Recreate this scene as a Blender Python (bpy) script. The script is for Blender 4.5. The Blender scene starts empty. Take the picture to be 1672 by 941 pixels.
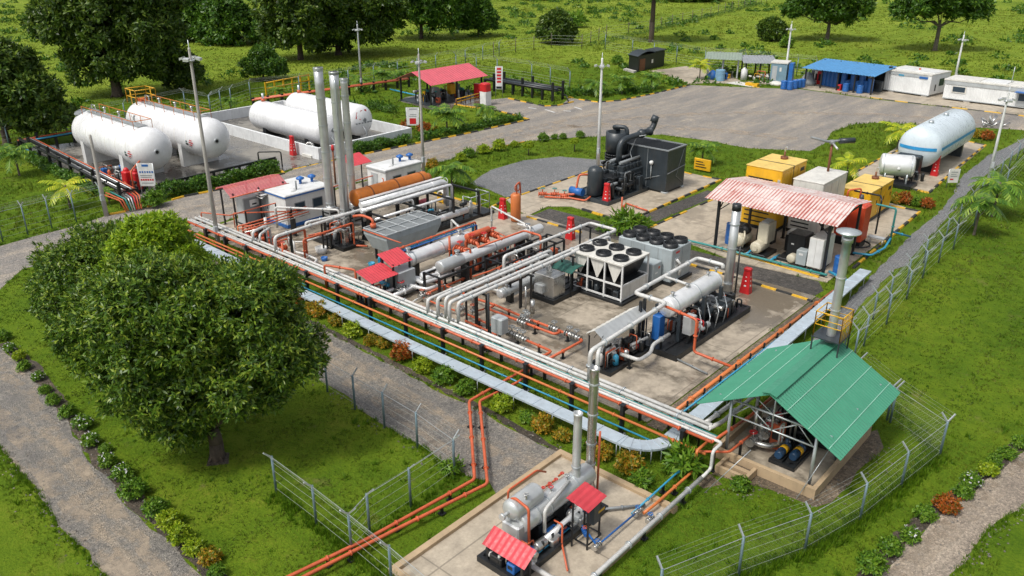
EXPO = 0.72; GD = 1.0
import bpy, math, random
import numpy as np
from mathutils import Vector, Matrix
rnd = random.Random(7)
S = bpy.context.scene
COL = S.collection
R = math.radians
# ---------------------------------------------------------------- camera model
# World frame = site frame: +x runs down-right along the front pipe rack, +y up-right.
F, CX, CY = 1350.0, 836.0, 470.5
TH = math.atan((470.5 + 115) / F)
CAM = Vector((51.870, -27.818, 22.0))
YAW = R(131.5)
FW = Vector((math.cos(YAW) * math.cos(TH), math.sin(YAW) * math.cos(TH), -math.sin(TH)))
RT = Vector((math.sin(YAW), -math.cos(YAW), 0))
UP = RT.cross(FW)
def P(x, y, z=0.0):
    d = FW + RT * ((x - CX) / F) - UP * ((y - CY) / F)
    return CAM + d * ((z - CAM.z) / d.z)
def proj(p):
    d = Vector(p) - CAM
    w = d.dot(FW)
    return CX + F * d.dot(RT) / w, CY - F * d.dot(UP) / w
def HT(x, y, yt):
    b = P(x, y); lo, hi = 0., 60.
    for _ in range(40):
        m = (lo + hi) / 2
        if proj((b.x, b.y, m))[1] > yt: lo = m
        else: hi = m
    return lo
def PV(x, y, base):
    """point seen at (x, y) on the upright plane through base that faces the camera heading"""
    d = FW + RT * ((x - CX) / F) - UP * ((y - CY) / F)
    n = Vector((FW.x, FW.y, 0))
    return CAM + d * ((Vector(base) - CAM).dot(n) / d.dot(n))
def V(*a): return Vector(a)

# ---------------------------------------------------------------- materials
MATS = {}
def nd(nt, t, **kw):
    n = nt.nodes.new(t)
    for k, v in kw.items():
        if k in n.inputs: n.inputs[k].default_value = v
        else: setattr(n, k, v)
    return n
def newmat(name):
    m = bpy.data.materials.new(name); m.use_nodes = True
    nt = m.node_tree; b = nt.nodes['Principled BSDF']
    MATS[name] = m
    return m, nt, b
def ramp(nt, fac, stops):
    r = nt.nodes.new('ShaderNodeValToRGB'); e = r.color_ramp.elements
    e[0].position, e[0].color = stops[0][0], (*stops[0][1], 1)
    e[1].position, e[1].color = stops[-1][0], (*stops[-1][1], 1)
    for p, c in stops[1:-1]:
        q = e.new(p); q.color = (*c, 1)
    nt.links.new(fac, r.inputs[0]); return r.outputs[0]
def noise(nt, co, scale, detail=4, rough=.6):
    n = nd(nt, 'ShaderNodeTexNoise', Scale=scale, Detail=detail, Roughness=rough)
    nt.links.new(co, n.inputs['Vector']); return n.outputs['Fac']
def mixc(nt, fac, a, b, mode='MIX'):
    m = nt.nodes.new('ShaderNodeMix'); m.data_type = 'RGBA'; m.blend_type = mode
    for i, v in ((0, fac), (6, a), (7, b)):
        if isinstance(v, (int, float)): m.inputs[i].default_value = v
        elif isinstance(v, tuple): m.inputs[i].default_value = (*v, 1)
        else: nt.links.new(v, m.inputs[i])
    return m.outputs[2]
def math_(nt, op, a, b=0.0):
    m = nt.nodes.new('ShaderNodeMath'); m.operation = op
    for i, v in ((0, a), (1, b)):
        if isinstance(v, (int, float)): m.inputs[i].default_value = v
        else: nt.links.new(v, m.inputs[i])
    return m.outputs[0]
def pos(nt): return nt.nodes.new('ShaderNodeNewGeometry').outputs['Position']
def bump(nt, b, h, dist=.02, st=.6):
    n = nd(nt, 'ShaderNodeBump', Strength=st, Distance=dist)
    nt.links.new(h, n.inputs['Height']); nt.links.new(n.outputs[0], b.inputs['Normal'])
def paint(name, col, rough=.45, metal=0., var=.18, dirt=.25, dcol=(.16, .13, .09), sc=1.3):
    """painted or bare metal with mottling, streaks of grime and uneven gloss"""
    m, nt, b = newmat(name); co = pos(nt)
    n1 = noise(nt, co, sc, 5); n2 = noise(nt, co, sc * 6, 3)
    c = ramp(nt, n1, [(.3, tuple(x * (1 - var) for x in col)), (.7, tuple(min(1, x * (1 + var * .4)) for x in col))])
    mp = nd(nt, 'ShaderNodeMapping'); mp.inputs['Scale'].default_value = (5, 5, .5); nt.links.new(co, mp.inputs[0])
    n3 = noise(nt, mp.outputs[0], 1.0, 4)
    f = math_(nt, 'MULTIPLY', ramp(nt, n3, [(.5, (0, 0, 0)), (.78, (1, 1, 1))]), dirt)
    c = mixc(nt, f, c, dcol)
    nt.links.new(c, b.inputs['Base Color'])
    k_ = .08 if metal else .25
    r = ramp(nt, n1 if metal else n2, [(.3, (rough * (1 - k_),) * 3), (.7, (min(1, rough * (1 + k_)),) * 3)])
    nt.links.new(r, b.inputs['Roughness']); b.inputs['Metallic'].default_value = metal
    return m
WHITE = paint('white_paint', (.70, .71, .70), .38, dirt=.16)
TANKW = paint('tank_white', (.74, .75, .76), .3, dirt=.13, dcol=(.38, .35, .30), sc=.5)
OFFW = paint('off_white', (.66, .65, .60), .45, dirt=.3)
CREAM = paint('cream_paint', (.56, .52, .40), .45)
LGREY = paint('light_grey_paint', (.40, .43, .44), .4, dirt=.2)
MGREY = paint('mid_grey_paint', (.22, .24, .25), .45)
COOLG = paint('cooler_grey', (.36, .41, .425), .4, dirt=.2)
DKG = paint('dark_slate', (.032, .042, .050), .38, var=.3, dirt=.12)
BLK = paint('black_steel', (.012, .014, .016), .42, var=.3, dirt=.15, dcol=(.06, .05, .04))
RED = paint('red_paint', (.55, .018, .022), .4, dirt=.12)
ROOFR = paint('red_roof', (.56, .05, .065), .5, dirt=.18, dcol=(.35, .12, .12))
PINK = paint('faded_red_roof', (.58, .10, .13), .5, dirt=.25, dcol=(.62, .3, .32))
ORG = paint('orange_red_paint', (.56, .115, .045), .45, dirt=.38, dcol=(.22, .08, .04))
ORG2 = paint('orange_paint', (.58, .17, .045), .45, dirt=.35, dcol=(.22, .09, .04))
OCH = paint('ochre_orange', (.58, .17, .02), .45, dirt=.25)
YEL = paint('yellow_paint', (.72, .40, .012), .42, dirt=.16)
YTOP = paint('pale_yellow', (.74, .52, .14), .5, dirt=.2)  # paler yellow, only on the lids of the yellow generators
BLU = paint('blue_paint', (.02, .13, .42), .4, dirt=.12)
LBLU = paint('sky_blue_paint', (.03, .28, .46), .45)
TEAL = paint('teal_paint', (.04, .25, .24), .45)
BROOF = paint('blue_roof', (.07, .25, .50), .5, dirt=.2)
GROOF = paint('green_roof', (.048, .235, .145), .45, var=.1, dirt=.10, dcol=(.2, .36, .28))
GSHED = paint('green_grey_roof', (.25, .31, .25), .55)
GRSHED = paint('grey_roof', (.27, .29, .31), .55)
DGRN = paint('dark_green', (.02, .10, .08), .5)
GALV = paint('galvanised', (.50, .54, .56), .38, .55, dirt=.12)
DUCT = paint('duct_metal', (.47, .55, .61), .38, .2, dirt=.22)
POSTB = paint('fence_post', (.15, .22, .25), .45, .3, dirt=.15)
WIRE = paint('fence_wire', (.46, .50, .46), .45, .4)
STEEL = paint('stainless', (.55, .55, .53), .28, .85, dirt=.03)
STACK = paint('stack_steel', (.56, .58, .58), .34, .6, dirt=.2)
ALU = paint('aluminium_clad', (.80, .81, .81), .30, .35, dirt=.05)
PIPEW = paint('white_pipe', (.60, .60, .58), .38, dirt=.30, sc=2.5)
SILV = paint('silver_paint', (.55, .57, .57), .32, .4, dirt=.03)
CONCP = paint('concrete_pole', (.42, .40, .37), .7, dirt=.3)
RUST = paint('rust_brown', (.19, .07, .03), .7)
SAND = paint('sandstone_kerb', (.42, .31, .19), .8, dirt=.3)
KYEL = paint('kerb_yellow', (.66, .38, .02), .6, dirt=.35, sc=3)
KBLK = paint('kerb_black', (.022, .024, .026), .6, dirt=.3)
WALLW = paint('white_wall', (.70, .72, .73), .6, dirt=.2)
RUBBER = paint('rubber', (.012, .012, .013), .7)
GLASS, _nt, _b = newmat('dark_glass'); _b.inputs['Base Color'].default_value = (.03, .05, .07, 1); _b.inputs['Roughness'].default_value = .08
MESHG = paint('fan_grille', (.15, .16, .17), .5)
BROWN = paint('trunk_bark', (.075, .055, .038), .9, var=.4, dirt=.3, sc=4)
BARKG = paint('grey_bark', (.13, .11, .085), .9, var=.4, dirt=.3, sc=4)
NAVY = paint('navy_motor', (.012, .045, .10), .4)
PINKT, _nt, _b = newmat('translucent_red_sheet'); _b.inputs['Base Color'].default_value = (.62, .16, .17, 1); _b.inputs['Roughness'].default_value = .5
_t = _nt.nodes.new('ShaderNodeBsdfTransparent'); _x = _nt.nodes.new('ShaderNodeMixShader'); _x.inputs[0].default_value = .55
_nt.links.new(_t.outputs[0], _x.inputs[1]); _nt.links.new(_b.outputs[0], _x.inputs[2]); _nt.links.new(_x.outputs[0], _nt.nodes['Material Output'].inputs[0])
# rusty corrugated roof: chalky white sheet with red streaks running down each sheet
m, nt, b = newmat('rusty_roof'); co = pos(nt)
mp = nd(nt, 'ShaderNodeMapping'); mp.inputs['Scale'].default_value = (9, .5, .5); nt.links.new(co, mp.inputs[0])
sx = nt.nodes.new('ShaderNodeSeparateXYZ'); nt.links.new(co, sx.inputs[0])
wv = math_(nt, 'MULTIPLY', math_(nt, 'ABSOLUTE', math_(nt, 'SUBTRACT', math_(nt, 'FRACT', math_(nt, 'MULTIPLY', sx.outputs[0], 1 / .26)), .5)), 2)
ff = math_(nt, 'ADD', math_(nt, 'MULTIPLY', wv, .22), math_(nt, 'ADD', math_(nt, 'MULTIPLY', noise(nt, mp.outputs[0], 1.2, 4), .45), math_(nt, 'MULTIPLY', noise(nt, co, .5, 5), .38)))
c = ramp(nt, ff, [(.40, (.32, .07, .055)), (.49, (.48, .22, .19)), (.56, (.60, .50, .47)), (.72, (.66, .62, .60))])
lap = math_(nt, 'LESS_THAN', math_(nt, 'FRACT', math_(nt, 'MULTIPLY', math_(nt, 'ADD', sx.outputs[1], 50), 1 / 1.35)), .07)
c = mixc(nt, math_(nt, 'MULTIPLY', lap, .45), c, (.38, .10, .08))
nt.links.new(c, b.inputs['Base Color']); b.inputs['Roughness'].default_value = .6
RROOF = m

def leafmat(name, stops, trans=.25, rough=.42, patch=0.):
    m, nt, b = newmat(name)
    g = nt.nodes.new('ShaderNodeNewGeometry')
    n = noise(nt, g.outputs['Position'], .55, 3)
    f = math_(nt, 'ADD', math_(nt, 'MULTIPLY', g.outputs['Random Per Island'], .62), math_(nt, 'MULTIPLY', n, .38))
    c = ramp(nt, f, stops)
    if patch:
        k = ramp(nt, noise(nt, g.outputs['Position'], .09, 5, .65), [(.42, (0, 0, 0)), (.66, (1, 1, 1))])
        c = mixc(nt, math_(nt, 'MULTIPLY', k, patch), c, (.26, .235, .04))
    nt.links.new(c, b.inputs['Base Color']); b.inputs['Roughness'].default_value = rough
    b.inputs['Specular IOR Level'].default_value = .35
    t = nt.nodes.new('ShaderNodeBsdfTranslucent'); nt.links.new(c, t.inputs[0])
    mx = nt.nodes.new('ShaderNodeMixShader'); mx.inputs[0].default_value = trans
    nt.links.new(b.outputs[0], mx.inputs[1]); nt.links.new(t.outputs[0], mx.inputs[2])
    nt.links.new(mx.outputs[0], nt.nodes['Material Output'].inputs[0])
    return m
LEAF = leafmat('tree_leaf', [(.15, (.028, .066, .010)), (.40, (.068, .145, .017)), (.62, (.14, .24, .022)), (.84, (.31, .38, .045))], .3, .34)
LEAFL = leafmat('lime_leaf', [(.15, (.10, .20, .010)), (.45, (.20, .34, .012)), (.8, (.38, .50, .03))], .35)
LEAFD = leafmat('dark_leaf', [(.15, (.024, .056, .009)), (.45, (.055, .115, .014)), (.85, (.16, .23, .025))], .28)
LEAFM = leafmat('mid_leaf', [(.2, (.030, .085, .010)), (.55, (.065, .155, .014)), (.9, (.15, .25, .02))])
PALMG = leafmat('palm_leaf', [(.2, (.04, .11, .012)), (.5, (.10, .22, .018)), (.9, (.30, .40, .04))])
PALMY = leafmat('yellow_palm_leaf', [(.2, (.20, .30, .012)), (.6, (.42, .48, .02)), (.95, (.65, .55, .04))])
SHR = {'green': leafmat('shrub_green', [(.2, (.05, .13, .012)), (.5, (.12, .25, .018)), (.9, (.24, .36, .03))], .35),
       'lime': leafmat('shrub_lime', [(.2, (.14, .24, .010)), (.5, (.28, .40, .015)), (.9, (.45, .50, .03))], .35),
       'amber': leafmat('shrub_amber', [(.2, (.12, .18, .012)), (.5, (.32, .26, .015)), (.9, (.60, .24, .02))], .35),
       'rust': leafmat('shrub_rust', [(.2, (.12, .11, .012)), (.5, (.36, .10, .015)), (.9, (.58, .14, .02))], .35)}
PETAL = leafmat('white_petal', [(.2, (.6, .6, .62)), (.9, (.75, .74, .78))])
HEDGE = leafmat('hedge_leaf', [(.2, (.03, .09, .010)), (.6, (.075, .18, .015)), (.95, (.18, .28, .02))])
GRASS = leafmat('grass_blade', [(.18, (.042, .085, .006)), (.42, (.088, .168, .008)), (.7, (.145, .212, .013)), (.95, (.26, .24, .045))], .35, .55, .35)
GRASSL = leafmat('lawn_blade', [(.15, (.026, .056, .004)), (.42, (.058, .116, .006)), (.7, (.100, .156, .010)), (.95, (.20, .18, .035))], .3, .55, .3)
FIELDG = leafmat('pasture_blade', [(.15, (.075, .13, .010)), (.4, (.16, .235, .020)), (.7, (.235, .30, .03)), (.95, (.34, .34, .06))], .4, .6, .45)
WEED = leafmat('weed_blade', [(.2, (.055, .13, .006)), (.6, (.11, .22, .008)), (.95, (.20, .30, .015))], .4, .5)

# ---------------------------------------------------------------- mesh builder
class MB:
    def __init__(s, mat):
        s.v = []; s.f = []; s.mi = []; s.sm = []; s.mats = [mat]; s.c = 0
    def m(s, mat):
        if mat not in s.mats: s.mats.append(mat)
        s.c = s.mats.index(mat); return s
    def add(s, vs, fs, smooth=False):
        o = len(s.v); s.v += [Vector(q) for q in vs]
        for f in fs:
            s.f.append([o + i for i in f]); s.mi.append(s.c); s.sm.append(smooth)
        return s
    def hexa(s, p):
        return s.add(p, [(0, 3, 2, 1), (4, 5, 6, 7), (0, 1, 5, 4), (1, 2, 6, 5), (2, 3, 7, 6), (3, 0, 4, 7)])
    def box(s, x0, x1, y0, y1, z0, z1):
        return s.hexa([(x0, y0, z0), (x1, y0, z0), (x1, y1, z0), (x0, y1, z0), (x0, y0, z1), (x1, y0, z1), (x1, y1, z1), (x0, y1, z1)])
    def cbox(s, c, sx, sy, sz):
        return s.box(c[0] - sx / 2, c[0] + sx / 2, c[1] - sy / 2, c[1] + sy / 2, c[2], c[2] + sz)
    def bbox(s, x0, x1, y0, y1, z0, z1, e=.03):
        """box with chamfered vertical and top edges"""
        pr = [(x0 + e, y0), (x1 - e, y0), (x1, y0 + e), (x1, y1 - e), (x1 - e, y1), (x0 + e, y1), (x0, y1 - e), (x0, y0 + e)]
        cx, cy = (x0 + x1) / 2, (y0 + y1) / 2
        def sh(p): return (p[0] + (e if p[0] < cx else -e), p[1] + (e if p[1] < cy else -e))
        vs = [(*p, z0) for p in pr] + [(*p, z1 - e) for p in pr] + [(*sh(p), z1) for p in pr]
        fs = [tuple(range(7, -1, -1)), tuple(range(16, 24))]
        for k in (0, 8):
            for i in range(8): fs.append((k + i, k + (i + 1) % 8, k + 8 + (i + 1) % 8, k + 8 + i))
        return s.add(vs, fs)
    def beam(s, p, q, w, h=None):
        p, q = Vector(p), Vector(q); d = (q - p).normalized(); h = h or w
        u = d.cross(Vector((0, 0, 1))) if abs(d.z) < .95 else Vector((1, 0, 0))
        u.normalize(); n = u.cross(d)
        a, b2 = u * w / 2, n * h / 2
        return s.hexa([p - a - b2, p + a - b2, p + a + b2, p - a + b2, q - a - b2, q + a - b2, q + a + b2, q - a + b2])
    def lathe(s, p, q, prof, n=16, smooth=True, cap=True):
        p, q = Vector(p), Vector(q); d = (q - p).normalized()
        u = d.cross(Vector((0, 0, 1))) if abs(d.z) < .95 else Vector((1, 0, 0))
        u.normalize(); w = d.cross(u); vs = []; fs = []
        for t, r in prof:
            for i in range(n):
                a = 2 * math.pi * i / n
                vs.append(p + d * t + (u * math.cos(a) + w * math.sin(a)) * r)
        k = len(prof)
        for j in range(k - 1):
            for i in range(n): fs.append((j * n + i, j * n + (i + 1) % n, (j + 1) * n + (i + 1) % n, (j + 1) * n + i))
        s.add(vs, fs, smooth)
        if cap:
            o = len(s.v) - k * n
            for base, rev in ((0, True), ((k - 1) * n, False)):
                f = [o + base + i for i in range(n)]
                s.f.append(f[::-1] if rev else f); s.mi.append(s.c); s.sm.append(False)
        return s
    def cyl(s, p, q, r, r2=None, n=10):
        L = (Vector(q) - Vector(p)).length
        return s.lathe(p, q, [(0, r), (L, r if r2 is None else r2)], n)
    def vessel(s, p, q, r, n=28, k=.5):
        """cylinder with rounded ends (k: end bulge / radius)"""
        L = (Vector(q) - Vector(p)).length; pr = []
        for i in range(7):
            a = math.pi / 2 * i / 6; pr.append((r * k * (1 - math.cos(a)), max(.004, r * math.sin(a))))
        pr += [(L - t, w) for t, w in reversed(pr)]
        return s.lathe(p, q, pr, n)
    def band(s, p, q, t, r, w=.08, n=24):
        return s.lathe(p, q, [(t - w / 2, r), (t - w / 2, r + .03), (t + w / 2, r + .03), (t + w / 2, r)], n, False, False)
    def ball(s, c, r, n=12, rz=None):
        rz = rz or r; c = Vector(c)
        return s.lathe(c - V(0, 0, rz), c + V(0, 0, rz), [(rz - rz * math.cos(math.pi * i / 6), max(.003, r * math.sin(math.pi * i / 6))) for i in range(7)], n)
    def tube(s, pts, r, n=7, bend=None, cap=True):
        pts = [Vector(p) for p in pts]; bend = r * 2.6 if bend is None else bend
        path = [pts[0]]
        for i in range(1, len(pts) - 1):
            a, b, c = pts[i - 1], pts[i], pts[i + 1]
            u, w = (a - b), (c - b); lu, lw = u.length, w.length
            if lu < 1e-5 or lw < 1e-5: continue
            e = min(bend, lu * .49, lw * .49); u.normalize(); w.normalize()
            if u.dot(w) < -.99: path.append(b); continue
            for k in range(5):
                t = k / 4; path.append((b + u * e) * (1 - t) ** 2 + b * 2 * t * (1 - t) + (b + w * e) * t * t)
        path.append(pts[-1])
        vs = []; fs = []; ref = None
        for i, p in enumerate(path):
            d = (path[min(i + 1, len(path) - 1)] - path[max(i - 1, 0)]).normalized()
            if ref is None:
                ref = d.cross(Vector((0, 0, 1))) if abs(d.z) < .9 else Vector((1, 0, 0))
            u = (ref - d * ref.dot(d))
            if u.length < 1e-4: u = d.orthogonal()
            u.normalize(); ref = u; w = d.cross(u)
            for k in range(n):
                a = 2 * math.pi * k / n; vs.append(p + (u * math.cos(a) + w * math.sin(a)) * r)
        for j in range(len(path) - 1):
            for k in range(n): fs.append((j * n + k, j * n + (k + 1) % n, (j + 1) * n + (k + 1) % n, (j + 1) * n + k))
        s.add(vs, fs, True)
        if cap:
            o = len(s.v) - len(path) * n
            for base, rev in ((0, True), ((len(path) - 1) * n, False)):
                f = [o + base + i for i in range(n)]
                s.f.append(f[::-1] if rev else f); s.mi.append(s.c); s.sm.append(False)
        return s
    def ring(s, c, r, t, axis=(0, 0, 1), n=20):
        c = Vector(c); ax = Vector(axis).normalized(); u = ax.orthogonal().normalized(); w = ax.cross(u)
        return s.tube([c + (u * math.cos(2 * math.pi * i / n) + w * math.sin(2 * math.pi * i / n)) * r for i in range(n + 1)], t, 6, 0, False)
    def poly(s, pts, z=0.):
        s.add([(p[0], p[1], z) for p in pts], [tuple(range(len(pts)))]); return s
    def prism(s, pts, z0, z1):
        n = len(pts)
        ar = sum(pts[i][0] * pts[(i + 1) % n][1] - pts[(i + 1) % n][0] * pts[i][1] for i in range(n))
        if ar < 0: pts = pts[::-1]
        vs = [(p[0], p[1], z0) for p in pts] + [(p[0], p[1], z1) for p in pts]
        return s.add(vs, [tuple(range(n, 2 * n)), tuple(range(n - 1, -1, -1))] + [(i, (i + 1) % n, n + (i + 1) % n, n + i) for i in range(n)])
    def corr(s, A, B, D, pitch=.25, amp=.03, th=.02):
        """corrugated sheet: ridges run A->D, waves repeat along A->B"""
        A, B, D = Vector(A), Vector(B), Vector(D); u = B - A; n = max(4, int(u.length / pitch) * 2)
        up = u.cross(D - A).normalized()
        if up.z < 0: up = -up
        rows = []
        for lay in (0, 1):
            for base in (A, D):
                for i in range(n + 1):
                    o = amp if i % 2 else 0
                    rows.append(base + u * (i / n) + up * (o - lay * th))
        N = n + 1; fs = []
        for i in range(n):
            fs.append((i, i + 1, N + i + 1, N + i)); fs.append((2 * N + i, 3 * N + i, 3 * N + i + 1, 2 * N + i + 1))
            fs.append((i + 1, i, 2 * N + i, 2 * N + i + 1)); fs.append((N + i, N + i + 1, 3 * N + i + 1, 3 * N + i))
        fs.append((0, N, 3 * N, 2 * N)); fs.append((n, 2 * N + n, 3 * N + n, N + n))
        return s.add(rows, fs)

def tag(o, label=None, cat=None, group=None, kind=None):
    for k, v in (('label', label), ('category', cat), ('group', group), ('kind', kind)):
        if v: o[k] = v
    return o
def mesh(name, mb, inv=None):
    me = bpy.data.meshes.new(name)
    vs = [inv @ v for v in mb.v] if inv else mb.v
    me.from_pydata([tuple(v) for v in vs], [], mb.f)
    for mt in mb.mats: me.materials.append(mt)
    me.polygons.foreach_set('material_index', mb.mi); me.polygons.foreach_set('use_smooth', mb.sm)
    me.update(); return me
def thing(name, label, cat, loc=(0, 0, 0), rz=0., group=None):
    o = bpy.data.objects.new(name, None); COL.objects.link(o); o.empty_display_size = .3
    o.location = loc; o.rotation_euler = (0, 0, rz); tag(o, label, cat, group)
    o['_m'] = 0; del o['_m']
    return o
FR = {}
def frame(o):
    return Matrix.Translation(o.location) @ Matrix.Rotation(o.rotation_euler[2], 4, 'Z')
def part(t, name, mb, label=None, local=False):
    """a mesh child; vertices come in world coordinates unless local. a child of a part shares its parent's frame"""
    root = t
    while root.parent: root = root.parent
    inv = None if local else frame(root).inverted()
    o = bpy.data.objects.new(name, mesh(name, mb, inv)); COL.objects.link(o); o.parent = t
    if label: o['label'] = label
    return o
def solo(name, label, cat, mb, loc=None, group=None, kind=None, local=False, rz=0.):
    if loc is None:
        xs = [v.x for v in mb.v]; ys = [v.y for v in mb.v]
        loc = ((min(xs) + max(xs)) / 2, (min(ys) + max(ys)) / 2, min(v.z for v in mb.v))
    inv = None if local else Matrix.Translation(loc).inverted()
    o = bpy.data.objects.new(name, mesh(name, mb, inv)); COL.objects.link(o); o.location = loc; o.rotation_euler[2] = rz
    return tag(o, label, cat, group, kind)
def struct(name, mb):
    return solo(name, None, None, mb, (0, 0, 0), kind='structure')
def dup(t, loc, rz=0., sc=1., label=None, group=None):
    r = t.copy(); COL.objects.link(r); r.location = loc; r.rotation_euler = (0, 0, rz); r.scale = (sc, sc, sc)
    if label: r['label'] = label
    if group: r['group'] = group
    for ch in t.children:
        c = ch.copy(); COL.objects.link(c); c.parent = r
        for g in ch.children:
            d = g.copy(); COL.objects.link(d); d.parent = c
    return r
def npmesh(name, v, k, mats, mi=None, smooth=False):
    """v: (n*k,3) verts, every k consecutive verts one face"""
    me = bpy.data.meshes.new(name); n = len(v); nf = n // k
    me.vertices.add(n); me.vertices.foreach_set('co', np.asarray(v, np.float32).ravel())
    me.loops.add(n); me.loops.foreach_set('vertex_index', np.arange(n, dtype=np.int32))
    me.polygons.add(nf); me.polygons.foreach_set('loop_start', np.arange(0, n, k, dtype=np.int32))
    me.polygons.foreach_set('loop_total', np.full(nf, k, np.int32))
    for mt in (mats if isinstance(mats, list) else [mats]): me.materials.append(mt)
    if mi is not None: me.polygons.foreach_set('material_index', np.asarray(mi, np.int32))
    me.update(calc_edges=True); me.validate()
    return me
def link(name, me, parent=None, loc=(0, 0, 0), rz=0., sc=1.):
    o = bpy.data.objects.new(name, me); COL.objects.link(o); o.parent = parent
    o.location = loc; o.rotation_euler = (0, 0, rz); o.scale = (sc, sc, sc) if isinstance(sc, (int, float)) else sc
    return o
ORD = ['first', 'second', 'third', 'fourth', 'fifth', 'sixth', 'seventh', 'eighth', 'ninth', 'tenth', 'eleventh', 'twelfth', 'thirteenth', 'fourteenth',
       'fifteenth', 'sixteenth', 'seventeenth', 'eighteenth', 'nineteenth', 'twentieth', 'twenty-first', 'twenty-second', 'twenty-third', 'twenty-fourth', 'twenty-fifth']
# ---------------------------------------------------------------- camera, light
cam = bpy.data.cameras.new('camera'); cam.sensor_width = 36; cam.lens = 36 * F / 1672; cam.clip_end = 3000
co_ = bpy.data.objects.new('camera', cam); COL.objects.link(co_); co_.location = CAM
co_.rotation_euler = (math.pi / 2 - TH, 0, YAW - math.pi / 2); S.camera = co_
SUN_EL, SUN_AZ = R(58), R(262)          # azimuth of the sun in the xy plane, from +x
sl = bpy.data.lights.new('sun', 'SUN'); sl.energy = 1.5; sl.angle = R(10); sl.color = (1, .955, .88)
so = bpy.data.objects.new('sun', sl); COL.objects.link(so)
sd = Vector((math.cos(SUN_AZ) * math.cos(SUN_EL), math.sin(SUN_AZ) * math.cos(SUN_EL), math.sin(SUN_EL)))
so.rotation_euler = (-sd).to_track_quat('-Z', 'Y').to_euler(); so.location = (0, 0, 60)
w = bpy.data.worlds.new('World'); S.world = w; w.use_nodes = True; nt = w.node_tree
sky = nt.nodes.new('ShaderNodeTexSky'); sky.sky_type = 'NISHITA'; sky.sun_disc = False
sky.sun_elevation = SUN_EL; sky.sun_rotation = math.pi / 2 - SUN_AZ; sky.dust_density = 4; sky.air_density = 1.0
bg = nt.nodes['Background']; bg.inputs[1].default_value = .10
hs = nt.nodes.new('ShaderNodeHueSaturation'); hs.inputs['Saturation'].default_value = .35     # overcast: grey-white dome
nt.links.new(sky.outputs[0], hs.inputs['Color']); nt.links.new(hs.outputs[0], bg.inputs[0])
S.view_settings.view_transform = 'Standard'; S.view_settings.look = 'None'; S.view_settings.exposure = EXPO
S.view_settings.gamma = 1
S.cycles.max_bounces = 6; S.cycles.diffuse_bounces = 3; S.cycles.glossy_bounces = 3; S.cycles.transparent_max_bounces = 8
S.cycles.use_denoising = True

# ---------------------------------------------------------------- ground materials
m, nt, b = newmat('grass_ground'); co = pos(nt)
n1 = noise(nt, co, .06, 5); n2 = noise(nt, co, .7, 6, .7); n3 = noise(nt, co, 9, 3, .7)
f = math_(nt, 'ADD', math_(nt, 'MULTIPLY', n1, .45), math_(nt, 'ADD', math_(nt, 'MULTIPLY', n2, .35), math_(nt, 'MULTIPLY', n3, .3)))
c = ramp(nt, f, [(.36, (.030, .058, .005)), (.48, (.062, .119, .007)), (.6, (.108, .168, .010)), (.72, (.175, .19, .024))])
vl = nd(nt, 'ShaderNodeVectorMath', operation='DISTANCE'); nt.links.new(co, vl.inputs[0]); vl.inputs[1].default_value = (8, 30, 0)
fm = ramp(nt, math_(nt, 'MULTIPLY', math_(nt, 'ADD', vl.outputs['Value'], math_(nt, 'MULTIPLY', n1, 24)), .01), [(.80, (0, 0, 0)), (.98, (1, 1, 1))])
cf = ramp(nt, math_(nt, 'ADD', math_(nt, 'MULTIPLY', n1, .5), math_(nt, 'MULTIPLY', n2, .5)), [(.34, (.08, .135, .012)), (.5, (.155, .22, .02)), (.64, (.225, .275, .035))])
c = mixc(nt, fm, c, cf)
soil = ramp(nt, noise(nt, co, .33, 6, .7), [(.62, (0, 0, 0)), (.70, (1, 1, 1))]); c = mixc(nt, math_(nt, 'MULTIPLY', soil, .6), c, (.15, .13, .05))
nt.links.new(c, b.inputs['Base Color']); b.inputs['Roughness'].default_value = .95; b.inputs['Specular IOR Level'].default_value = .1
bump(nt, b, math_(nt, 'ADD', n2, math_(nt, 'MULTIPLY', n3, .4)), .25, .8)
GGR = m
def gravel(name, c0, c1, c2, sc=7, streak=None):
    m, nt, b = newmat(name); co = pos(nt)
    vo = nd(nt, 'ShaderNodeTexVoronoi', Scale=sc); nt.links.new(co, vo.inputs['Vector'])
    mpt = nd(nt, 'ShaderNodeMapping'); mpt.inputs['Scale'].default_value = streak or (1, 1, 1); nt.links.new(co, mpt.inputs[0])
    n1 = noise(nt, mpt.outputs[0], .16, 5, .65); n2 = noise(nt, co, 1.1, 5, .7); n3 = noise(nt, co, sc * 1.7, 4, .8)
    c = ramp(nt, math_(nt, 'ADD', math_(nt, 'MULTIPLY', n1, .6), math_(nt, 'MULTIPLY', n2, .4)), [(.38, c0), (.5, c1), (.62, c2)])
    sp = ramp(nt, vo.outputs['Color'], [(.1, (.45, .45, .45)), (.55, (.95, .95, .95)), (.95, (1.7, 1.65, 1.6))])
    c = mixc(nt, .75, c, sp, 'MULTIPLY')
    c = mixc(nt, .6, c, ramp(nt, n3, [(.3, (.5, .5, .5)), (.7, (1.35, 1.35, 1.35))]), 'MULTIPLY')
    nt.links.new(c, b.inputs['Base Color'])
    r = ramp(nt, n2, [(.35, (.55,) * 3), (.6, (.9,) * 3)]); nt.links.new(r, b.inputs['Roughness'])
    bump(nt, b, math_(nt, 'ADD', vo.outputs['Distance'], n3), .04, .9)
    return m
GRAV = gravel('road_gravel', (.20, .19, .178), (.275, .25, .22), (.40, .345, .275), 16, (3.2, .45, 1))
GRAVP = gravel('path_gravel', (.15, .142, .133), (.21, .195, .173), (.32, .265, .20), 16, (.4, 4.0, 1))
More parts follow.
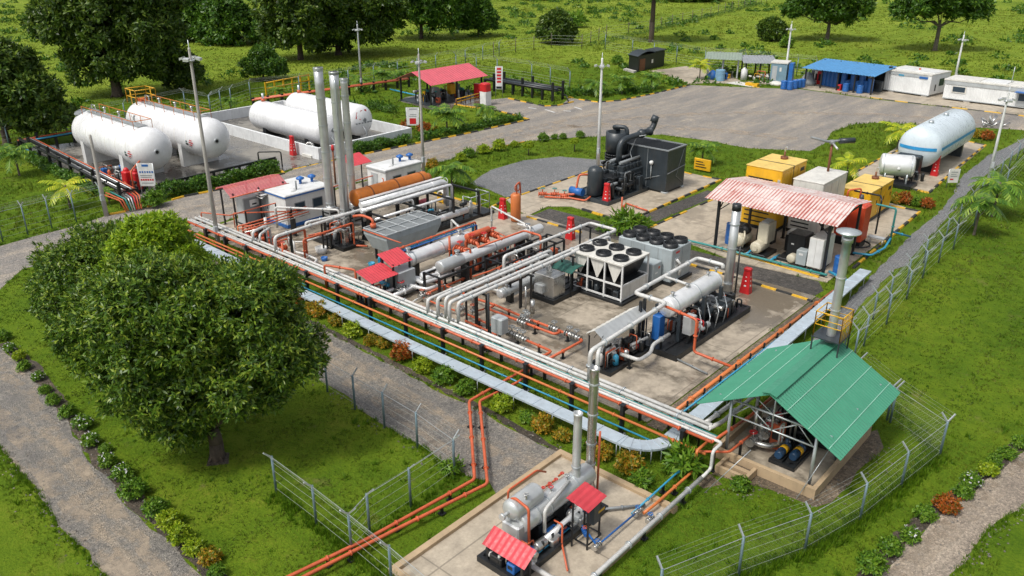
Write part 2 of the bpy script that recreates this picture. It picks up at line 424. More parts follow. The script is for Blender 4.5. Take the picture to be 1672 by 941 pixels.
GRAVR = gravel('dirt_road', (.26, .215, .17), (.34, .285, .225), (.44, .37, .29), 16, (2.5, .35, 1))
GRAVD = gravel('dark_stones', (.045, .042, .038), (.07, .064, .058), (.10, .09, .08), 9)
GRAVG = gravel('grey_stones', (.14, .145, .15), (.18, .185, .19), (.20, .20, .20), 14)
SOIL = gravel('bare_soil', (.10, .075, .05), (.16, .125, .085), (.22, .17, .12), 12)
def concrete(name, dry, wet, wetness, rough_wet=.16):
    m, nt, b = newmat(name); co = pos(nt)
    n1 = noise(nt, co, .17, 5, .6); n2 = noise(nt, co, 1.4, 5, .65); n3 = noise(nt, co, 8, 4, .7)
    f = math_(nt, 'ADD', math_(nt, 'MULTIPLY', n1, .72), math_(nt, 'MULTIPLY', n2, .28))
    k = ramp(nt, f, [(wetness - .05, (1, 1, 1)), (wetness + .05, (0, 0, 0))])
    c = mixc(nt, k, ramp(nt, n2, [(.3, tuple(x * .75 for x in dry)), (.7, tuple(x * 1.12 for x in dry))]), wet)
    c = mixc(nt, .5, c, ramp(nt, n3, [(.3, (.7, .7, .7)), (.7, (1.2, 1.2, 1.2))]), 'MULTIPLY')
    sx = nt.nodes.new('ShaderNodeSeparateXYZ'); nt.links.new(co, sx.inputs[0]); j = None
    for ax, per in ((0, 5.2), (1, 4.6)):
        q = math_(nt, 'ABSOLUTE', math_(nt, 'SUBTRACT', math_(nt, 'FRACT', math_(nt, 'MULTIPLY', sx.outputs[ax], 1 / per)), .5))
        q = math_(nt, 'LESS_THAN', q, .007); j = q if j is None else math_(nt, 'MAXIMUM', j, q)
    c = mixc(nt, math_(nt, 'MULTIPLY', j, .6), c, tuple(x * .3 for x in dry))
    st = ramp(nt, noise(nt, co, .5, 6, .75), [(.56, (0, 0, 0)), (.66, (1, 1, 1))])
    c = mixc(nt, math_(nt, 'MULTIPLY', st, .55), c, tuple(x * .42 for x in dry))
    nt.links.new(c, b.inputs['Base Color'])
    nt.links.new(mixc(nt, k, ramp(nt, n2, [(.3, (.5,) * 3), (.7, (.75,) * 3)]), (rough_wet,) * 3), b.inputs['Roughness'])
    bump(nt, b, n3, .008, .3)
    return m
CONC = concrete('pad_concrete', (.40, .345, .27), (.165, .14, .105), .50)
CONC2 = concrete('slab_concrete', (.26, .245, .215), (.105, .095, .082), .51, .10)
CONC3 = concrete('dry_concrete', (.43, .37, .285), (.27, .225, .165), .46, .4)

# ---------------------------------------------------------------- ground sheets
g = MB(GGR); NX = 60
xs = np.concatenate([np.linspace(-1500, -260, 10), np.linspace(-230, 130, 61), np.linspace(160, 900, 8)])
ys = np.concatenate([np.linspace(-700, -90, 8), np.linspace(-70, 300, 63), np.linspace(330, 1500, 10)])
vs = [(x, y, 0) for y in ys for x in xs]; n = len(xs)
g.add(vs, [(j * n + i, j * n + i + 1, (j + 1) * n + i + 1, (j + 1) * n + i) for j in range(len(ys) - 1) for i in range(n - 1)])
ground = struct('ground', g)
ZONES = []
def smooth(pts, it=2):
    for _ in range(it):
        q = []
        for i in range(len(pts)):
            a, b = pts[i], pts[(i + 1) % len(pts)]
            q += [a * .75 + b * .25, a * .25 + b * .75]
        pts = q
    return pts
def rough(pts, amp, step=.8):
    out = []; r = random.Random(3)
    for i in range(len(pts)):
        a, b = pts[i], pts[(i + 1) % len(pts)]; k = max(1, int((b - a).length / step))
        for j in range(k): out.append(a.lerp(b, j / k) + V(r.uniform(-amp, amp), r.uniform(-amp, amp), 0))
    return out
def area(name, px, mat, z, sm=0, rg=0., thick=None, world=False):
    pts = [V(*p, 0) for p in px] if world else [P(*p) for p in px]
    for p in pts: p.z = 0
    if sm: pts = smooth(pts, sm)
    ZONES.append(np.array([(p.x, p.y) for p in pts]))
    if rg: pts = rough(pts, rg)
    mb = MB(mat)
    if thick: mb.prism(pts, 0, thick)
    else:
        n = len(pts); ar = sum(pts[i].x * pts[(i + 1) % n].y - pts[(i + 1) % n].x * pts[i].y for i in range(n))
        mb.poly(pts if ar > 0 else pts[::-1], z)
    return struct(name, mb)
road_px = [(-120, 437), (0, 402), (60, 385), (120, 370), (178, 351), (240, 339), (300, 322), (370, 308), (437, 291), (464, 284), (478, 277), (520, 267), (568, 258), (650, 241), (757, 220),
    (864, 196), (838, 188), (800, 178), (770, 172), (790, 164), (830, 160), (889, 174), (915, 173), (930, 160), (976, 167), (1014, 164), (1068, 153), (1126, 139), (1220, 143), (1309, 146), (1423, 162), (1504, 171), (1663, 189), (1760, 206),
    (1760, 224), (1663, 212), (1585, 208), (1506, 205), (1444, 200), (1396, 203), (1358, 216), (1345, 235), (1323, 247), (1218, 242), (1157, 230), (1080, 220), (1019, 222), (953, 224), (907, 227), (861, 231), (808, 243), (744, 258), (690, 274),
    (600, 293), (520, 316), (440, 336), (410, 347), (330, 373), (312, 392), (318, 420), (250, 430), (150, 428), (90, 425), (36, 440), (0, 473), (-120, 560)]
area('road', road_px, GRAV, .006, rg=.06)
area('gravel_path', [(300, 395), (345, 420), (453, 501), (566, 560), (640, 598), (706, 634), (765, 662), (813, 688), (928, 750), (925, 760), (813, 815), (798, 788), (765, 778), (705, 738), (602, 680), (563, 644), (515, 616), (420, 560), (330, 490), (250, 440)], GRAVP, .010, rg=.10)
area('farm_path', [(-110, 440), (0, 567), (51, 613), (99, 677), (155, 763), (211, 827), (266, 880), (322, 935), (420, 1040), (310, 1080), (215, 985), (141, 902), (97, 857), (69, 810), (30, 763), (0, 727), (-130, 600)], GRAVR if 0 else GRAVP, .014, rg=.12)
area('dirt_road', [(1760, 660), (1672, 737), (1610, 784), (1538, 842), (1484, 885), (1448, 928), (1360, 1010), (1400, 1130), (1530, 990), (1552, 941), (1574, 914), (1610, 863), (1672, 827), (1760, 770)], GRAVR, .014, rg=.12)
area('gravel_track', [(1740, 190), (1652, 236), (1612, 255), (1569, 290), (1555, 320), (1531, 350), (1490, 382), (1458, 415), (1433, 440), (1393, 483), (1350, 530), (1300, 585), (1330, 590), (1366, 553), (1409, 494), (1463, 440), (1477, 436), (1525, 380), (1574, 325), (1598, 293), (1672, 242), (1750, 200)], GRAVG, .010, rg=.10)
area('gravel_bed', [(768, 300), (800, 278), (855, 262), (915, 256), (990, 262), (994, 270), (851, 320), (826, 322), (800, 311)], GRAVG, .010, rg=.08)
area('stone_bed', [(862, 355), (897, 341), (1000, 367), (1062, 373), (1020, 400), (968, 388)], GRAVD, .012)
area('stone_bed', [(1049, 352), (1155, 311), (1178, 317), (1070, 363)], GRAVD, .012)
area('stone_bed', [(1090, 400), (1119, 406), (1220, 431), (1337, 460), (1345, 475), (1318, 490), (1243, 468), (1150, 441), (1100, 426)], GRAVD, .012)
def strip(px, w0, w1, mat=None, z=.008):
    pts = [P(*p) for p in px]; L_ = []; R_ = []
    for i, p in enumerate(pts):
        d = (pts[min(i + 1, len(pts) - 1)] - pts[max(i - 1, 0)]).normalized(); n = V(-d.y, d.x, 0); L_.append(p + n * w0); R_.append(p + n * w1)
    ring = rough(L_ + R_[::-1], .10, .5); ar = sum(ring[i].x * ring[(i + 1) % len(ring)].y - ring[(i + 1) % len(ring)].x * ring[i].y for i in range(len(ring)))
    mb = MB(mat or DSOIL); mb.poly(ring if ar > 0 else ring[::-1], z); ZONES.append(np.array([(p.x, p.y) for p in ring])); return struct('soil_strip', mb)
DSOIL = gravel('dark_soil', (.040, .032, .022), (.07, .056, .04), (.11, .085, .06), 12)
strip([(0, 562), (51, 608), (99, 672), (155, 757), (211, 820), (266, 872), (322, 927), (360, 965)], -.1, .55); strip([(1672, 733), (1610, 780), (1538, 838), (1484, 881), (1448, 924), (1380, 990)], -.55, .1)
strip([(470, 510), (566, 557), (640, 595), (706, 631), (765, 659), (813, 685), (915, 743)], -.05, .35); strip([(340, 752), (375, 748)], -.5, .5)
def rectpx(L, N, Rr):
    l, n_, r = P(*L), P(*N), P(*Rr); return l.x, n_.x, n_.y, r.y
XP, YP = 34.1, 2.2
b1 = [P(709, 317), P(820, 347), P(848, 345)]
pad = [(-9.5, YP), (XP, YP), (XP, 22.2), (18, 22.4), (9, 22.7)] + [(p.x, p.y) for p in (P(820, 347), P(709, 317), P(690, 278), P(600, 296), P(520, 319), P(440, 339), P(410, 350), P(335, 376))]
area('plant_pad', pad, CONC, 0, thick=.05, world=True)
area('gutter_strip', [(XP + .05, 2.0), (XP + .95, 2.0), (XP + .95, 22.0), (XP + .05, 22.2)], SOIL, .012, world=True)
area('compressor_pad', [(851, 319), (994, 270), (1110, 280), (1177, 295), (1022, 364), (933, 338), (894, 338), (862, 353), (848, 345), (826, 327)], CONC3, 0, thick=.06)
area('shelter_pad', [(1060, 372), (1177, 320), (1215, 298), (1460, 334), (1502, 347), (1350, 462), (1200, 428)], CONC3, 0, thick=.06)
_l, _n, _r = P(1390, 288), P(1517, 316), P(1611, 238)
area('tank_pad', [(p.x, p.y) for p in (_l, _n, _r, _l + _r - _n)], CONC3, 0, thick=.07, world=True)
area('tank_yard_slab', [(36, 243), (135, 232), (240, 215), (365, 190), (495, 175), (662, 224), (560, 258), (478, 276), (460, 281), (450, 268), (255, 318), (250, 336), (222, 332), (153, 304)], CONC2, 0, thick=.04)
area('shed_apron', [(660, 160), (720, 150), (800, 158), (800, 176), (742, 172), (730, 187), (655, 166)], CONC2, 0, thick=.05)
area('yard_slab', [(1215, 134), (1330, 128), (1440, 142), (1560, 142), (1720, 178), (1720, 199), (1663, 188), (1504, 170), (1423, 161), (1309, 145)], CONC3, 0, thick=.05)
area('yard_slab', [(1060, 116), (1120, 108), (1190, 122), (1215, 136), (1150, 136), (1126, 138), (1085, 122)], CONC3, .010, rg=.3)
_l, _n, _r = P(682, 915), P(800, 1000), P(1085, 828)
BX0, BX1, BY0, BY1 = 32.8, 38.4, -12.6, -2.9
area('boiler_pad', [(BX0, BY0), (BX1, BY0), (BX1, BY1), (BX0, BY1)], CONC3, 0, thick=.10, world=True)
SX0, SX1, SY0, SY1 = 38.0, 42.4, 2.0, 8.1
area('shed_floor', [(SX0, SY0), (SX1, SY0), (SX1, SY1), (SX0, SY1)], CONC, 0, thick=.12, world=True)
area('soil_bed', [(1360, 822), (1440, 730), (1432, 700), (1405, 712), (1330, 800), (1180, 760), (1165, 775), (1260, 800), (1330, 830)], SOIL, .008, rg=.12)
area('soil_bed', [(1130, 785), (1160, 775), (1180, 790), (1150, 800)], SOIL, .008, rg=.08)
m, nt, b = newmat('sandy_wear'); co = pos(nt)
n1 = noise(nt, co, .55, 6, .75); n3 = noise(nt, co, 22, 4, .8)
c = mixc(nt, .6, (.42, .345, .26), ramp(nt, n3, [(.3, (.5,) * 3), (.7, (1.35,) * 3)]), 'MULTIPLY'); nt.links.new(c, b.inputs['Base Color']); b.inputs['Roughness'].default_value = .9
tr_ = nt.nodes.new('ShaderNodeBsdfTransparent'); mx = nt.nodes.new('ShaderNodeMixShader'); nt.links.new(math_(nt, 'MULTIPLY', ramp(nt, n1, [(.44, (0, 0, 0)), (.66, (1, 1, 1))]), .8), mx.inputs[0])
nt.links.new(tr_.outputs[0], mx.inputs[1]); nt.links.new(b.outputs[0], mx.inputs[2]); nt.links.new(mx.outputs[0], nt.nodes['Material Output'].inputs[0]); SANDW = m
def wear(px, w0, w1, z=.019):
    n = len(ZONES); o = strip(px, w0, w1, SANDW, z); del ZONES[n:]; o.name = 'wheel_track'
wear([(-60, 640), (10, 690), (60, 760), (115, 840), (180, 925), (240, 1000)], -.3, .6); wear([(-60, 560), (40, 640), (110, 735), (180, 825), (250, 920), (300, 990)], -.25, .35)
wear([(500, 545), (600, 612), (690, 660), (770, 715), (830, 760)], -.25, .45); wear([(470, 560), (560, 618), (660, 685), (740, 745)], -.3, .2)
wear([(1740, 725), (1650, 800), (1560, 880), (1480, 960)], -.9, .0); wear([(1740, 700), (1640, 770), (1550, 850), (1460, 935)], -.2, .35)
wear([(700, 262), (800, 234), (900, 212), (1020, 195), (1150, 185), (1300, 185), (1450, 188), (1600, 200)], -.8, .9); wear([(300, 345), (420, 315), (560, 282), (700, 248), (830, 218), (930, 195), (1060, 172)], -.6, .6); wear([(900, 205), (1050, 205), (1200, 215), (1300, 228)], -1.2, 1.0)
# road paint on the yard
mb = MB(WHITE)
for a, b_ in (((863, 176), (876, 178)), ((890, 179), (906, 184)), ((920, 181), (932, 182)), ((938, 175), (950, 179))):
    p, q = P(*a), P(*b_); d = (q - p).normalized(); e = V(-d.y, d.x, 0) * .12
    mb.poly([p + e, p - e, q - e, q + e], .012)
struct('road_marking', mb)
mb = MB(KYEL)
for a, b_ in (((478, 276.6), (500, 271.8)), ((505, 270.6), (519, 267.3)), ((528, 265.5), (545, 262))):
    p, q = P(*a), P(*b_); d = (q - p).normalized(); e = V(-d.y, d.x, 0) * .16
    mb.poly([p - e, q - e, q + e, p + e], .012)
struct('road_marking', mb)

def kerb(px, seg=1.15, w=.24, h=.14, z=0., yellow=False, start=0):
    mb = MB(KYEL); k = start; pts = [P(*p) for p in px]; r = random.Random(len(px))
    for a, b_ in zip(pts, pts[1:]):
        L = (b_ - a).length; n = max(1, round(L / seg))
        for i in range(n):
            p, q = a.lerp(b_, i / n), a.lerp(b_, (i + 1) / n); d = (q - p).normalized()
            if r.random() < .04: k += 1; continue
            j = V(r.uniform(-.02, .02), r.uniform(-.02, .02), 0)
            mb.m(KYEL if yellow and k % 6 or not k % 2 else KBLK)
            p2, q2 = p + d * .015 + j, q - d * .015 + j; e = V(-d.y, d.x, 0) * w / 2; f = e * .7
            zb = z; zt = z + h + r.uniform(-.02, .02)
            mb.hexa([p2 - e + V(0, 0, zb), p2 + e + V(0, 0, zb), q2 + e + V(0, 0, zb), q2 - e + V(0, 0, zb), p2 - f + V(0, 0, zt), p2 + f + V(0, 0, zt), q2 + f + V(0, 0, zt), q2 - f + V(0, 0, zt)])
            k += 1
    return struct('kerb', mb)
kerb([(179, 351), (206, 346)])
kerb([(240, 339), (300, 322), (370, 308), (437, 291), (464, 284), (458, 279)])
kerb([(568, 258), (650, 241), (757, 220), (864, 196), (838, 188), (810, 181)])
kerb([(800, 179), (770, 176), (742, 171)], yellow=True)
kerb([(830, 161.5), (860, 168), (889, 174), (910, 173), (936, 167)])
kerb([(927, 158.5), (945, 163), (976, 167.5), (1014, 164.5), (1068, 153.5), (1126, 139.5)])
kerb([(800, 341), (831, 324.5), (851, 319.5), (993, 270)])
kerb([(1111, 281), (1129, 285.5)]); kerb([(1148, 289), (1177, 295), (1022, 364), (933, 338)])
kerb([(1059, 374), (1176, 322)]); kerb([(709, 316), (820, 346)])
kerb([(860, 355), (968, 387)]); kerb([(1117, 431), (1180, 449), (1243, 468), (1318, 491), (1326, 494)])
kerb([(1170, 406), (1337, 455)], yellow=True, seg=2.2); kerb([(1455, 337.5), (1502, 347), (1460, 382), (1393, 439)])
kerb([(1462, 304), (1517, 316), (1550, 286), (1609, 238), (1574, 231)]); kerb([(1390, 287), (1432, 263), (1469, 246)])
kerb([(1420, 160), (1504, 170.5), (1580, 179), (1663, 189), (1720, 198)], seg=2, h=.1)
kerb([(1222, 142), (1240, 143)], h=.1); kerb([(787, 248), (815, 241), (856, 232)], h=.08, w=.18, yellow=True)
# timber-look stone kerbs round the two lower plots
def border(name, x0, x1, y0, y1, w, h, mat):
    mb = MB(mat)
    mb.box(x0 - w, x1 + w, y0 - w, y0, 0, h); mb.box(x0 - w, x1 + w, y1, y1 + w, 0, h)
    mb.box(x0 - w, x0, y0, y1, 0, h - .003); mb.box(x1, x1 + w, y0, y1, 0, h - .003)
    return mb
mb = MB(SAND); wv, hv = .28, .26
mb.box(BX0 - wv, BX0, BY0 - wv, BY1 + wv, 0, hv); mb.box(BX0, BX1 + wv, BY1, BY1 + wv, 0, hv - .003)
mb.box(BX0, BX1 + .1, BY0 - wv, BY0, 0, hv - .003); mb.box(BX1, BX1 + .12, BY0, BY1, 0, .13)
solo('plot_kerb', 'weathered stone kerb round the silver boiler pad at the bottom of the photo', 'kerb', mb)
mb = border('shed_kerb', SX0, SX1, SY0, SY1, .2, .5, SAND)
solo('plinth_wall', 'low sandstone coloured plinth wall round the floor of the green roofed shed', 'wall', mb)
# ---------------------------------------------------------------- building kit
def pp(*sp):
    out = []
    for s in sp:
        if isinstance(s, Vector): out.append(s)
        elif s[0] == 'z': out.append(V(out[-1].x, out[-1].y, s[1]))
        elif s[0] == 'd': out.append(out[-1] + V(*s[1:]))
        elif s[0] == 'w': out.append(V(*s[1:]))
        else: out.append(P(*s))
    return out
def base_of(pts):
    return (sum(p.x for p in pts) / len(pts), sum(p.y for p in pts) / len(pts), 0)
def legs_under(t, pts, step=2.4, mat=BLK, name='support', r=.05):
    for a, b in zip(pts, pts[1:]):
        L = (b - a).length
        if abs(b.z - a.z) > .2 or L < 1.2: continue
        n = max(1, int(L / step))
        for i in range(n):
            p = a.lerp(b, (i + .5) / n)
            mb = MB(mat); mb.box(p.x - r, p.x + r, p.y - r, p.y + r, 0, p.z - .02); mb.box(p.x - r * 2.6, p.x + r * 2.6, p.y - r * 2.6, p.y + r * 2.6, .05, .085)
            part(t, name, mb)
def flanges(mb, pts, r, step=2.6):
    for a, b in zip(pts, pts[1:]):
        L = (b - a).length
        if L < 1.5: continue
        d = (b - a) / L; n = max(1, int(L / step))
        for i in range(n):
            p = a + d * (L * (i + .5) / n); mb.cyl(p - d * .035, p + d * .035, r * 1.55, None, 10)
def line(label, runs, name='pipe_line', cat='pipe', group=None, legs=True, t=None, fl=True):
    """runs: (mat, r, pts). One thing whose connected runs are its parts"""
    allp = [p for rn in runs for p in rn[2]]
    if t is None: t = thing(name, label, cat, base_of(allp), 0, group)
    for rn in runs:
        mb = MB(rn[0]); mb.tube(rn[2], rn[1], 8); mb.m(GALV if rn[0] is PIPEW else rn[0])
        if fl: flanges(mb, rn[2], rn[1], 2.0)
        part(t, 'pipe', mb)
        if legs and (len(rn) < 4 or rn[3]): legs_under(t, rn[2])
    return t
def valve(t, p, d=(1, 0, 0), r=.12, body=STEEL, wheel=RED):
    p = Vector(p); d = Vector(d).normalized()
    mb = MB(body); mb.cyl(p - d * r * 2, p + d * r * 2, r * .8, None, 10)
    for s in (-2, -.9, .9, 2): mb.cyl(p + d * (s * r - .02), p + d * (s * r + .02), r * 1.35, None, 12)
    mb.ball(p, r * 1.1, 10); mb.cyl(p, p + V(0, 0, r * 3), r * .3, None, 6)
    v = part(t, 'valve', mb); mb = MB(wheel); c = p + V(0, 0, r * 3)
    mb.ring(c, r * 1.1, r * .18, (0, 0, 1), 12); mb.beam(c - V(r, 0, 0), c + V(r, 0, 0), r * .25); part(v, 'handwheel', mb)
def pump(t, p, ax='x', s=1., body=BLU, guard=YEL):
    """motor, coupling guard and volute on a small base"""
    p = Vector(p); d = V(1, 0, 0) if ax == 'x' else V(0, 1, 0); c = p + V(0, 0, .32 * s)
    mb = MB(BLK); u = V(-d.y, d.x, 0)
    mb.hexa([p - d * .75 * s - u * .28 * s, p + d * .75 * s - u * .28 * s, p + d * .75 * s + u * .28 * s, p - d * .75 * s + u * .28 * s] + [q + V(0, 0, .12 * s) for q in (p - d * .75 * s - u * .28 * s, p + d * .75 * s - u * .28 * s, p + d * .75 * s + u * .28 * s, p - d * .75 * s + u * .28 * s)])
    q = part(t, 'pump_base', mb)
    mb = MB(body); mb.cyl(c - d * .7 * s, c - d * .05 * s, .2 * s, None, 14)
    for i in range(6): k = c - d * (.62 - i * .1) * s; mb.cyl(k, k + d * .03 * s, .225 * s, None, 14)
    mb.cbox(c - d * .38 * s + V(0, 0, .18 * s), .16 * s, .16 * s, .12 * s); part(q, 'motor', mb)
    mb = MB(guard); mb.cyl(c - d * .12 * s, c + d * .24 * s, .235 * s, None, 12); part(q, 'coupling_guard', mb)
    mb = MB(body if body is not CREAM else CREAM); mb.cyl(c + d * .22 * s, c + d * .5 * s, .24 * s, None, 14); mb.cyl(c + d * .5 * s, c + d * .68 * s, .11 * s, None, 10)
    mb.cyl(c + d * .36 * s, c + d * .36 * s + V(0, 0, .5 * s), .09 * s, None, 10); part(q, 'volute', mb)
def skid(t, x0, x1, y0, y1, z0=.05, h=.28, mat=BLK):
    mb = MB(mat); w = .16
    mb.box(x0, x1, y0, y0 + w, z0, z0 + h); mb.box(x0, x1, y1 - w, y1, z0, z0 + h)
    for i in range(4):
        x = x0 + .002 + (x1 - x0 - w - .004) * i / 3; mb.box(x, x + w, y0 + w, y1 - w, z0, z0 + h - .004)
    n = max(2, int((y1 - y0) / 1.2))
    for i in range(1, n): y = y0 + (y1 - y0) * i / n; mb.box(x0 + w + .002, x1 - w - .002, y - .05, y + .05, z0 + .05, z0 + h - .05)
    mb.box(x0 + w, x1 - w, y0 + w, y1 - w, z0 + h - .09, z0 + h - .06)
    return part(t, 'skid_frame', mb)
def clutter(t, x0, x1, y0, y1, z, n=14, seed=1, hmax=1.2, mats=(BLK, DKG, STEEL, MGREY, PIPEW), hot=(ORG, RED, BLU), dark=False):
    """small plant on a skid: drums, gear housings, filter pots, pipework and valves, each a part"""
    r = random.Random(seed)
    for i in range(n):
        x, y = r.uniform(x0, x1), r.uniform(y0, y1); k = r.random()
        mt = r.choice(mats) if r.random() < .75 else r.choice(hot)
        if k < .22:
            h = r.uniform(.3, .8) * hmax; mb = MB(mt); mb.lathe((x, y, z), (x, y, z + h), [(0, .13), (.02, .16), (h * .8, .16), (h * .93, .11), (h, .04)], 12); part(t, 'filter_pot', mb)
        elif k < .42:
            a, b, h = r.uniform(.14, .3), r.uniform(.14, .3), r.uniform(.3, .8) * hmax
            mb = MB(mt); mb.bbox(x - a, x + a, y - b, y + b, z, z + h, .03); mb.m(BLK); mb.cyl((x, y, z + h), (x, y, z + h + .12), .05, None, 8); mb.box(x - a * .6, x + a * .6, y - b - .012, y - b + .01, z + h * .4, z + h * .8); part(t, 'junction_box', mb)
        elif k < .6:
            d = r.choice(((1, 0), (0, 1))); L = r.uniform(.25, .5); h = r.uniform(.25, .7) * hmax
            mb = MB(mt); c = V(x, y, z + h); dv = V(*d, 0); mb.vessel(c - dv * L, c + dv * L, r.uniform(.12, .2), 14, .4); mb.m(BLK); mb.box(x - .05, x + .05, y - .05, y + .05, z, z + h); part(t, 'small_drum', mb)
        else:
            pts = [V(x, y, z)]; pts.append(V(x, y, z + r.uniform(.4, 1) * hmax))
            d = r.choice(((1, 0), (0, 1), (-1, 0), (0, -1))); L = r.uniform(.5, 1.4)
            e = V(min(max(x + d[0] * L, x0), x1), min(max(y + d[1] * L, y0), y1), pts[-1].z); pts.append(e)
            pts.append(V(e.x, e.y, z + r.uniform(0, .4) * hmax))
            mb = MB(r.choice((DKG, BLK, MGREY, BLK, DKG, mt) if dark else (PIPEW, STEEL, BLK, ORG, STEEL, mt))); rr = r.uniform(.025, .06); mb.tube(pts, rr, 7); flanges(mb, pts, rr, 1.5); part(t, 'process_pipe', mb)
def extinguisher_box(px, label, h=1.5, group=None, wedge=True):
    p = P(*px); t = thing('extinguisher_stand', label, 'extinguisher', p, 0, group)
    mb = MB(RED); w, d = .34, .24
    vs = [(p.x - w, p.y - d, .05), (p.x + w, p.y - d, .05), (p.x + w, p.y + d, .05), (p.x - w, p.y + d, .05), (p.x - w * .62, p.y - d * .5, .05 + h), (p.x + w * .62, p.y - d * .5, .05 + h), (p.x + w * .62, p.y + d * .6, .05 + h), (p.x - w * .62, p.y + d * .6, .05 + h)]
    mb.hexa(vs); mb.bbox(p.x - w * .75, p.x + w * .75, p.y - d * .7, p.y + d * .7, .05 + h, h + .22, .05); part(t, 'cabinet', mb)
    mb = MB(WHITE)
    for k, (z, s) in enumerate(((.62, .085), (.95, .06), (1.22, .05))):
        f = 1 - .4 * z / h; y = p.y - d * (1 - .5 * z / h) - .012
        mb.hexa([(p.x - s, y - .01, z - s * .8), (p.x + s, y - .01, z - s * .8), (p.x + s, y + .03, z - s * .8), (p.x - s, y + .03, z - s * .8), (p.x - s * .7, y + .02, z + s * .8), (p.x + s * .7, y + .02, z + s * .8), (p.x + s * .7, y + .06, z + s * .8), (p.x - s * .7, y + .06, z + s * .8)])
        mb.box(p.x + w * f + .0, p.x + w * f + .02, p.y - s, p.y + s * .6, z - s * .7, z + s * .7)
    part(t, 'notice', mb); return t
def railing(mb, pts, h=1.0, step=1.2, r=.028):
    up = V(0, 0, 1)
    for a, b in zip(pts, pts[1:]):
        mb.tube([a + up * h, b + up * h], r, 6); mb.tube([a + up * h * .5, b + up * h * .5], r * .8, 6)
        n = max(1, int((b - a).length / step))
        for i in range(n + 1): p = a.lerp(b, i / n); mb.cyl(p, p + up * h, r, None, 6)
def fan(t, c, r, mat=MGREY, inner=BLK, h=.2):
    c = Vector(c); mb = MB(mat); n = 20
    mb.lathe(c, c + V(0, 0, h), [(0, r * 1.04), (h, r), (h, r * .9), (h * .4, r * .86)], n, True, False); f = part(t, 'fan', mb)
    mb = MB(inner); mb.cyl(c + V(0, 0, h * .2), c + V(0, 0, h * .75), r * .24, None, 12)
    for i in range(7):
        a = 2 * math.pi * i / 7; u = V(math.cos(a), math.sin(a), 0); w = V(-math.sin(a), math.cos(a), 0)
        mb.add([c + u * r * .2 + V(0, 0, h * .3), c + u * r * .84 + w * r * .05 + V(0, 0, h * .3), c + u * r * .84 + w * r * .42 + V(0, 0, h * .55), c + u * r * .2 + w * r * .25 + V(0, 0, h * .55)], [(0, 1, 2, 3)])
    mb.cyl(c + V(0, 0, .004), c + V(0, 0, .02), r * .86, None, n); part(f, 'blades', mb)
    mb = MB(inner)
    for k in (.35, .6, .85): mb.ring(c + V(0, 0, h * .98), r * k, .012, (0, 0, 1), 18)
    for i in range(4): a = math.pi * i / 4; mb.beam(c + V(math.cos(a) * r * .9, math.sin(a) * r * .9, h), c - V(math.cos(a) * r * .9, math.sin(a) * r * .9, -h), .02); 
    part(f, 'guard', mb)
def shed_roof_posts(t, pts, top, mat=BLK, w=.11):
    for p in pts:
        z = top(p) if callable(top) else top
        mb = MB(mat); mb.box(p[0] - w / 2, p[0] + w / 2, p[1] - w / 2, p[1] + w / 2, .05, z); mb.box(p[0] - w, p[0] + w, p[1] - w, p[1] + w, .06, .09); part(t, 'post', mb)
# ---------------------------------------------------------------- front pipe rack
t = thing('pipe_rack', 'long rack of white and orange pipes on black posts along the plant front', 'pipe rack', (16, 1, 0))
RK = [-6.67, -3.6, -1.0, 1.77, 5.06, 8.86, 12.1, 15.3, 18.5, 21.6, 24.6, 27.7, 30.7, 33.7, 36.9]
for x in RK:
    mb = MB(BLK); mb.box(x - .085, x + .085, .46, .64, 0, 1.6); mb.box(x - .12, x + .12, .42, .68, 1.6, 1.64); mb.m(GALV); mb.box(x - .15, x + .15, .40, .70, .02, .05); part(t, 'post', mb)
    mb = MB(BLK); mb.box(x - .06, x + .06, .64, 2.25, 1.22, 1.36); mb.box(x - .06, x + .06, 2.05, 2.19, 0, 1.22); part(t, 'crossbeam', mb)
    mb = MB(BLK); mb.box(x - .04, x + .04, .22, .46, .92, .97); part(t, 'bracket', mb); mb = MB(BLK); mb.box(x - .04, x + .04, .28, .46, .42, .46); part(t, 'bracket', mb)
X0, X1 = -7.0, 38.2
def run(mat, r, y, z, x0=X0, x1=X1, tail=()):
    mb = MB(mat); pts = [V(x0, y, z), V(x1, y, z)] + [V(*q) for q in tail]; mb.tube(pts, r, 10); mb.m(GALV if mat is PIPEW else mat); flanges(mb, pts, r, 3.05); part(t, 'pipe', mb)
run(ORG, .075, .80, 1.44)
run(PIPEW, .075, 1.02, 1.45, x1=38.6, tail=((38.6, .2, 1.45), (38.6, .2, .55), (38.6, -.6, .5)))
run(PIPEW, .06, 1.24, 1.44); run(TEAL, .04, 1.40, 1.41, x0=8); run(PIPEW, .095, 1.62, 1.47, x1=37.6); run(PIPEW, .095, 1.95, 1.47, x1=37.6)
run(ORG, .045, 2.12, 1.42, x0=-6, x1=20); run(ORG2, .065, .36, 1.03); run(LBLU, .045, .36, .50, x0=6, x1=37.2); run(TEAL, .035, .40, .72, x0=-7, x1=9); run(TEAL, .03, .33, .50, x0=-7, x1=6)
run(ORG, .05, .30, .80, x0=-7, x1=2)
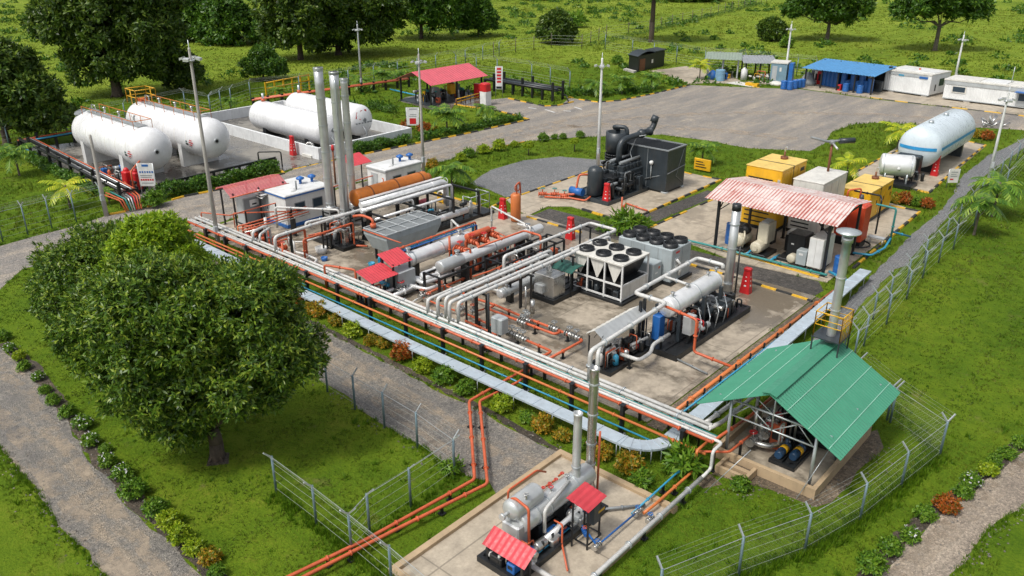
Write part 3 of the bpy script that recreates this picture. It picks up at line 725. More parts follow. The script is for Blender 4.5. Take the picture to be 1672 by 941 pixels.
# risers from the rack into the plant
def risers(label, specs, **k): return line(label, specs, 'pipe_line', 'pipe', **k)
Z2 = 2.7
def up(x, y0, y1, z=Z2, end=None, zb=1.47): return [V(x, y0, zb), V(x, y0, z), V(x, y1, z)] + ([V(x, y1, end)] if end else [])
t2 = risers('pair of fat white pipes rising off the front rack, ending before the white framed chiller', [(PIPEW, .11, up(20.15, 1.62, 11.9, Z2, 1.2), 0), (PIPEW, .11, up(20.5, 1.92, 11.2, Z2, 1.0), 0)], legs=False)
t3 = risers('looped white pipes passing left of the white framed chiller on tall black posts', [
    (PIPEW, .11, [V(21.1, 1.62, 1.47), V(21.1, 1.62, Z2), V(21.1, 18.0, Z2), V(18.8, 18.0, Z2), V(18.6, 9.0, Z2), V(18.6, 9.0, .5)], 0),
    (PIPEW, .11, up(21.5, 1.92, 16.6, Z2, 1.0), 0), (PIPEW, .10, [V(19.3, 1.62, 1.47), V(19.3, 1.62, 2.35), V(19.3, 5.4, 2.35), V(19.3, 5.4, .4)], 0)], legs=False)
for tt, x, ys in ((t2, 20.32, (4.2, 8.2)), (t3, 21.3, (4.0, 8.0, 12.2, 15.6)), (t3, 18.7, (13.5, 17.6))):
    for y in ys:
        mb = MB(BLK); mb.box(x - .5, x - .4, y - .05, y + .05, .05, 2.58); mb.box(x + .4, x + .5, y - .05, y + .05, .05, 2.58); mb.box(x - .62, x + .62, y - .055, y + .055, 2.50, 2.585); part(tt, 'goalpost', mb)
mb = MB(BLK); mb.cyl((23.3, 2.5, .05), (23.3, 2.5, 3.6), .07, None, 8); mb.cyl((23.3, 2.5, .05), (23.3, 2.5, .12), .2, None, 10)
solo('bollard_pole', 'slim black pole standing behind the front rack by the orange valve lines', 'pole', mb)
# right hand edge rack
t = thing('pipe_rack', 'low rack with one orange and one turquoise pipe at the pad right edge', 'pipe rack', (35.1, 12, 0))
for i in range(13):
    y = 2.3 + i * 1.66
    mb = MB(BLK); mb.box(35.17, 35.25, y - .04, y + .04, 0, .86); mb.box(35.0, 35.42, y - .03, y + .03, .52, .56); part(t, 'post', mb)
for mt, r, x, z, tail in ((ORG2, .11, 35.08, .66, ()), (LBLU, .05, 35.36, .62, ())):
    mb = MB(mt); pts = [V(x, 2.0, z), V(x, 22.3, z)]; mb.tube(pts, r, 10); flanges(mb, pts, r, 5); part(t, 'pipe', mb)
# covered cable duct
t = thing('cable_duct', 'pale metal covered duct on thin legs bending round the front plant corner', 'duct', (20, -.7, 0))
path = smooth([V(0, 0, 0)], 0); pts = [V(-4.6, -.35, 0), V(12, -.62, 0), V(21, -.88, 0), V(34.6, -.84, 0)]
for k in range(7):
    a = -math.pi / 2 + math.pi / 2 * k / 6; pts.append(V(34.75 + 1.5 * math.cos(a), .66 + 1.5 * math.sin(a), 0))
pts += [V(35.42, 27.0, 0)]
W2, z0, z1 = .38, .72, .82
L = []
for i, p in enumerate(pts):
    d = (pts[min(i + 1, len(pts) - 1)] - pts[max(i - 1, 0)]).normalized(); L.append((p, V(-d.y, d.x, 0)))
mb = MB(DUCT)
for (p, n), (q, m_) in zip(L, L[1:]):
    c = [p - n * W2, q - m_ * W2, q + m_ * W2, p + n * W2]
    mb.hexa([v + V(0, 0, z0) for v in c] + [v + V(0, 0, z1) for v in c])
kk = 0
for (p, n), (q, m_) in zip(L, L[1:]):
    ln = (q - p).length; k = max(1, round(ln / 1.25)); d = (q - p).normalized(); ns = V(-d.y, d.x, 0)
    for i in range(k):
        c = p.lerp(q, i / k); mb.beam(c - ns * (W2 + .01) + V(0, 0, z1 + .012), c + ns * (W2 + .01) + V(0, 0, z1 + .012), .05, .03)
        if i % 2 == 0:
            for s in (-1, 1):
                b_ = c + ns * s * (W2 - .04); mb2 = MB(GALV); mb2.cyl(b_, b_ + V(0, 0, z0), .025, None, 6); part(t, 'leg', mb2)
part(t, 'trunking', mb)

# pipes from the rack down to the boiler pad and across the road
line('white pipe running on the grass from the rack corner down to the silver boiler pad', [
    (PIPEW, .10, [V(38.6, -.6, .5), V(38.6, -9.4, .42), V(36.6, -9.4, .42)])])
line('orange and blue pipes dropping from the rack end to the boiler pad', [
    (ORG2, .065, [V(38.0, .8, 1.35), V(38.0, -.1, 1.35), V(38.0, -.1, .38), V(38.0, -3.4, .38), V(37.9, -4.0, .3)]), (LBLU, .045, [V(37.6, .36, .5), V(37.6, -4.4, .36)]),
    (ORG, .06, [V(37.1, .36, 1.03), V(37.9, .36, 1.03), V(38.9, 1.2, 1.03), V(38.9, 3.4, .9)])])
line('pair of white pipes running from the rack end in under the green roofed shed', [(PIPEW, .10, [V(37.6, 1.62, 1.47), V(37.6, 2.9, 1.2), V(37.6, 8.0, 1.1)]), (PIPEW, .10, [V(37.25, 1.92, 1.47), V(37.25, 8.5, 1.1)]),
    (ORG, .07, [V(38.2, .8, 1.44), V(38.2, 4.5, 1.0)])], legs=True)
line('two long orange pipes crossing the gravel path and lawn on small stands', [
    (ORG, .075, pp((885, 592, .5), (850, 607, .5), (766, 655, .55), (775, 783, .4), (600, 880, .4), (465, 945, .4), (380, 990, .4))),
    (ORG, .075, pp((872, 590, .5), (850, 622, .5), (783, 655, .55), (796, 790, .4), (640, 868, .4), (500, 940, .4), (420, 985, .4)))])
# ---------------------------------------------------------------- left part of the central plant
# weather canopy and cabinet
p0, p1 = P(377, 371), P(425, 362)
x0, x1, y0, y1 = p0.x - .8, p0.x + 1.0, p0.y, p0.y + 4.6
t = thing('canopy', 'faded red canopy on thin black posts over a grey panel by the road', 'canopy', ((x0 + x1) / 2, (y0 + y1) / 2, 0))
shed_roof_posts(t, [(x, y) for x in (x0, x1) for y in (y0, (y0 + y1) / 2, y1)], 3.0)
mb = MB(PINKT); mb.corr((x0 - .2, y0 - .3, 3.15), (x0 - .2, y1 + .3, 3.15), ((x0 + x1) / 2, y0 - .3, 3.4), .3, .02); mb.corr((x1 + .2, y0 - .3, 2.75), (x1 + .2, y1 + .3, 2.75), ((x0 + x1) / 2, y0 - .3, 3.4), .3, .02); part(t, 'roof', mb)
mb = MB(ORG); mb.tube([V(x1 + .25, y0 - .4, 2.78), V(x1 + .25, y1 + .4, 2.78)], .05, 6); mb.tube([V(x0, y0 - .4, 3.1), V(x0, y1 + .4, 3.1)], .05, 6); part(t, 'gutter', mb)
t = thing('control_cabinet', 'tall light grey control cabinet standing under the faded red canopy', 'cabinet', (p0.x, p0.y + 1.4, 0))
mb = MB(LGREY); mb.bbox(x0 + .5, x1 - .25, y0 + .9, y0 + 2.7, .15, 2.3); mb.m(BLK); mb.box(x0 + .45, x1 - .2, y0 + .85, y0 + 2.75, .05, .15); part(t, 'housing', mb)
mb = MB(MGREY); mb.box(x1 - .255, x1 - .235, y0 + 1.0, y0 + 2.6, .25, 2.2); part(t, 'door', mb)
mb = MB(WHITE); mb.box(x1 - .234, x1 - .222, y0 + 1.5, y0 + 2.3, 1.5, 2.05); mb.m(BLK); mb.box(x1 - .222, x1 - .216, y0 + 1.7, y0 + 2.1, 1.62, 1.75); part(t, 'notice', mb)
mb = MB(BLK); mb.cyl((x1 + .1, y0 + 2.2, .05), (x1 + .1, y0 + 2.2, 2.6), .04, None, 6); mb.m(WHITE); mb.ball((x1 + .1, y0 + 2.2, 2.7), .16, 10)
solo('flood_light', 'small white ball lamp on a black pole in front of the grey cabinet', 'lamp', mb)
line('thin orange handrail pipe following the road edge behind the white cabins', [
    (ORG, .05, pp((334, 385, 0), ('z', 1.9), (375, 352, 1.9), (425, 338, 1.9))), (ORG, .05, pp((425, 338, 1.9), (474, 326, 1.9), (490, 330, 1.9))), (ORG, .05, pp((474, 326, 1.9), (520, 312, 1.9), (570, 298, 1.9), (613, 286, 1.9), (626, 292, 1.9), ('z', .1)))], fl=False)
def cabin(name, label, L, N, Rr, h, trim, seed, extra):
    x0, x1, y0, y1 = rectpx(L, N, Rr); t = thing(name, label, 'cabin', ((x0 + x1) / 2, (y0 + y1) / 2, 0))
    mb = MB(WHITE); mb.box(x0, x1, y0, y1, .35, h); part(t, 'wall', mb)
    mb = MB(trim); mb.box(x0 - .05, x1 + .05, y0 - .05, y1 + .05, .08, .35); part(t, 'skirting', mb)
    mb = MB(trim); mb.box(x0 - .09, x1 + .09, y0 - .09, y1 + .09, h, h + .12); e = .09
    mb.m(WHITE); mb.bbox(x0 - e, x1 + e, y0 - e, y1 + e, h + .12, h + .24, .06); r = part(t, 'roof', mb)
    cy = (y0 + y1) / 2; mb = MB(WHITE)
    mb.lathe((x1 - .9, cy - 1, h + .2), (x1 - .9, cy - 1, h + .5), [(0, .5), (.12, .45), (.2, .2)], 18); mb.m(MGREY); mb.cyl((x1 - .8, cy - .5, h + .2), (x1 - .8, cy - .5, h + .95), .07, None, 8); part(r, 'roof_vent', mb)
    for i, yy in enumerate((cy + .7, cy + 1.7)):
        mb = MB(BLU); c = V((x0 + x1) / 2 + .2 * i, yy, h + .2); mb.cyl(c, c + V(0, 0, .35), .12, None, 10); mb.lathe(c + V(0, 0, .35), c + V(0, 0, .7), [(0, .12), (.08, .32), (.2, .34), (.32, .1)], 14); part(r, 'ventilator_cap', mb)
    for k in range(2):
        yy = y0 + .8 + k * 1.7; mb = MB(MGREY); mb.box(x1 - .01, x1 + .03, yy, yy + 1.0, 1.2, 2.0); w = part(t, 'window', mb); mb = MB(GLASS); mb.box(x1 + .02, x1 + .036, yy + .07, yy + .93, 1.27, 1.93); part(w, 'pane', mb)
    mb = MB(LGREY); mb.box(x0 + .5, x0 + 1.4, y0 - .03, y0 + .01, .4, 2.2); d = part(t, 'door', mb); mb = MB(BLK); mb.box(x0 + 1.28, x0 + 1.33, y0 - .07, y0 - .03, 1.2, 1.4); part(d, 'handle', mb)
    if extra:
        mb = MB(WHITE); mb.add([(x0 + .4, y0 - .6, 2.2), (x0 + 1.5, y0 - .6, 2.2), (x0 + 1.5, y0 - .02, 2.4), (x0 + .4, y0 - .02, 2.4)], [(0, 1, 2, 3)]); mb.box(x0 + .4, x0 + 1.5, y0 - .6, y0 - .02, 2.42, 2.46); part(d, 'awning', mb)
    return t
cabin('site_cabin', 'white control cabin with dark blue roof trim left of the tall stacks', (441, 354), (471, 375), (540, 353), 2.55, BLU, 1, True)
cabin('site_cabin', 'plain white rear cabin with blue roof ventilators behind the ochre cylinder', (603, 318), (632, 327), (688, 310), 2.5, LGREY, 2, False)
t = thing('canopy', 'little red slatted canopy on a black post behind the tall stacks', 'canopy', P(584, 305))
c = P(584, 305); mb = MB(BLK); mb.cyl(c + V(0, .6, 0), c + V(0, .6, 2.5), .06, None, 8); part(t, 'post', mb)
mb = MB(ROOFR); mb.corr(c + V(-.9, -1.2, 2.9), c + V(-.9, 1.2, 2.9), c + V(.9, -1.2, 2.3), .3, .03); part(t, 'roof', mb)
c = P(548, 300); mb = MB(RUST); mb.cyl(c, c + V(0, 0, 3.2), .09, None, 8); mb.m(RED); mb.cyl(c + V(0, 0, 3.2), c + V(0, 0, 3.7), .16, .12, 10)
solo('hydrant_post', 'dark post with a red head between the cabins behind the stacks', 'post', mb)

# three stacks on a skid
def stack(px, top, r, label, side, elbow=False):
    b = P(*px); h = HT(px[0], px[1], top); t = thing('exhaust_stack', label, 'stack', b)
    mb = MB(STACK); mb.lathe(b + V(0, 0, 1.9), b + V(0, 0, h), [(0, r * .9), (.25, r)] + [(q, r) for q in np.arange(1, h - 1.95, 1.4)] + [(h - 1.9, r)], 20); mb.m(BLK); mb.cyl(b + V(0, 0, h - .02), b + V(0, 0, h + .005), r * .86, None, 20); mb.m(GALV)
    for z in np.arange(2.2, h, 2.05): mb.band(b, b + V(0, 0, 1), z, r, .09, 20)
    mb.band(b, b + V(0, 0, 1), h - .1, r, .16, 20); part(t, 'flue', mb)
    mb = MB(STACK); mb.box(b.x - .45, b.x + .45, b.y - .45, b.y + .45, .35, 1.75); mb.lathe(b + V(0, 0, 1.75), b + V(0, 0, 2.0), [(0, .45), (.2, r)], 16); mb.m(BLK)
    for k in range(4): mb.box(b.x + .452, b.x + .47, b.y - .35, b.y + .35, .5 + k * .3, .62 + k * .3); mb.box(b.x - .35, b.x + .35, b.y - .47, b.y - .452, .5 + k * .3, .62 + k * .3)
    part(t, 'base_box', mb)
    mb = MB(GALV); o = V(side * .47, -side * .32, 0) * (r + .22) / .5; hh = h - .6
    mb.tube([b + o + V(0, 0, .5), b + o + V(0, 0, hh)] + ([b + V(0, 0, hh + .15)] if not elbow else [b + o * 2.0 + V(0, 0, hh)]), .085, 8)
    for z in (2.8, 4.5, 6.2): mb.tube([b + V(0, 0, z), b + o + V(0, 0, z)], .05, 6)
    part(t, 'drain_pipe', mb); return t
stack((543, 374), 110, .34, 'tallest of three grey steel stacks, with a side pipe on its left', -1)
stack((567, 385), 117, .34, 'middle grey steel stack of the three, standing in front of the ochre cylinder', 1)
stack((580, 368), 128, .28, 'shortest and thinnest of the three grey steel stacks', -1, True)
x0, x1, y0, y1 = rectpx((512, 390), (561, 413), (592, 400))
t = thing('machine_skid', 'black skid of pipes and machines at the foot of the three steel stacks', 'skid', ((x0 + x1) / 2, (y0 + y1) / 2, 0)); skid(t, x0, x1, y0, y1)
clutter(t, x0 + .3, x1 - .3, y0 + .3, y1 - .2, .3, 18, 5, 1.7, (BLK, STEEL, STEEL, PIPEW, MGREY), (ORG, BLK))
# ochre vessel behind the stacks
t = thing('pressure_vessel', 'ochre orange horizontal cylinder behind the three steel stacks', 'vessel', (2, 14, 0))
mb = MB(OCH); mb.vessel((2.0, 10.0, 2.9), (2.0, 17.6, 2.9), .66, 24, .25); mb.cyl((2, 17.4, 2.9), (2, 18.0, 2.9), .4, None, 14); mb.m(RUST)
for q in (1.6, 4.2, 6.9): mb.band((2, 10, 2.9), (2, 17.6, 2.9), q, .66, .1, 24)
part(t, 'shell', mb)
for y in (11.2, 16.2): mb = MB(BLK); mb.box(1.5, 2.5, y - .15, y + .15, .05, 2.5); part(t, 'saddle', mb)
# long engine skid with two clad exhaust ducts, right of the stacks
t = thing('engine_skid', 'black engine skid under long silver clad pipes behind the grey air cooler', 'skid', (5, 15, 0))
skid(t, 3.4, 6.6, 9.5, 19.6); clutter(t, 3.7, 6.3, 10, 19, .33, 46, 9, 1.6, (BLK, DKG, BLK, MGREY, STEEL, PIPEW), (ORG, RED, LBLU))
for (xx, zz, ya, yb, rr) in ((3.4, 2.75, 9.6, 18.6, .24), (3.95, 2.5, 9.2, 18.2, .17), (6.4, 1.0, 9.5, 18.0, .26), (5.3, 2.1, 9.4, 17.2, .10), (4.3, 2.65, 9.4, 18.4, .12)):
    mb = MB(ALU); pts = [V(xx, ya, zz), V(xx, yb, zz)] + ([V(xx, yb, .8)] if zz > 2 else []); mb.tube(pts, rr, 12)
    for q in np.arange(1, yb - ya, 1.6): mb.band((xx, ya, zz), (xx, yb, zz), q, rr, .05, 14)
    part(t, 'clad_pipe', mb)
for y in (9.8, 13.2, 16.4, 19.3):
    for x in (3.5, 6.5):
        mb = MB(BLK); mb.box(x - .08, x + .08, y - .08, y + .08, .3, 2.35); part(t, 'post', mb)
    mb = MB(BLK); mb.box(3.4, 6.6, y - .06, y + .06, 2.2, 2.34); part(t, 'crossbeam', mb)
mb = MB(ALU); mb.box(3.0, 3.06, 9.8, 18.4, 2.2, 3.05); mb.box(2.96, 3.3, 9.8, 18.4, 3.05, 3.09); part(t, 'side_panel', mb)
mb = MB(GALV); railing(mb, [V(5.6, 18.4, .33), V(6.5, 18.4, .33), V(6.5, 20.6, .33), V(5.0, 20.6, .33)], 1.6, 1.1, .035); part(t, 'handrail', mb)
mb = MB(BLK); mb.box(5.2, 6.7, 19.6, 21.0, .05, .3); part(t, 'step', mb)
c = P(608, 0 + 372); 
t = thing('motor', 'red and yellow electric motor lying at the end of the engine skid', 'motor', P(690, 350)); c = P(690, 345)
mb = MB(PINK); mb.cyl(c + V(0, -.5, .75), c + V(0, .5, .75), .3, None, 14); part(t, 'casing', mb); mb = MB(YEL); mb.ball(c + V(.5, -.5, .4), .32, 12); mb.cyl(c + V(.5, -.5, .06), c + V(.5, -.5, .4), .28, None, 12); part(t, 'end_cover', mb)
c = P(723, 331); t = thing('hose_reel', 'yellow hose reel wound with pale hose at the pad corner', 'hose reel', c)
mb = MB(YEL); mb.cbox(c, .9, .6, .12); mb.lathe(c + V(0, -.3, .4), c + V(0, .3, .4), [(0, .4), (.05, .4), (.05, .15), (.55, .15), (.55, .4), (.6, .4)], 16); part(t, 'drum', mb)
mb = MB(OFFW)
for k in range(5): mb.ring(c + V(0, -.2 + .1 * k, .62), .44 + .02 * (k % 2), .07, (0, 1, 0), 18)
part(t, 'hose', mb)
# grey air cooler
A, B_, C_ = P(581, 379, 2.4), P(631, 387, 2.4), P(722, 358, 2.4)
x0, x1, y0, y1 = B_.x - 2.5, B_.x, B_.y, C_.y
t = thing('air_cooler', 'grey sloping sided air cooler with a gridded top in the middle of the plant', 'cooler', ((x0 + x1) / 2, (y0 + y1) / 2, 0))
mb = MB(COOLG); e = .28; zt, zb = 2.4, .95
tp = [(x0, y0, zt), (x1, y0, zt), (x1, y1, zt), (x0, y1, zt)]; md = [(x, y, zt - .35) for x, y, _ in tp]; bt = [(x0 + e, y0 + e * 1.6, zb), (x1 - e, y0 + e * 1.6, zb), (x1 - e, y1 - e * 1.6, zb), (x0 + e, y1 - e * 1.6, zb)]
mb.add(tp + md + bt, [(4, 5, 1, 0), (5, 6, 2, 1), (6, 7, 3, 2), (7, 4, 0, 3), (8, 9, 5, 4), (9, 10, 6, 5), (10, 11, 7, 6), (11, 8, 4, 7), (11, 10, 9, 8), (0, 1, 2, 3)])
for k in range(1, 4): yy = y0 + (y1 - y0) * k / 4; mb.box(x1 - .005, x1 + .012, yy - .02, yy + .02, zt - .34, zt)
part(t, 'casing', mb); mb = MB(MGREY); mb.box(x0 + .06, x1 - .06, y0 + .06, y1 - .06, zt + .004, zt + .03)
for k in range(46): yy = y0 + .1 + (y1 - y0 - .2) * k / 45; mb.box(x0 + .08, x1 - .08, yy - .008, yy + .008, zt + .031, zt + .05)
part(t, 'fin_bundle', mb); mb = MB(LGREY)
for k in range(6): yy = y0 + (y1 - y0) * k / 5; mb.box(x0, x1, yy - .045, yy + .045, zt + .052, zt + .10)
for xx in (x0, (x0 + x1) / 2, x1): mb.box(xx - .045, xx + .045, y0, y1, zt + .054, zt + .106)
part(t, 'top_grid', mb)
for xx in (x0 + .4, x1 - .4):
    for k in range(3): yy = y0 + .7 + (y1 - y0 - 1.4) * k / 2; mb = MB(BLK); mb.box(xx - .07, xx + .07, yy - .07, yy + .07, .05, 1.0); part(t, 'leg', mb)
mb = MB(MGREY); c = V((x0 + x1) / 2, (y0 + y1) / 2, .55); mb.lathe(c - V(0, 1.2, 0), c + V(0, 1.2, 0), [(0, .3), (2.4, .3)], 14); part(t, 'fan_duct', mb)
mb = MB(ORG); mb.tube([V(x0 + .5, y0 + .5, 2.5), V(x0 + .5, y0 + .5, 3.1), V(x0 - .6, y0 + .4, 3.2), V(x0 - 1.1, y0, 3.1)], .10, 9); mb.cyl((x0 + .5, y0 + .5, 2.5), (x0 + .5, y0 + .5, 2.8), .22, None, 12); part(t, 'inlet_pipe', mb)
mb = MB(ORG); mb.tube([V(x0, y0 - .06, zt - .05), V(x1 + 1.6, y0 - .06, zt - .05)], .05, 7); part(t, 'header_pipe', mb)
# pipework between the rack and the cabins / stacks
line('bundle of thin orange pipes running from the front rack past the white control cabin', [
    (ORG, .06, pp((388, 370, 1.7), (500, 338, 1.7))), (ORG2, .05, pp((388, 370, 1.7), ('z', .3))), (ORG, .05, pp((392, 374, 1.7), (502, 342, 1.7))), (ORG, .05, pp((396, 377, 1.6), (504, 346, 1.6))), (STEEL, .04, pp((400, 380, 1.5), (506, 349, 1.5))), (ORG, .05, pp((384, 372, .3), ('z', 1.5), (480, 345, 1.5)))])
line('white pipe hoops rising from the front rack in front of the white control cabin', [
    (PIPEW, .10, pp(('w', 1.1, 1.62, 1.47), ('w', 1.1, 1.62, 2.2), (433, 369, 2.2), ('z', .4))), (PIPEW, .09, pp(('w', 1.5, 1.92, 1.47), ('w', 1.5, 1.92, 2.0), (440, 372, 2.0), ('z', .5))), (PIPEW, .12, pp((437, 390, .2), ('z', 1.9))), 
    (PIPEW, .09, pp((453, 372, .3), ('z', 2.0), (553, 343, 2.0), ('z', 1.2)))], legs=True)
line('fat white pipe on an orange one crossing from the front rack to the stack bases', [
    (PIPEW, .12, pp(('w', 3.9, 1.62, 1.47), ('w', 3.9, 1.62, 2.5), (594, 341, 2.5), ('z', 1.5))), (ORG, .09, pp(('w', 3.9, 1.62, 2.3), (497, 374, 2.3), ('z', .2))), (ORG, .08, pp(('w', 4.3, 1.9, .2), ('w', 4.3, 1.9, 2.1))), (PIPEW, .10, pp((500, 372, 2.0), ('d', 0, 0, .4), (674, 326, 2.4), ('z', 1.4)))])
line('orange pipe frame standing on the wet pad in front of the stack skid', [
    (ORG, .07, pp((499, 428, .1), ('z', 1.8), (576, 364, 2.0), ('z', .2), (600, 402, .3))), (ORG, .05, pp((503, 385, 1.5), (574, 368, 1.5))), (ORG, .05, pp((503, 389, 1.3), (574, 372, 1.3))), (PIPEW, .06, pp((478, 412, .2), ('z', 1.0), (496, 395, 1.0), (571, 371, 1.5), ('z', .4)))])
line('white zigzag pipe lying on the wet pad just behind the front rack', [(PIPEW, .09, pp((473, 402, .5), ('d', 0, 0, .7), (480, 397, 1.2), ('z', .5), (497, 415, .5), (518, 424, .5), (510, 434, .5), (523, 442, .5), (545, 452, .5))), (ORG, .06, pp((462, 405, .4), (476, 415, .4), (500, 428, .4)))], legs=False)
t = line('tangle of orange valves and pipes beside the left end of the front rack', [(ORG, .08, pp((398, 384, .5), ('z', 1.3), (430, 374, 1.3), ('z', .4))), (ORG, .08, pp((408, 388, .5), ('z', 1.2), (438, 378, 1.2), ('z', .4))), (ORG, .07, pp((418, 396, .5), (450, 386, .5))), (ORG, .07, pp((428, 402, .6), (470, 390, .6), ('z', .2)))])
for q in ((405, 389), (418, 384), (430, 390), (440, 394), (452, 400), (462, 405)): valve(t, P(*q, .7), (0, 1, 0), .14, ORG, RED)
line('small orange hoop pipe rising behind the front rack before the red roofed kiosk', [(ORG, .075, pp(('w', 9.9, 1.3, .4), ('w', 9.9, 1.3, 2.1), (580, 441, 2.1), ('z', .3)))], legs=False)
for q, lb, mt, cat in (((525, 415), 'white plastic tub left on the wet pad below the stack skid', WHITE, 'tub'), ((530, 427), 'blue plastic bucket on the wet pad below the stack skid', BLU, 'bucket'), ((607, 436), 'small blue can on the wet pad left of the red kiosk roof', LBLU, 'can')):
    c = P(*q); s = .45 if mt is WHITE else .25; mb = MB(mt); mb.lathe(c + V(0, 0, .05), c + V(0, 0, 1), [(0, s * .8), (s * 1.1, s), (s * 1.1, s * .9), (.1, s * .72)], 16); solo(cat, lb, cat, mb)
# red roofed kiosk
A, B_, C_, D_ = P(616, 419, 2.6), P(654, 408, 2.6), P(672, 426.5, 2.2), P(634, 439.5, 2.2)
t = thing('kiosk', 'red gabled tin roof kiosk on black posts over blue pumps near the front rack', 'kiosk', base_of([A, B_, C_, D_]))
mb = MB(ROOFR); x0, x1, y0, y1 = A.x, D_.x, A.y, B_.y
mb.corr((x0, y0, 2.75), (x0, y1, 2.75), (x1, y0, 2.2), .22, .03); mb.corr((x0 + .1, y0 - 1.9, 2.15), (x0 + .1, y0 + .3, 2.15), (x0 + 1.7, y0 - 1.9, 1.75), .22, .03); part(t, 'roof', mb)
shed_roof_posts(t, [(x1 - .15, y0 + .2), (x1 - .15, y1 - .2), (x0 + .2, y0 + .2), (x0 + .2, y1 - .2)], lambda p: 2.3 if p[0] > (x0 + x1) / 2 else 2.6); shed_roof_posts(t, [(x0 + 1.5, y0 - 1.7), (x0 + .2, y0 - 1.7)], 1.75)
mb = MB(LGREY); mb.bbox(x0 + .5, x0 + 1.6, y0 + .3, y0 + 1.8, .1, 1.7); part(t, 'panel_box', mb)
t = thing('pump_skid', 'blue pumps and pipes on a skid under the red tin kiosk roof', 'pumps', ((x0 + x1) / 2, y0, 0)); skid(t, x0 + .2, x1 - .3, y0 - 2.3, y1 - .3, .05, .2)
pump(t, (x1 - .6, y0 - 1.2, .3), 'y', .9, LBLU, ORG); pump(t, (x1 - .6, y0 + 1.0, .3), 'y', .9, LBLU, RED); clutter(t, x0 + .5, x1 - .4, y0 - 2, y1 - .6, .25, 12, 21, 1.0, (LBLU, STEEL, BLK), (RED, LBLU, LBLU))
# heat exchangers
def exchanger(label, x, y0, y1, z, r, bands, rr=None, mat=ALU):
    t = thing('heat_exchanger', label, 'heat exchanger', (x, (y0 + y1) / 2, 0))
    mb = MB(mat); mb.vessel((x, y0, z), (x, y1, z), r, 24, .35); mb.m(GALV)
    for q in bands: mb.band((x, y0, z), (x, y1, z), q, r, .1, 24)
    part(t, 'shell', mb)
    for q in (.22, .78):
        y = y0 + (y1 - y0) * q; mb = MB(BLK); mb.box(x - r * .8, x + r * .8, y - .12, y + .12, .05, z - r * .6); part(t, 'saddle', mb)
    for q in (.15, .85):
        mb = MB(STEEL); y = y0 + (y1 - y0) * q; mb.cyl((x, y, z), (x, y, z + r + .35), .12, None, 10); mb.cyl((x, y, z + r + .3), (x, y, z + r + .36), .2, None, 12); part(t, 'nozzle', mb)
    return t
t = exchanger('fat silver heat exchanger with blue pipes along its top beside the red kiosk', 12.0, 5.6, 12.6, 1.45, .50, (.9, 1.3, 4, 6.2))
for k, (mt, dx, dz, rr) in enumerate(((ORG, -.55, .75, .07), (LBLU, -.75, .6, .06), (BLU, -.42, .55, .045), (LBLU, -.9, .45, .05))):
    mb = MB(mt); mb.tube([V(12 + dx, 4.8, .3), V(12 + dx, 4.8, 1.45 + dz), V(12 + dx, 13.8, 1.45 + dz), V(12 + dx, 13.8, .8)], rr, 8); flanges(mb, [V(12 + dx, 4.8, 1.45 + dz), V(12 + dx, 13.8, 1.45 + dz)], rr, 1.2); part(t, 'side_pipe', mb)
t = exchanger('longer white clad heat exchanger on a black frame behind the black pole', 15.6, 6.2, 16.4, 2.0, .36, (.2, 1.0, 1.3, 5, 9))
mb = MB(BLK)
for x in (14.9, 16.3):
    for y in (5.4, 8.0, 11.2, 14.5): mb.box(x - .07, x + .07, y - .07, y + .07, .05, 1.7)
    mb.box(x - .055, x + .055, 5.4, 14.5, 1.50, 1.62)
for y in (5.4, 8.0, 11.2, 14.5): mb.box(14.9, 16.3, y - .05, y + .05, 1.63, 1.72)
part(t, 'support_frame', mb); mb = MB(SILV); mb.vessel((15.6, 6.0, 2.0), (15.6, 8.2, 2.0), .42, 22, .35); part(t, 'channel_head', mb)
t = line('orange pipe loops arching over the white clad heat exchanger', [
    (ORG, .075, pp((769, 458, .3), ('z', 2.6), (757, 407, 2.6))), (ORG, .075, pp((780, 404, 2.4), (856, 377, 2.75), (883, 385, 2.75), ('z', .4))), (ORG, .08, pp((735, 428, .5), ('z', 2.4))), (ORG, .06, pp((772, 452, .9), (800, 443, 1.1), (842, 425, 1.2)))], legs=False)
t = thing('valve_manifold', 'orange valve manifold between the two silver heat exchangers', 'manifold', (13.9, 11, 0))
mb = MB(BLK); mb.box(13.2, 14.8, 9.0, 13.4, .05, .25); part(t, 'skid_frame', mb)
for k, (y, z) in enumerate(((9.6, 1.9), (10.8, 2.1), (12.0, 1.9), (13.0, 2.0))):
    mb = MB(ORG); mb.tube([V(13.4, y, .3), V(13.4, y, z), V(14.6, y, z), V(14.6, y, .3)], .12, 9); part(t, 'pipe', mb); valve(t, (14.0, y, z), (1, 0, 0), .17, ORG, RED)
mb = MB(ORG); mb.vessel((13.6, 10.6, 2.35), (13.6, 13.0, 2.35), .24, 16, .4); part(t, 'strainer', mb)
clutter(t, 13.2, 14.8, 9.2, 15.2, .25, 18, 31, 1.4, (LBLU, STEEL, ORG), (ORG, RED, ORG))
t = line('pale pipe hoop over the back end of the heat exchangers', [(PIPEW, .07, pp((803, 383, .3), ('z', 2.6), (866, 371, 2.6), ('z', .3))), (PIPEW, .08, pp((845, 366, 2.5), (862, 370, 2.5), ('z', .4))), (PIPEW, .09, pp((738, 387, .4), ('z', 1.8), (757, 379, 1.8), ('z', 1.2))), (ORG, .045, pp((784, 381, 1.6), (803, 376, 1.6), (825, 386, 1.6)))], legs=False)
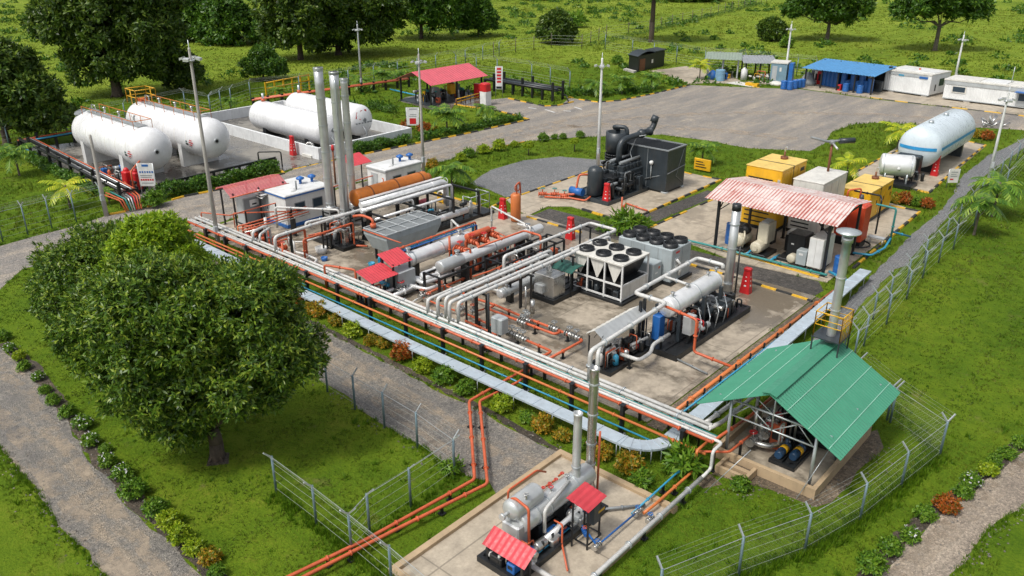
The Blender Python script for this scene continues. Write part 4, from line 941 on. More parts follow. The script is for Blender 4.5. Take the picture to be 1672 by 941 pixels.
t = line('silver pipes zigzagging low over the pad in front of the heat exchangers', [
    (ALU, .15, pp((732, 433, 1.0), (686, 448, 1.0), (694, 455, 1.0), (735, 440, 1.0))), (ALU, .14, pp((752, 437, .8), (700, 457, .8), (674, 453, .8), (690, 463, .8), (745, 446, .8))), (ALU, .12, pp((628, 478, .6), (662, 464, .6), (696, 473, .6), (720, 465, .6)), 0), (ALU, .15, pp((640, 484, .5), (678, 468, .5)), 0)])
valve(t, P(655, 474, .55), (0, 1, 0), .2); valve(t, P(652, 468, .65), (0, 1, 0), .18)
t = line('orange pipes and valves tangled under the fat white risers', [
    (ORG, .07, pp((690, 482, .4), (740, 462, .5), (770, 450, .6))), (ORG, .06, pp((692, 487, .4), (714, 497, .4), (745, 508, .4))), (ORG, .05, pp((700, 478, .7), (725, 466, .7), ('z', .2))), (ORG, .06, pp((745, 500, .3), (770, 510, .3), (790, 505, .3))), (PIPEW, .05, pp((684, 472, .3), (690, 483, .3), (668, 497, .3)))], legs=False)
for q in ((690, 483), (700, 489), (720, 470), (752, 506), (772, 508)): valve(t, P(*q, .45), (0, 1, 0), .14, STEEL, ORG)
t = thing('process_frame', 'black steel frame full of small pipes beside the looped white pipes', 'frame', (17.2, 12.5, 0))
mb = MB(BLK)
for x in (16.6, 18.2):
    for y in (9.4, 12.6, 15.8): mb.box(x - .06, x + .06, y - .06, y + .06, .05, 1.9)
    mb.box(x - .05, x + .05, 9.4, 15.8, 1.78, 1.88); mb.box(x - .05, x + .05, 9.4, 15.8, .3, .4)
for y in (9.4, 12.6, 15.8): mb.box(16.6, 18.2, y - .045, y + .045, 1.885, 1.97)
part(t, 'steel_frame', mb); clutter(t, 16.7, 18.1, 9.6, 15.6, .4, 34, 77, 1.3, (BLK, PIPEW, STEEL, BLK, MGREY), (ORG, ORG, RED))
t = exchanger('small grey drum lying under the white pipes beside the stainless cabinet', 19.7, 7.3, 12.0, .9, .3, (.4, .8, 3), mat=SILV)
# orange valve lines on the open pad
t = line('orange pipe line with silver valves along the open concrete pad', [
    (ORG, .08, pp((700, 455, .5), (780, 489, .5), (808, 498, .5), (855, 518, .5), (903, 536, .5), (952, 556, .5), (885, 592, .5))), (ORG, .08, pp((808, 498, .5), (797.5, 504.6, .5), (842, 522, .5), (906, 546, .5), (917, 541, .5)))])
DX = (P(903, 536, .5) - P(855, 518, .5)).normalized()
for q in ((858, 519), (853, 527), (861, 523), (905, 537), (930, 546), (941, 551)): valve(t, P(*q, .52), DX, .15, STEEL, MGREY)
mb = MB(STEEL); c = P(858, 522, 0); mb.cyl(c + V(0, 0, .5), c + V(0, 0, 2.2), .07, .05, 8); mb.cyl(c + V(.3, .3, .4), c + V(.3, .3, 1.3), .14, None, 10); part(t, 'vent', mb)
t = line('shorter orange pipe line with a row of silver valves nearest the front rack', [(ORG, .08, pp((824, 538, .5), (831, 543, .5), (860, 556, .5), (901, 574, .5), (872, 590, .5))), (ORG, .07, pp((760, 512, .45), (806, 533, .45)), 1), (ORG, .07, pp((760, 524, .4), (811, 547, .4)), 1)])
for q in ((836, 545.5), (845, 549.5), (854, 553.5)): valve(t, P(*q, .5), DX, .16, STEEL, MGREY)
c = P(816, 566); t = thing('junction_cabinet', 'pale grey junction cabinet on a black post among the orange valve lines', 'cabinet', c)
mb = MB(BLK); mb.box(c.x - .06, c.x + .06, c.y - .06, c.y + .06, .05, 1.0); mb.box(c.x - .5, c.x - .42, c.y - .3, c.y - .22, .05, 1.2); part(t, 'post', mb); mb = MB(LGREY); mb.bbox(c.x - .42, c.x + .42, c.y - .32, c.y + .32, .95, 1.9, .06); part(t, 'housing', mb)
# stainless cabinet, green canopy
x0, x1, y0, y1 = rectpx((878, 483), (903, 497), (919, 486))
t = thing('steel_cabinet', 'square stainless cabinet with a pipe elbow on top left of the white framed chiller', 'cabinet', ((x0 + x1) / 2, (y0 + y1) / 2, 0))
skid(t, x0 - .2, x1 + .2, y0 - .2, y1 + 2.4, .05, .3); mb = MB(STEEL); mb.bbox(x0, x1, y0, y1, .36, 1.8, .04); part(t, 'housing', mb); mb = MB(SILV); mb.box(x0 + .2, x0 + .9, y0 - .25, y0, .6, 1.1); part(t, 'side_box', mb)
mb = MB(PIPEW); cx, cy = (x0 + x1) / 2, (y0 + y1) / 2; mb.tube([V(cx, cy, 1.8), V(cx, cy, 2.3), V(x0 - .6, cy - .2, 2.35), V(x0 - .6, cy - .2, .5), V(x0 - .6, cy - 2.2, .5), V(x0 - 2.6, cy - 2.2, .5)], .11, 9); part(t, 'outlet_pipe', mb)
A = P(935, 470); t = thing('canopy', 'dark green curved canopy between the stainless cabinet and the white framed chiller', 'canopy', A)
mb = MB(DGRN); ax0, ax1, ay0, ay1 = x0 + .2, x1 + .3, y1 + .2, y1 + 2.1; n = 8
for lay in (0, .03):
    vs = [(ax0 + (ax1 - ax0) * j, ay0 + (ay1 - ay0) * i / n, 1.55 + .4 * math.sin(math.pi * (.15 + .75 * i / n)) - lay) for j in (0, 1) for i in range(n + 1)]
    fs = [(i, i + 1, n + 2 + i, n + 1 + i) for i in range(n)]; mb.add(vs, fs if lay else [f[::-1] for f in fs], True)
part(t, 'roof', mb); shed_roof_posts(t, [(ax0 + .1, ay0 + .1), (ax1 - .1, ay0 + .1), (ax0 + .1, ay1 - .1), (ax1 - .1, ay1 - .1)], 1.6, BLK, .07)
# white framed chiller
x0, x1, y0, y1 = 21.2, 25.25, 12.75, 15.7; H_ = 2.6
t = thing('chiller', 'white framed chiller with dark V shaped coils and six black fans on top', 'chiller', ((x0 + x1) / 2, (y0 + y1) / 2, 0))
skid(t, x0 - .25, x1 + .3, y0 - .3, y1 + .3, .05, .16); mb = MB(WHITE); e = .1
for i in range(4):
    for y in (y0, y1): x = x0 + (x1 - x0) * i / 3; mb.box(x - e / 2, x + e / 2, y - e / 2, y + e / 2, .2, H_)
for y in (y0, y1):
    for z in (.25, 1.2): mb.box(x0, x1, y - e / 2 + .004, y + e / 2 - .004, z, z + .1)
for x in (x0, x1):
    for z in (.25, 1.2): mb.box(x - e / 2 + .004, x + e / 2 - .004, y0, y1, z, z + .1)
part(t, 'frame', mb); mb = MB(OFFW); mb.bbox(x0 - .06, x1 + .06, y0 - .06, y1 + .06, H_, H_ + .12, .02); part(t, 'top_deck', mb)
mb = MB(OFFW); mb.box(x1 - .02, x1 + .035, y0 + .06, y1 - .06, .36, 1.19); part(t, 'end_panel', mb); mb = MB(BLK); mb.box(x0 + .15, x1 - .15, y0 + .5, y1 - .25, .22, 1.3); part(t, 'compressor_bay', mb)
for i in range(3):
    xa = x0 + (x1 - x0) * i / 3 + .06; xb = x0 + (x1 - x0) * (i + 1) / 3 - .06; xm = (xa + xb) / 2
    mb = MB(BLK); ya, yb = y0 + .12, y1 - .12
    mb.add([(xa, ya, H_), (xm - .05, ya, 1.32), (xm + .05, ya, 1.32), (xb, ya, H_), (xa, yb, H_), (xm - .05, yb, 1.32), (xm + .05, yb, 1.32), (xb, yb, H_)], [(4, 5, 1, 0), (3, 2, 6, 7), (2, 1, 5, 6), (7, 6, 5, 4)])
    mb.m(OFFW); mb.add([(xa, ya - .02, H_), (xm - .05, ya, 1.32), (xm + .05, ya, 1.32), (xb, ya, H_)], [(0, 1, 2, 3)]); part(t, 'condenser_coil', mb)
    for y in (y0 + .75, y1 - .75): fan(t, (xm, y, H_ + .121), .5, BLK, BLK, .2)
clutter(t, x0 + .4, x1 - .4, y0 + .1, y0 + .4, .22, 12, 3, .8, (BLK, STEEL, DKG), (ORG, BLK))
# grey chiller with eight fans
x0, x1, y0, y1 = 21.7, 26.0, 17.4, 19.9; H_ = 2.55
t = thing('chiller', 'solid grey chiller with eight black fans on top behind the white framed one', 'chiller', ((x0 + x1) / 2, (y0 + y1) / 2, 0))
skid(t, x0 - .1, x1 + .15, y0 - .1, y1 + .15, .05, .2); mb = MB(COOLG); mb.bbox(x0, x1, y0, y1, .27, H_, .05); part(t, 'casing', mb)
mb = MB(MGREY)
for k in range(1, 4): x = x0 + (x1 - x0) * k / 4; mb.box(x - .012, x + .012, y0 - .012, y0 + .02, .35, H_ - .08)
mb.box(x1 - .02, x1 + .012, y0 + 1.3, y0 + 1.33, .35, H_ - .1); part(t, 'panel_joint', mb)
mb = MB(LGREY); mb.box(x1, x1 + .06, y0 + .35, y0 + .95, 1.0, 1.9); mb.m(WHITE); mb.box(x1 + .06, x1 + .08, y0 + .45, y0 + .85, 1.1, 1.4); mb.tube([V(x1 + .1, y0 + .5, 1.8), V(x1 + .25, y0 + .9, 1.3), V(x1 + .1, y0 + .9, .6)], .09, 7); mb.m(RED); mb.box(x1, x1 + .02, y0 + .5, y0 + .95, 2.2, 2.32); part(t, 'control_panel', mb)
for i in range(4):
    for j in range(2): fan(t, (x0 + (x1 - x0) * (i + .5) / 4, y0 + (y1 - y0) * (j + .5) / 2, H_ + .003), .49, BLK, BLK, .28)
x0, x1, y0, y1 = rectpx((1049, 463), (1064, 473), (1078, 465)); x0 = x1 - 1.1
t = thing('electrical_box', 'small grey electrical box on a black base between the two chillers', 'cabinet', ((x0 + x1) / 2, (y0 + y1) / 2, 0))
mb = MB(BLK); mb.box(x0 - .1, x1 + .1, y0 - .1, y1 + .1, .05, .35); part(t, 'base', mb); mb = MB(COOLG); mb.bbox(x0, x1, y0, y1, .35, 1.75, .04); part(t, 'housing', mb); mb = MB(WHITE); mb.box(x1, x1 + .012, y0 + .3, y0 + .6, 1.0, 1.1); mb.m(ORG); mb.box(x1, x1 + .012, y0 + .65, y0 + .85, 1.3, 1.45); part(t, 'label_plate', mb)
# silver vessel skid
x0, x1, y0, y1 = 29.2, 31.95, 8.4, 17.2
t = thing('vessel_skid', 'long black skid with a shiny silver drum on top, right of the chillers', 'skid', ((x0 + x1) / 2, (y0 + y1) / 2, 0)); skid(t, x0, x1, y0, y1, .05, .36)
a, b_ = P(1104, 509, 2.35), P(1184, 466, 2.35); vx = 30.3; mb = MB(STEEL)
mb.m(ALU); mb.vessel((vx, a.y - .1, 2.35), (vx, b_.y + .4, 2.35), .56, 30, .28); mb.m(GALV)
for q in (.5, 2.9, 5.4): mb.band((vx, a.y, 2.35), (vx, b_.y, 2.35), q, .56, .06, 30)
d = part(t, 'drum', mb)
for q in (.6, 2.2, 4.6, 5.6): mb = MB(STEEL); mb.cyl((vx, a.y + q, 2.8), (vx, a.y + q, 3.15), .07, None, 8); mb.cyl((vx, a.y + q, 3.1), (vx, a.y + q, 3.16), .13, None, 10); part(d, 'nozzle', mb)
for y in (a.y + .3, a.y + 3, b_.y - .2):
    for s in (-.75, .75): mb = MB(DKG); mb.box(vx + s - .1, vx + s + .1, y - .1, y + .1, .4, 2.3); part(t, 'post', mb)
    mb = MB(DKG); mb.box(vx - .8, vx + .8, y - .07, y + .07, 1.62, 1.78); part(t, 'crossbeam', mb)
mb = MB(BLU); mb.bbox(x0 + .5, x0 + 1.0, y0 + .9, y0 + 1.5, .42, 1.9); part(t, 'blue_panel', mb); mb = MB(SILV); mb.bbox(x1 - .7, x1 - .15, y0 + 1.6, y0 + 2.2, 1.0, 2.1); mb.m(BLK); mb.box(x1 - .5, x1 - .35, y0 + 1.8, y0 + 2.0, .4, 1.0); part(t, 'grey_panel', mb)
mb = MB(DKG); mb.bbox(x1 - .9, x1 - .35, b_.y - .4, b_.y + .3, .42, 1.5); part(t, 'filter_box', mb)
clutter(t, x0 + .4, x1 - .3, y0 + 2.2, y1 - .4, .4, 50, 41, 1.35, (BLK, DKG, STEEL, MGREY, BLK, LGREY), (ORG, RED, BLK))
for k in range(4):
    mb = MB(GALV); yy = y0 + 2.6 + k * 1.0; mb.tube([V(x1 - .2, yy, .4), V(x1 - .15, yy + .2, 1.4), V(x1 - .8, yy + .9, 1.9)], .03, 7); part(t, 'hose', mb)
for yy in (y0 + .1, y0 + .5):
    mb = MB(BLK); mb.box(x0 + .05, x0 + .2, yy, yy + .14, .4, 2.9); part(t, 'post', mb)
b = P(1184, 484); h = HT(1184, 484, 335); b = V(29.7, 18.4, 0); 
t = thing('exhaust_stack', 'slim grey stack standing at the far end of the silver drum skid', 'stack', b); h = 6.3
mb = MB(STACK); mb.cyl(b + V(0, 0, .05), b + V(0, 0, h), .30, .27, 18); mb.m(BLK); mb.cyl(b + V(0, 0, h - .4), b + V(0, 0, h + .02), .285, .28, 18); mb.m(GALV)
for z in (1, 3.4, 5): mb.band(b, b + V(0, 0, 1), z, .29, .08, 18)
part(t, 'flue', mb); mb = MB(BLK); o = b + V(.5, .1, 0); mb.cyl(o, o + V(0, 0, 3.6), .06, None, 7); mb.tube([o + V(0, 0, 3.5), b + V(0, 0, 3.5)], .05, 6); part(t, 'stay', mb)
# white pipe loop over the skid
line('white pipe loop from the front rack over the small skid to the silver drum', [
    (PIPEW, .12, [V(30.95, 1.62, 1.47), V(30.95, 1.62, 3.05), V(30.7, 9.0, 3.05), V(28.6, 9.0, 3.05), V(28.5, 16.2, 3.05), V(30.3, 16.2, 3.05), V(30.3, 16.2, 2.8)], 0), (PIPEW, .11, [V(31.2, 1.92, 1.47), V(31.2, 1.92, 2.95), V(30.9, 2.6, 2.95)], 0), (PIPEW, .08, [V(28.55, 12.2, 3.05), V(30.3, 12.2, 3.0), V(30.3, 12.2, 2.8)], 0)], legs=False)
line('orange pipe dropping from the silver drum to the right edge rack', [(ORG, .08, [V(30.6, 8.9, 2.9), V(32.7, 8.9, 2.7), V(32.7, 8.9, .75), V(35.0, 8.9, .66)])], legs=False)
line('thin dark drain pipe on the pad in front of the silver drum skid', [(MGREY, .05, [V(31.9, 8.5, .2), V(34.0, 8.2, .15)])], legs=False)
line('fat white pipe bending off the small skid on black stands', [(PIPEW, .11, [V(29.8, 6.1, .7), V(31.0, 6.1, .75), V(31.0, 7.2, .75), V(30.7, 7.9, .9), V(30.7, 9.6, .9)]), (PIPEW, .09, [V(29.7, 7.2, .8), V(29.9, 8.6, .8)], 0)])
# small skid with a pale roof
x0, x1, y0, y1 = 28.6, 30.2, 4.6, 8.9
t = thing('pump_skid', 'small black pump skid under a pale translucent pitched roof', 'pumps', ((x0 + x1) / 2, (y0 + y1) / 2, 0)); skid(t, x0, x1, y0, y1, .05, .22)
clutter(t, x0 + .2, x1 - .2, y0 + .3, y1 - .2, .27, 26, 55, 1.2, (BLK, BLK, STEEL, PIPEW, DKG), (ORG, LBLU, BLK)); pump(t, (29.3, 6.0, .28), 'y', .9, BLK, BLK); pump(t, (29.7, 7.8, .28), 'y', .8, STEEL, RED)
t = thing('skid_roof', 'pale translucent pitched roof on thin black posts over the small pump skid', 'canopy', ((x0 + x1) / 2, (y0 + y1) / 2, 0))
shed_roof_posts(t, [(x, y) for x in (x0 + .05, x0 + 1.1) for y in (y0 + .1, y1 - .2)], 2.0, BLK, .06)
mb = MB(OFFW); mb.corr((x0 - .1, y0, 2.1), (x0 - .1, y1, 2.1), (x0 + .45, y0, 2.45), .4, .03); mb.m(SILV); mb.corr((x0 + 1.15, y0, 2.0), (x0 + 1.15, y1, 2.0), (x0 + .45, y0, 2.45), .4, .015); part(t, 'roof', mb)
mb = MB(BLK)
for k in range(4): mb.tube([V(x0 + .4 * k, y0 + .05, 2.0), V(x0 + .4 * k + .2, y0 + .05, 2.3)], .02, 5)
part(t, 'truss', mb)
# standing red cabinets and the orange column at the back of the pad
extinguisher_box((821, 358), 'red tapered extinguisher stand beside the orange column', 1.6)
extinguisher_box((931, 391), 'red extinguisher stand half hidden by white pipes before the gravel strip', 1.6)
extinguisher_box((1217, 479), 'red extinguisher stand at the right end of the pad near the slim stack', 1.6)
b = P(842, 362); t = thing('orange_column', 'orange vertical cylinder with a hose reel on top at the back of the pad', 'vessel', b)
mb = MB(ORG2); mb.lathe(b + V(0, 0, .05), b + V(0, 0, 3), [(0, .3), (.1, .42), (2.2, .42), (2.35, .3)], 18); part(t, 'shell', mb); mb = MB(ORG); mb.tube([b + V(.1, 0, 2.3), b + V(.1, 0, 3.2), b + V(.1, .4, 3.3), b + V(.1, .5, 2.3)], .06, 7); mb.ring(b + V(.1, .1, 2.9), .3, .05, (1, 0, 0), 12); part(t, 'hose_loop', mb)
# ---------------------------------------------------------------- silver boiler on the lower pad
t = thing('boiler_skid', 'silver double drum boiler on a black skid on the lower concrete plot', 'boiler', (35.5, -7, 0))
sx0, sx1, sy0, sy1 = 34.6, 36.4, -9.3, -4.6
skid(t, sx0, sx1 + .2, sy0 - 1.0, sy1, .10, .26)
xb = 35.4
mb = MB(SILV); mb.vessel((xb, -8.9, 1.35), (xb, -4.35, 1.35), .44, 26, .3); 
mu = MB(SILV); mu.vessel((xb - .25, -9.15, 1.95), (xb - .25, -7.35, 1.97), .42, 26, .5); mu.cyl((xb - .25, -9.5, 1.95), (xb - .25, -9.1, 1.95), .08, None, 10); mu.cyl((xb - .25, -9.52, 1.95), (xb - .25, -9.42, 1.95), .14, None, 12); part(t, 'upper_drum', mu)
mb.m(GALV)
for q in (.9, 1.6, 3.3): mb.band((xb, -8.9, 1.35), (xb, -4.35, 1.35), q, .44, .06, 26)
part(t, 'lower_drum', mb)
mb = MB(SILV); mb.bbox(xb - .55, xb + .3, -9.2, -8.5, .45, 1.5, .06); part(t, 'burner_box', mb)
for y in (-8.0, -6.4, -4.9): mb = MB(BLK); mb.box(xb - .4, xb + .4, y - .1, y + .1, .34, 1.0); part(t, 'saddle', mb)
for y in np.arange(-7.2, -5.2, .4):
    mb = MB(ORG); c = V(xb - .46, y, 1.5 + .1 * ((y * 7) % 1)); mb.cyl(c - V(.18, 0, .1), c + V(0, 0, .12), .045, None, 7); mb.m(RED); mb.ring(c + V(0, 0, .14), .07, .02, (0, 0, 1), 10); part(t, 'small_valve', mb)
for y in (-8.4, -6.9, -5.9):
    mb = MB(STEEL); mb.cyl((xb, y, 1.7 if y > -7 else 2.2), (xb, y, 2.0 if y > -7 else 2.5), .045, None, 8); mb.m(RED if y == -6.9 else STEEL); mb.ring((xb, y, 2.0 if y > -7 else 2.5), .09, .022, (0, 0, 1), 12); part(t, 'vent_valve', mb)
mb = MB(ORG); mb.tube([V(xb - .4, -8.8, 2.3), V(xb - .2, -8.8, 2.45), V(xb + .55, -8.9, 2.4), V(xb + .6, -8.9, .4)], .055, 8); part(t, 'orange_pipe', mb)
mb = MB(ORG); mb.tube([V(xb + .75, -7.6, 1.2), V(xb + 1.15, -7.6, 1.2), V(xb + 1.15, -7.6, .3), V(xb + 2.2, -8.6, .28)], .04, 7); part(t, 'orange_pipe', mb)
mb = MB(PIPEW); mb.tube([V(xb + .2, -6.0, 1.85), V(xb + .6, -8.0, 1.85), V(xb + .6, -8.0, .8)], .07, 8); part(t, 'steam_pipe', mb)
mb = MB(ALU); mb.tube([V(xb + .75, -8.2, .62), V(xb + .75, -5.6, .75)], .13, 14); mb.band((xb + .75, -8.2, .62), (xb + .75, -5.6, .75), 1.0, .13, .06, 14); mb.band((xb + .75, -8.2, .62), (xb + .75, -5.6, .75), 2.2, .13, .06, 14); part(t, 'economiser_pipe', mb)
mb = MB(STEEL); mb.tube([V(xb + .75, -8.2, .62), V(xb + .75, -8.6, .62), V(xb + .95, -9.2, .5), V(36.6, -9.35, .42)], .09, 9); part(t, 'outlet_pipe', mb)
for k in range(5):
    mb = MB(BLU if k % 2 else LBLU); x = xb + .62 + .07 * k; mb.tube([V(x, -9.1, .42), V(x, -5.2, .42)], .022, 6); part(t, 'thin_pipe', mb)
clutter(t, sx0 + .2, sx1 - .1, -10.1, -8.7, .36, 22, 12, .6, (STEEL, BLK, BLK, PIPEW), (ORG, BLU, RED)); clutter(t, xb + .35, sx1 - .1, -8.6, -5.4, .36, 16, 17, .45, (STEEL, BLK, MGREY), (BLU, BLK, ORG))
pump(t, (sx0 + .6, -9.9, .37), 'x', .6, DKG, BLK)
t = thing('canopy', 'bright red ribbed canopy low over the front end of the boiler skid', 'canopy', (35.2, -11.5, 0))
A, B_, C_, D_ = P(807, 865, 1.3), P(787, 890, 1.0), P(856, 933, 1.0), P(878, 907, 1.3)
mb = MB(ROOFR); q0, q1, q2 = B_, C_, A
mb.corr((q0.x, B_.y, 1.05), (C_.x, C_.y, 1.05), (A.x, A.y, 1.5), .24, .022); part(t, 'roof', mb)
shed_roof_posts(t, [(B_.x + .15, B_.y + .15), (C_.x - .2, C_.y + .1)], 1.03, BLK, .07); shed_roof_posts(t, [(A.x + .15, A.y - .1), (D_.x - .2, D_.y - .2)], 1.35, BLK, .07)
t = thing('canopy', 'bright red ribbed canopy on tall black legs beside the boiler stacks', 'canopy', (35.9, -5.2, 0))
A, B_, C_ = P(955, 788, 2.35), P(924, 815, 2.35), P(961, 838, 2.0)
mb = MB(ROOFR); mb.corr((B_.x, B_.y, 2.4), (C_.x, C_.y, 2.0), (A.x, A.y, 2.4), .24, .022); part(t, 'roof', mb)
dv = A - B_; E_ = C_ + dv; shed_roof_posts(t, [(C_.x - .1, C_.y + .15), (E_.x - .15, E_.y - .2)], 2.0, BLK, .06); shed_roof_posts(t, [(B_.x + .2, B_.y + .2), (A.x + .2, A.y - .2)], 2.3, BLK, .06)
mb = MB(BLK)
x0, x1, y0, y1 = B_.x + .2, C_.x - .1, C_.y + .15, C_.y + .1 + dv.y - .3
for z in (.3,):
    mb.tube([V(x0, y0, z), V(x1, y0, z), V(x1, y1, z), V(x0, y1, z), V(x0, y0, z)], .035, 6)
part(t, 'leg_frame', mb); mb = MB(DKG); mb.bbox(x0 + .1, x1 - .1, y0 + .5, y1, .9, 1.75); mb.m(YEL); mb.box(x1 - .1, x1 - .09, y0 + .8, y0 + 1.2, 1.3, 1.4); part(t, 'control_panel', mb)
def boiler_stack(label, b, h, r, mat, bands):
    t = thing('exhaust_stack', label, 'stack', (b.x, b.y, 0)); z0 = b.z
    mb = MB(mat); mb.lathe(b, b + V(0, 0, h), [(0, r * 1.25), (.25, r * 1.02)] + [(q, r) for q in np.arange(.8, h, .9)] + [(h, r), (h + .02, r * 1.12), (h + .12, r * 1.12), (h + .12, r * .88), (h - .6, r * .85)], 20, True, False); mb.m(BLK); mb.cyl(b + V(0, 0, h - .5), b + V(0, 0, h - .45), r * .9, None, 20); mb.m(GALV)
    for z in bands: mb.band(b, b + V(0, 0, 1), z, r, .07, 20)
    part(t, 'flue', mb)
    return t
boiler_stack('shorter matt grey flue standing on the silver boiler drum', V(xb + .05, -5.35, 1.65), 2.9, .17, SILV, (.5,))
t = boiler_stack('taller shiny steel flue at the back of the silver boiler drum', V(xb - .1, -4.15, .4), 5.6, .19, STEEL, (1.2, 2.2, 3.6, 5.0))
mb = MB(ORG); o = V(xb + .2, -4.0, 0); mb.tube([o + V(0, 0, .3), o + V(0, 0, 3.2)], .05, 7); mb.m(RUST); mb.tube([o + V(0, 0, 2.6), V(xb - .3, -4.3, 2.6)], .035, 6); part(t, 'side_pipe', mb)
line('orange pipe hoop behind the silver boiler drum', [(ORG, .045, [V(33.6, -7.4, .15), V(33.6, -7.4, 1.2), V(33.6, -5.6, 1.2), V(33.6, -5.0, .8)])], legs=False, fl=False)
line('dark hose lying on the boiler plot behind the tall red canopy', [(MGREY, .06, [V(36.4, -5.0, .3), V(37.6, -3.4, .2)])], legs=False)
t = thing('blue_valve_set', 'blue pipe with round valves between the boiler skid and the plot kerb', 'pipe', (37.5, -6.5, 0))
mb = MB(BLU); mb.tube([V(36.3, -6.2, .4), V(37.7, -6.9, .4), V(37.7, -4.3, .36)], .04, 8); part(t, 'pipe', mb)
for p in ((37.7, -6.9, .4), (37.75, -4.2, .4), (38.4, -4.3, .45)): valve(t, p, (0, 1, 0), .09, STEEL, BLU)
valve(t, (36.9, -6.6, .42), (1, -.7, 0), .08, BLU, ORG)
# ---------------------------------------------------------------- green roofed shed
t = thing('open_shed', 'open sided shed with a big green tin gable roof on a pale steel frame', 'shed', ((SX0 + SX1) / 2, (SY0 + SY1) / 2, 0))
cx = (SX0 + SX1) / 2; cols = [(x, y) for x in (SX0 + .25, SX1 - .25) for y in (SY0 + .25, (SY0 + SY1) / 2, SY1 - .25)]
EV, RG = 2.95, 4.25
for x, y in cols: mb = MB(GALV); mb.cyl((x, y, .12), (x, y, EV), .075, None, 10); part(t, 'post', mb)
rg0, rg1 = P(1259, 646, RG), P(1375, 571, RG); y0, y1 = SY0 - .5, SY1 + .45
for y in (SY0 + .25, (SY0 + SY1) / 2, SY1 - .25):
    mb = MB(GALV); xa, xc = SX0 + .25, SX1 - .25
    mb.tube([V(xa - .6, y, EV + .02), V(xc + .6, y, EV + .02)], .05, 6); mb.tube([V(xa, y, EV - .75), V(xc, y, EV - .75)], .04, 6); mb.tube([V(cx, y, EV - .75), V(cx, y, RG - .15)], .045, 6)
    mb.tube([V(xa, y, EV), V(cx, y, RG - .12)], .045, 6); mb.tube([V(xc, y, EV), V(cx, y, RG - .12)], .045, 6)
    for s in (-1, 1):
        mb.tube([V(cx, y, EV), V(cx + s * .95, y, EV + .6)], .03, 5); mb.tube([V(cx, y, EV - .75), V(cx + s * 1.1, y, EV)], .03, 5); mb.tube([V(cx + s * 1.86, y, EV - .75), V(cx + s * 1.1, y, EV)], .03, 5)
    part(t, 'truss', mb)
for x in (SX0 + .25, SX1 - .25): mb = MB(GALV); mb.tube([V(x, SY0 + .25, EV - .05), V(x, SY1 - .25, EV - .05)], .05, 6); part(t, 'eave_beam', mb)
ov = 1.05; sl = (RG - EV) / (cx - SX0); ez = EV - .0 - (ov - .0) * sl * .75
for s in (-1, 1):
    xe = cx + s * (cx - SX0 + ov); mb = MB(GROOF); mb.corr((cx, y0, RG + .06), (cx, y1, RG + .06), (xe, y0, ez + .06), .2, .05); r = part(t, 'roof_slope', mb)
    mb = MB(paint('pale_green_line', (.30, .55, .44), .5) if 'pale_green_line' not in MATS else MATS['pale_green_line'])
    for q in ((.26, .55, .84) if s > 0 else (.3, .62)):
        a, b_ = V(cx, y0, RG + .11).lerp(V(xe, y0, ez + .11), q), V(cx, y1, RG + .11).lerp(V(xe, y1, ez + .11), q); mb.beam(a, b_, .03, .015)
    part(r, 'seam_strip', mb)
mb = MB(GROOF)
for s in (-1, 1): mb.hexa([(cx, y0 - .02, RG + .10), (cx + s * .32, y0 - .02, RG + .02), (cx + s * .32, y1 + .02, RG + .02), (cx, y1 + .02, RG + .10), (cx, y0 - .02, RG + .145), (cx + s * .32, y0 - .02, RG + .065), (cx + s * .32, y1 + .02, RG + .065), (cx, y1 + .02, RG + .145)])
part(t, 'ridge_cap', mb)
# flue and yellow cage on the roof ridge
fx, fy = cx, y1 - .8
t = thing('flue_stack', 'tall grey flue with a wide conical cap rising from the green shed ridge', 'stack', (fx, fy, RG)); h = HT(1, 1, 1) if 0 else 6.3
b = V(fx, fy, RG + .15); top = None
for q in np.arange(3, 12, .05):
    if proj((fx, fy, RG + q))[1] < 386: h = q; break
mb = MB(STACK); mb.lathe(b, b + V(0, 0, h), [(0, .25), (.5, .20)] + [(q, .20) for q in np.arange(1, h - .5, 1)] + [(h - .45, .20), (h - .45, .25), (h - .2, .25), (h - .2, .17)], 20)
for q in (1.6, 3.2): mb.band(b, b + V(0, 0, 1), q, .20, .06, 20)
part(t, 'flue', mb); mb = MB(GALV); mb.lathe(b + V(0, 0, h - .18), b + V(0, 0, h + 1), [(0, .2), (.2, .54), (.24, .54), (.32, .1)], 24); part(t, 'rain_cap', mb)
t = thing('access_cage', 'yellow railed access cage with a grey deck round the flue on the green roof', 'platform', (fx, fy, RG))
mb = MB(DKG); ww = .62
for x in (-ww, ww):
    for y in (-ww, ww): mb.beam((fx + x, fy + y, RG - sl * abs(x) + .1), (fx + x, fy + y, RG + .42), .06)
mb.box(fx - ww - .05, fx + ww + .05, fy - ww - .05, fy + ww + .05, RG + .42, RG + .47); part(t, 'deck', mb)
mb = MB(YEL); c4 = [V(fx - ww, fy - ww, RG + .47), V(fx + ww, fy - ww, RG + .47), V(fx + ww, fy + ww, RG + .47), V(fx - ww, fy + ww, RG + .47), V(fx - ww, fy - ww, RG + .47)]
railing(mb, c4, 1.25, .62, .028); railing(mb, c4[1:3], 1.25, .2, .02); mb.tube([q + V(0, 0, .9) for q in c4], .02, 5); part(t, 'railing', mb)
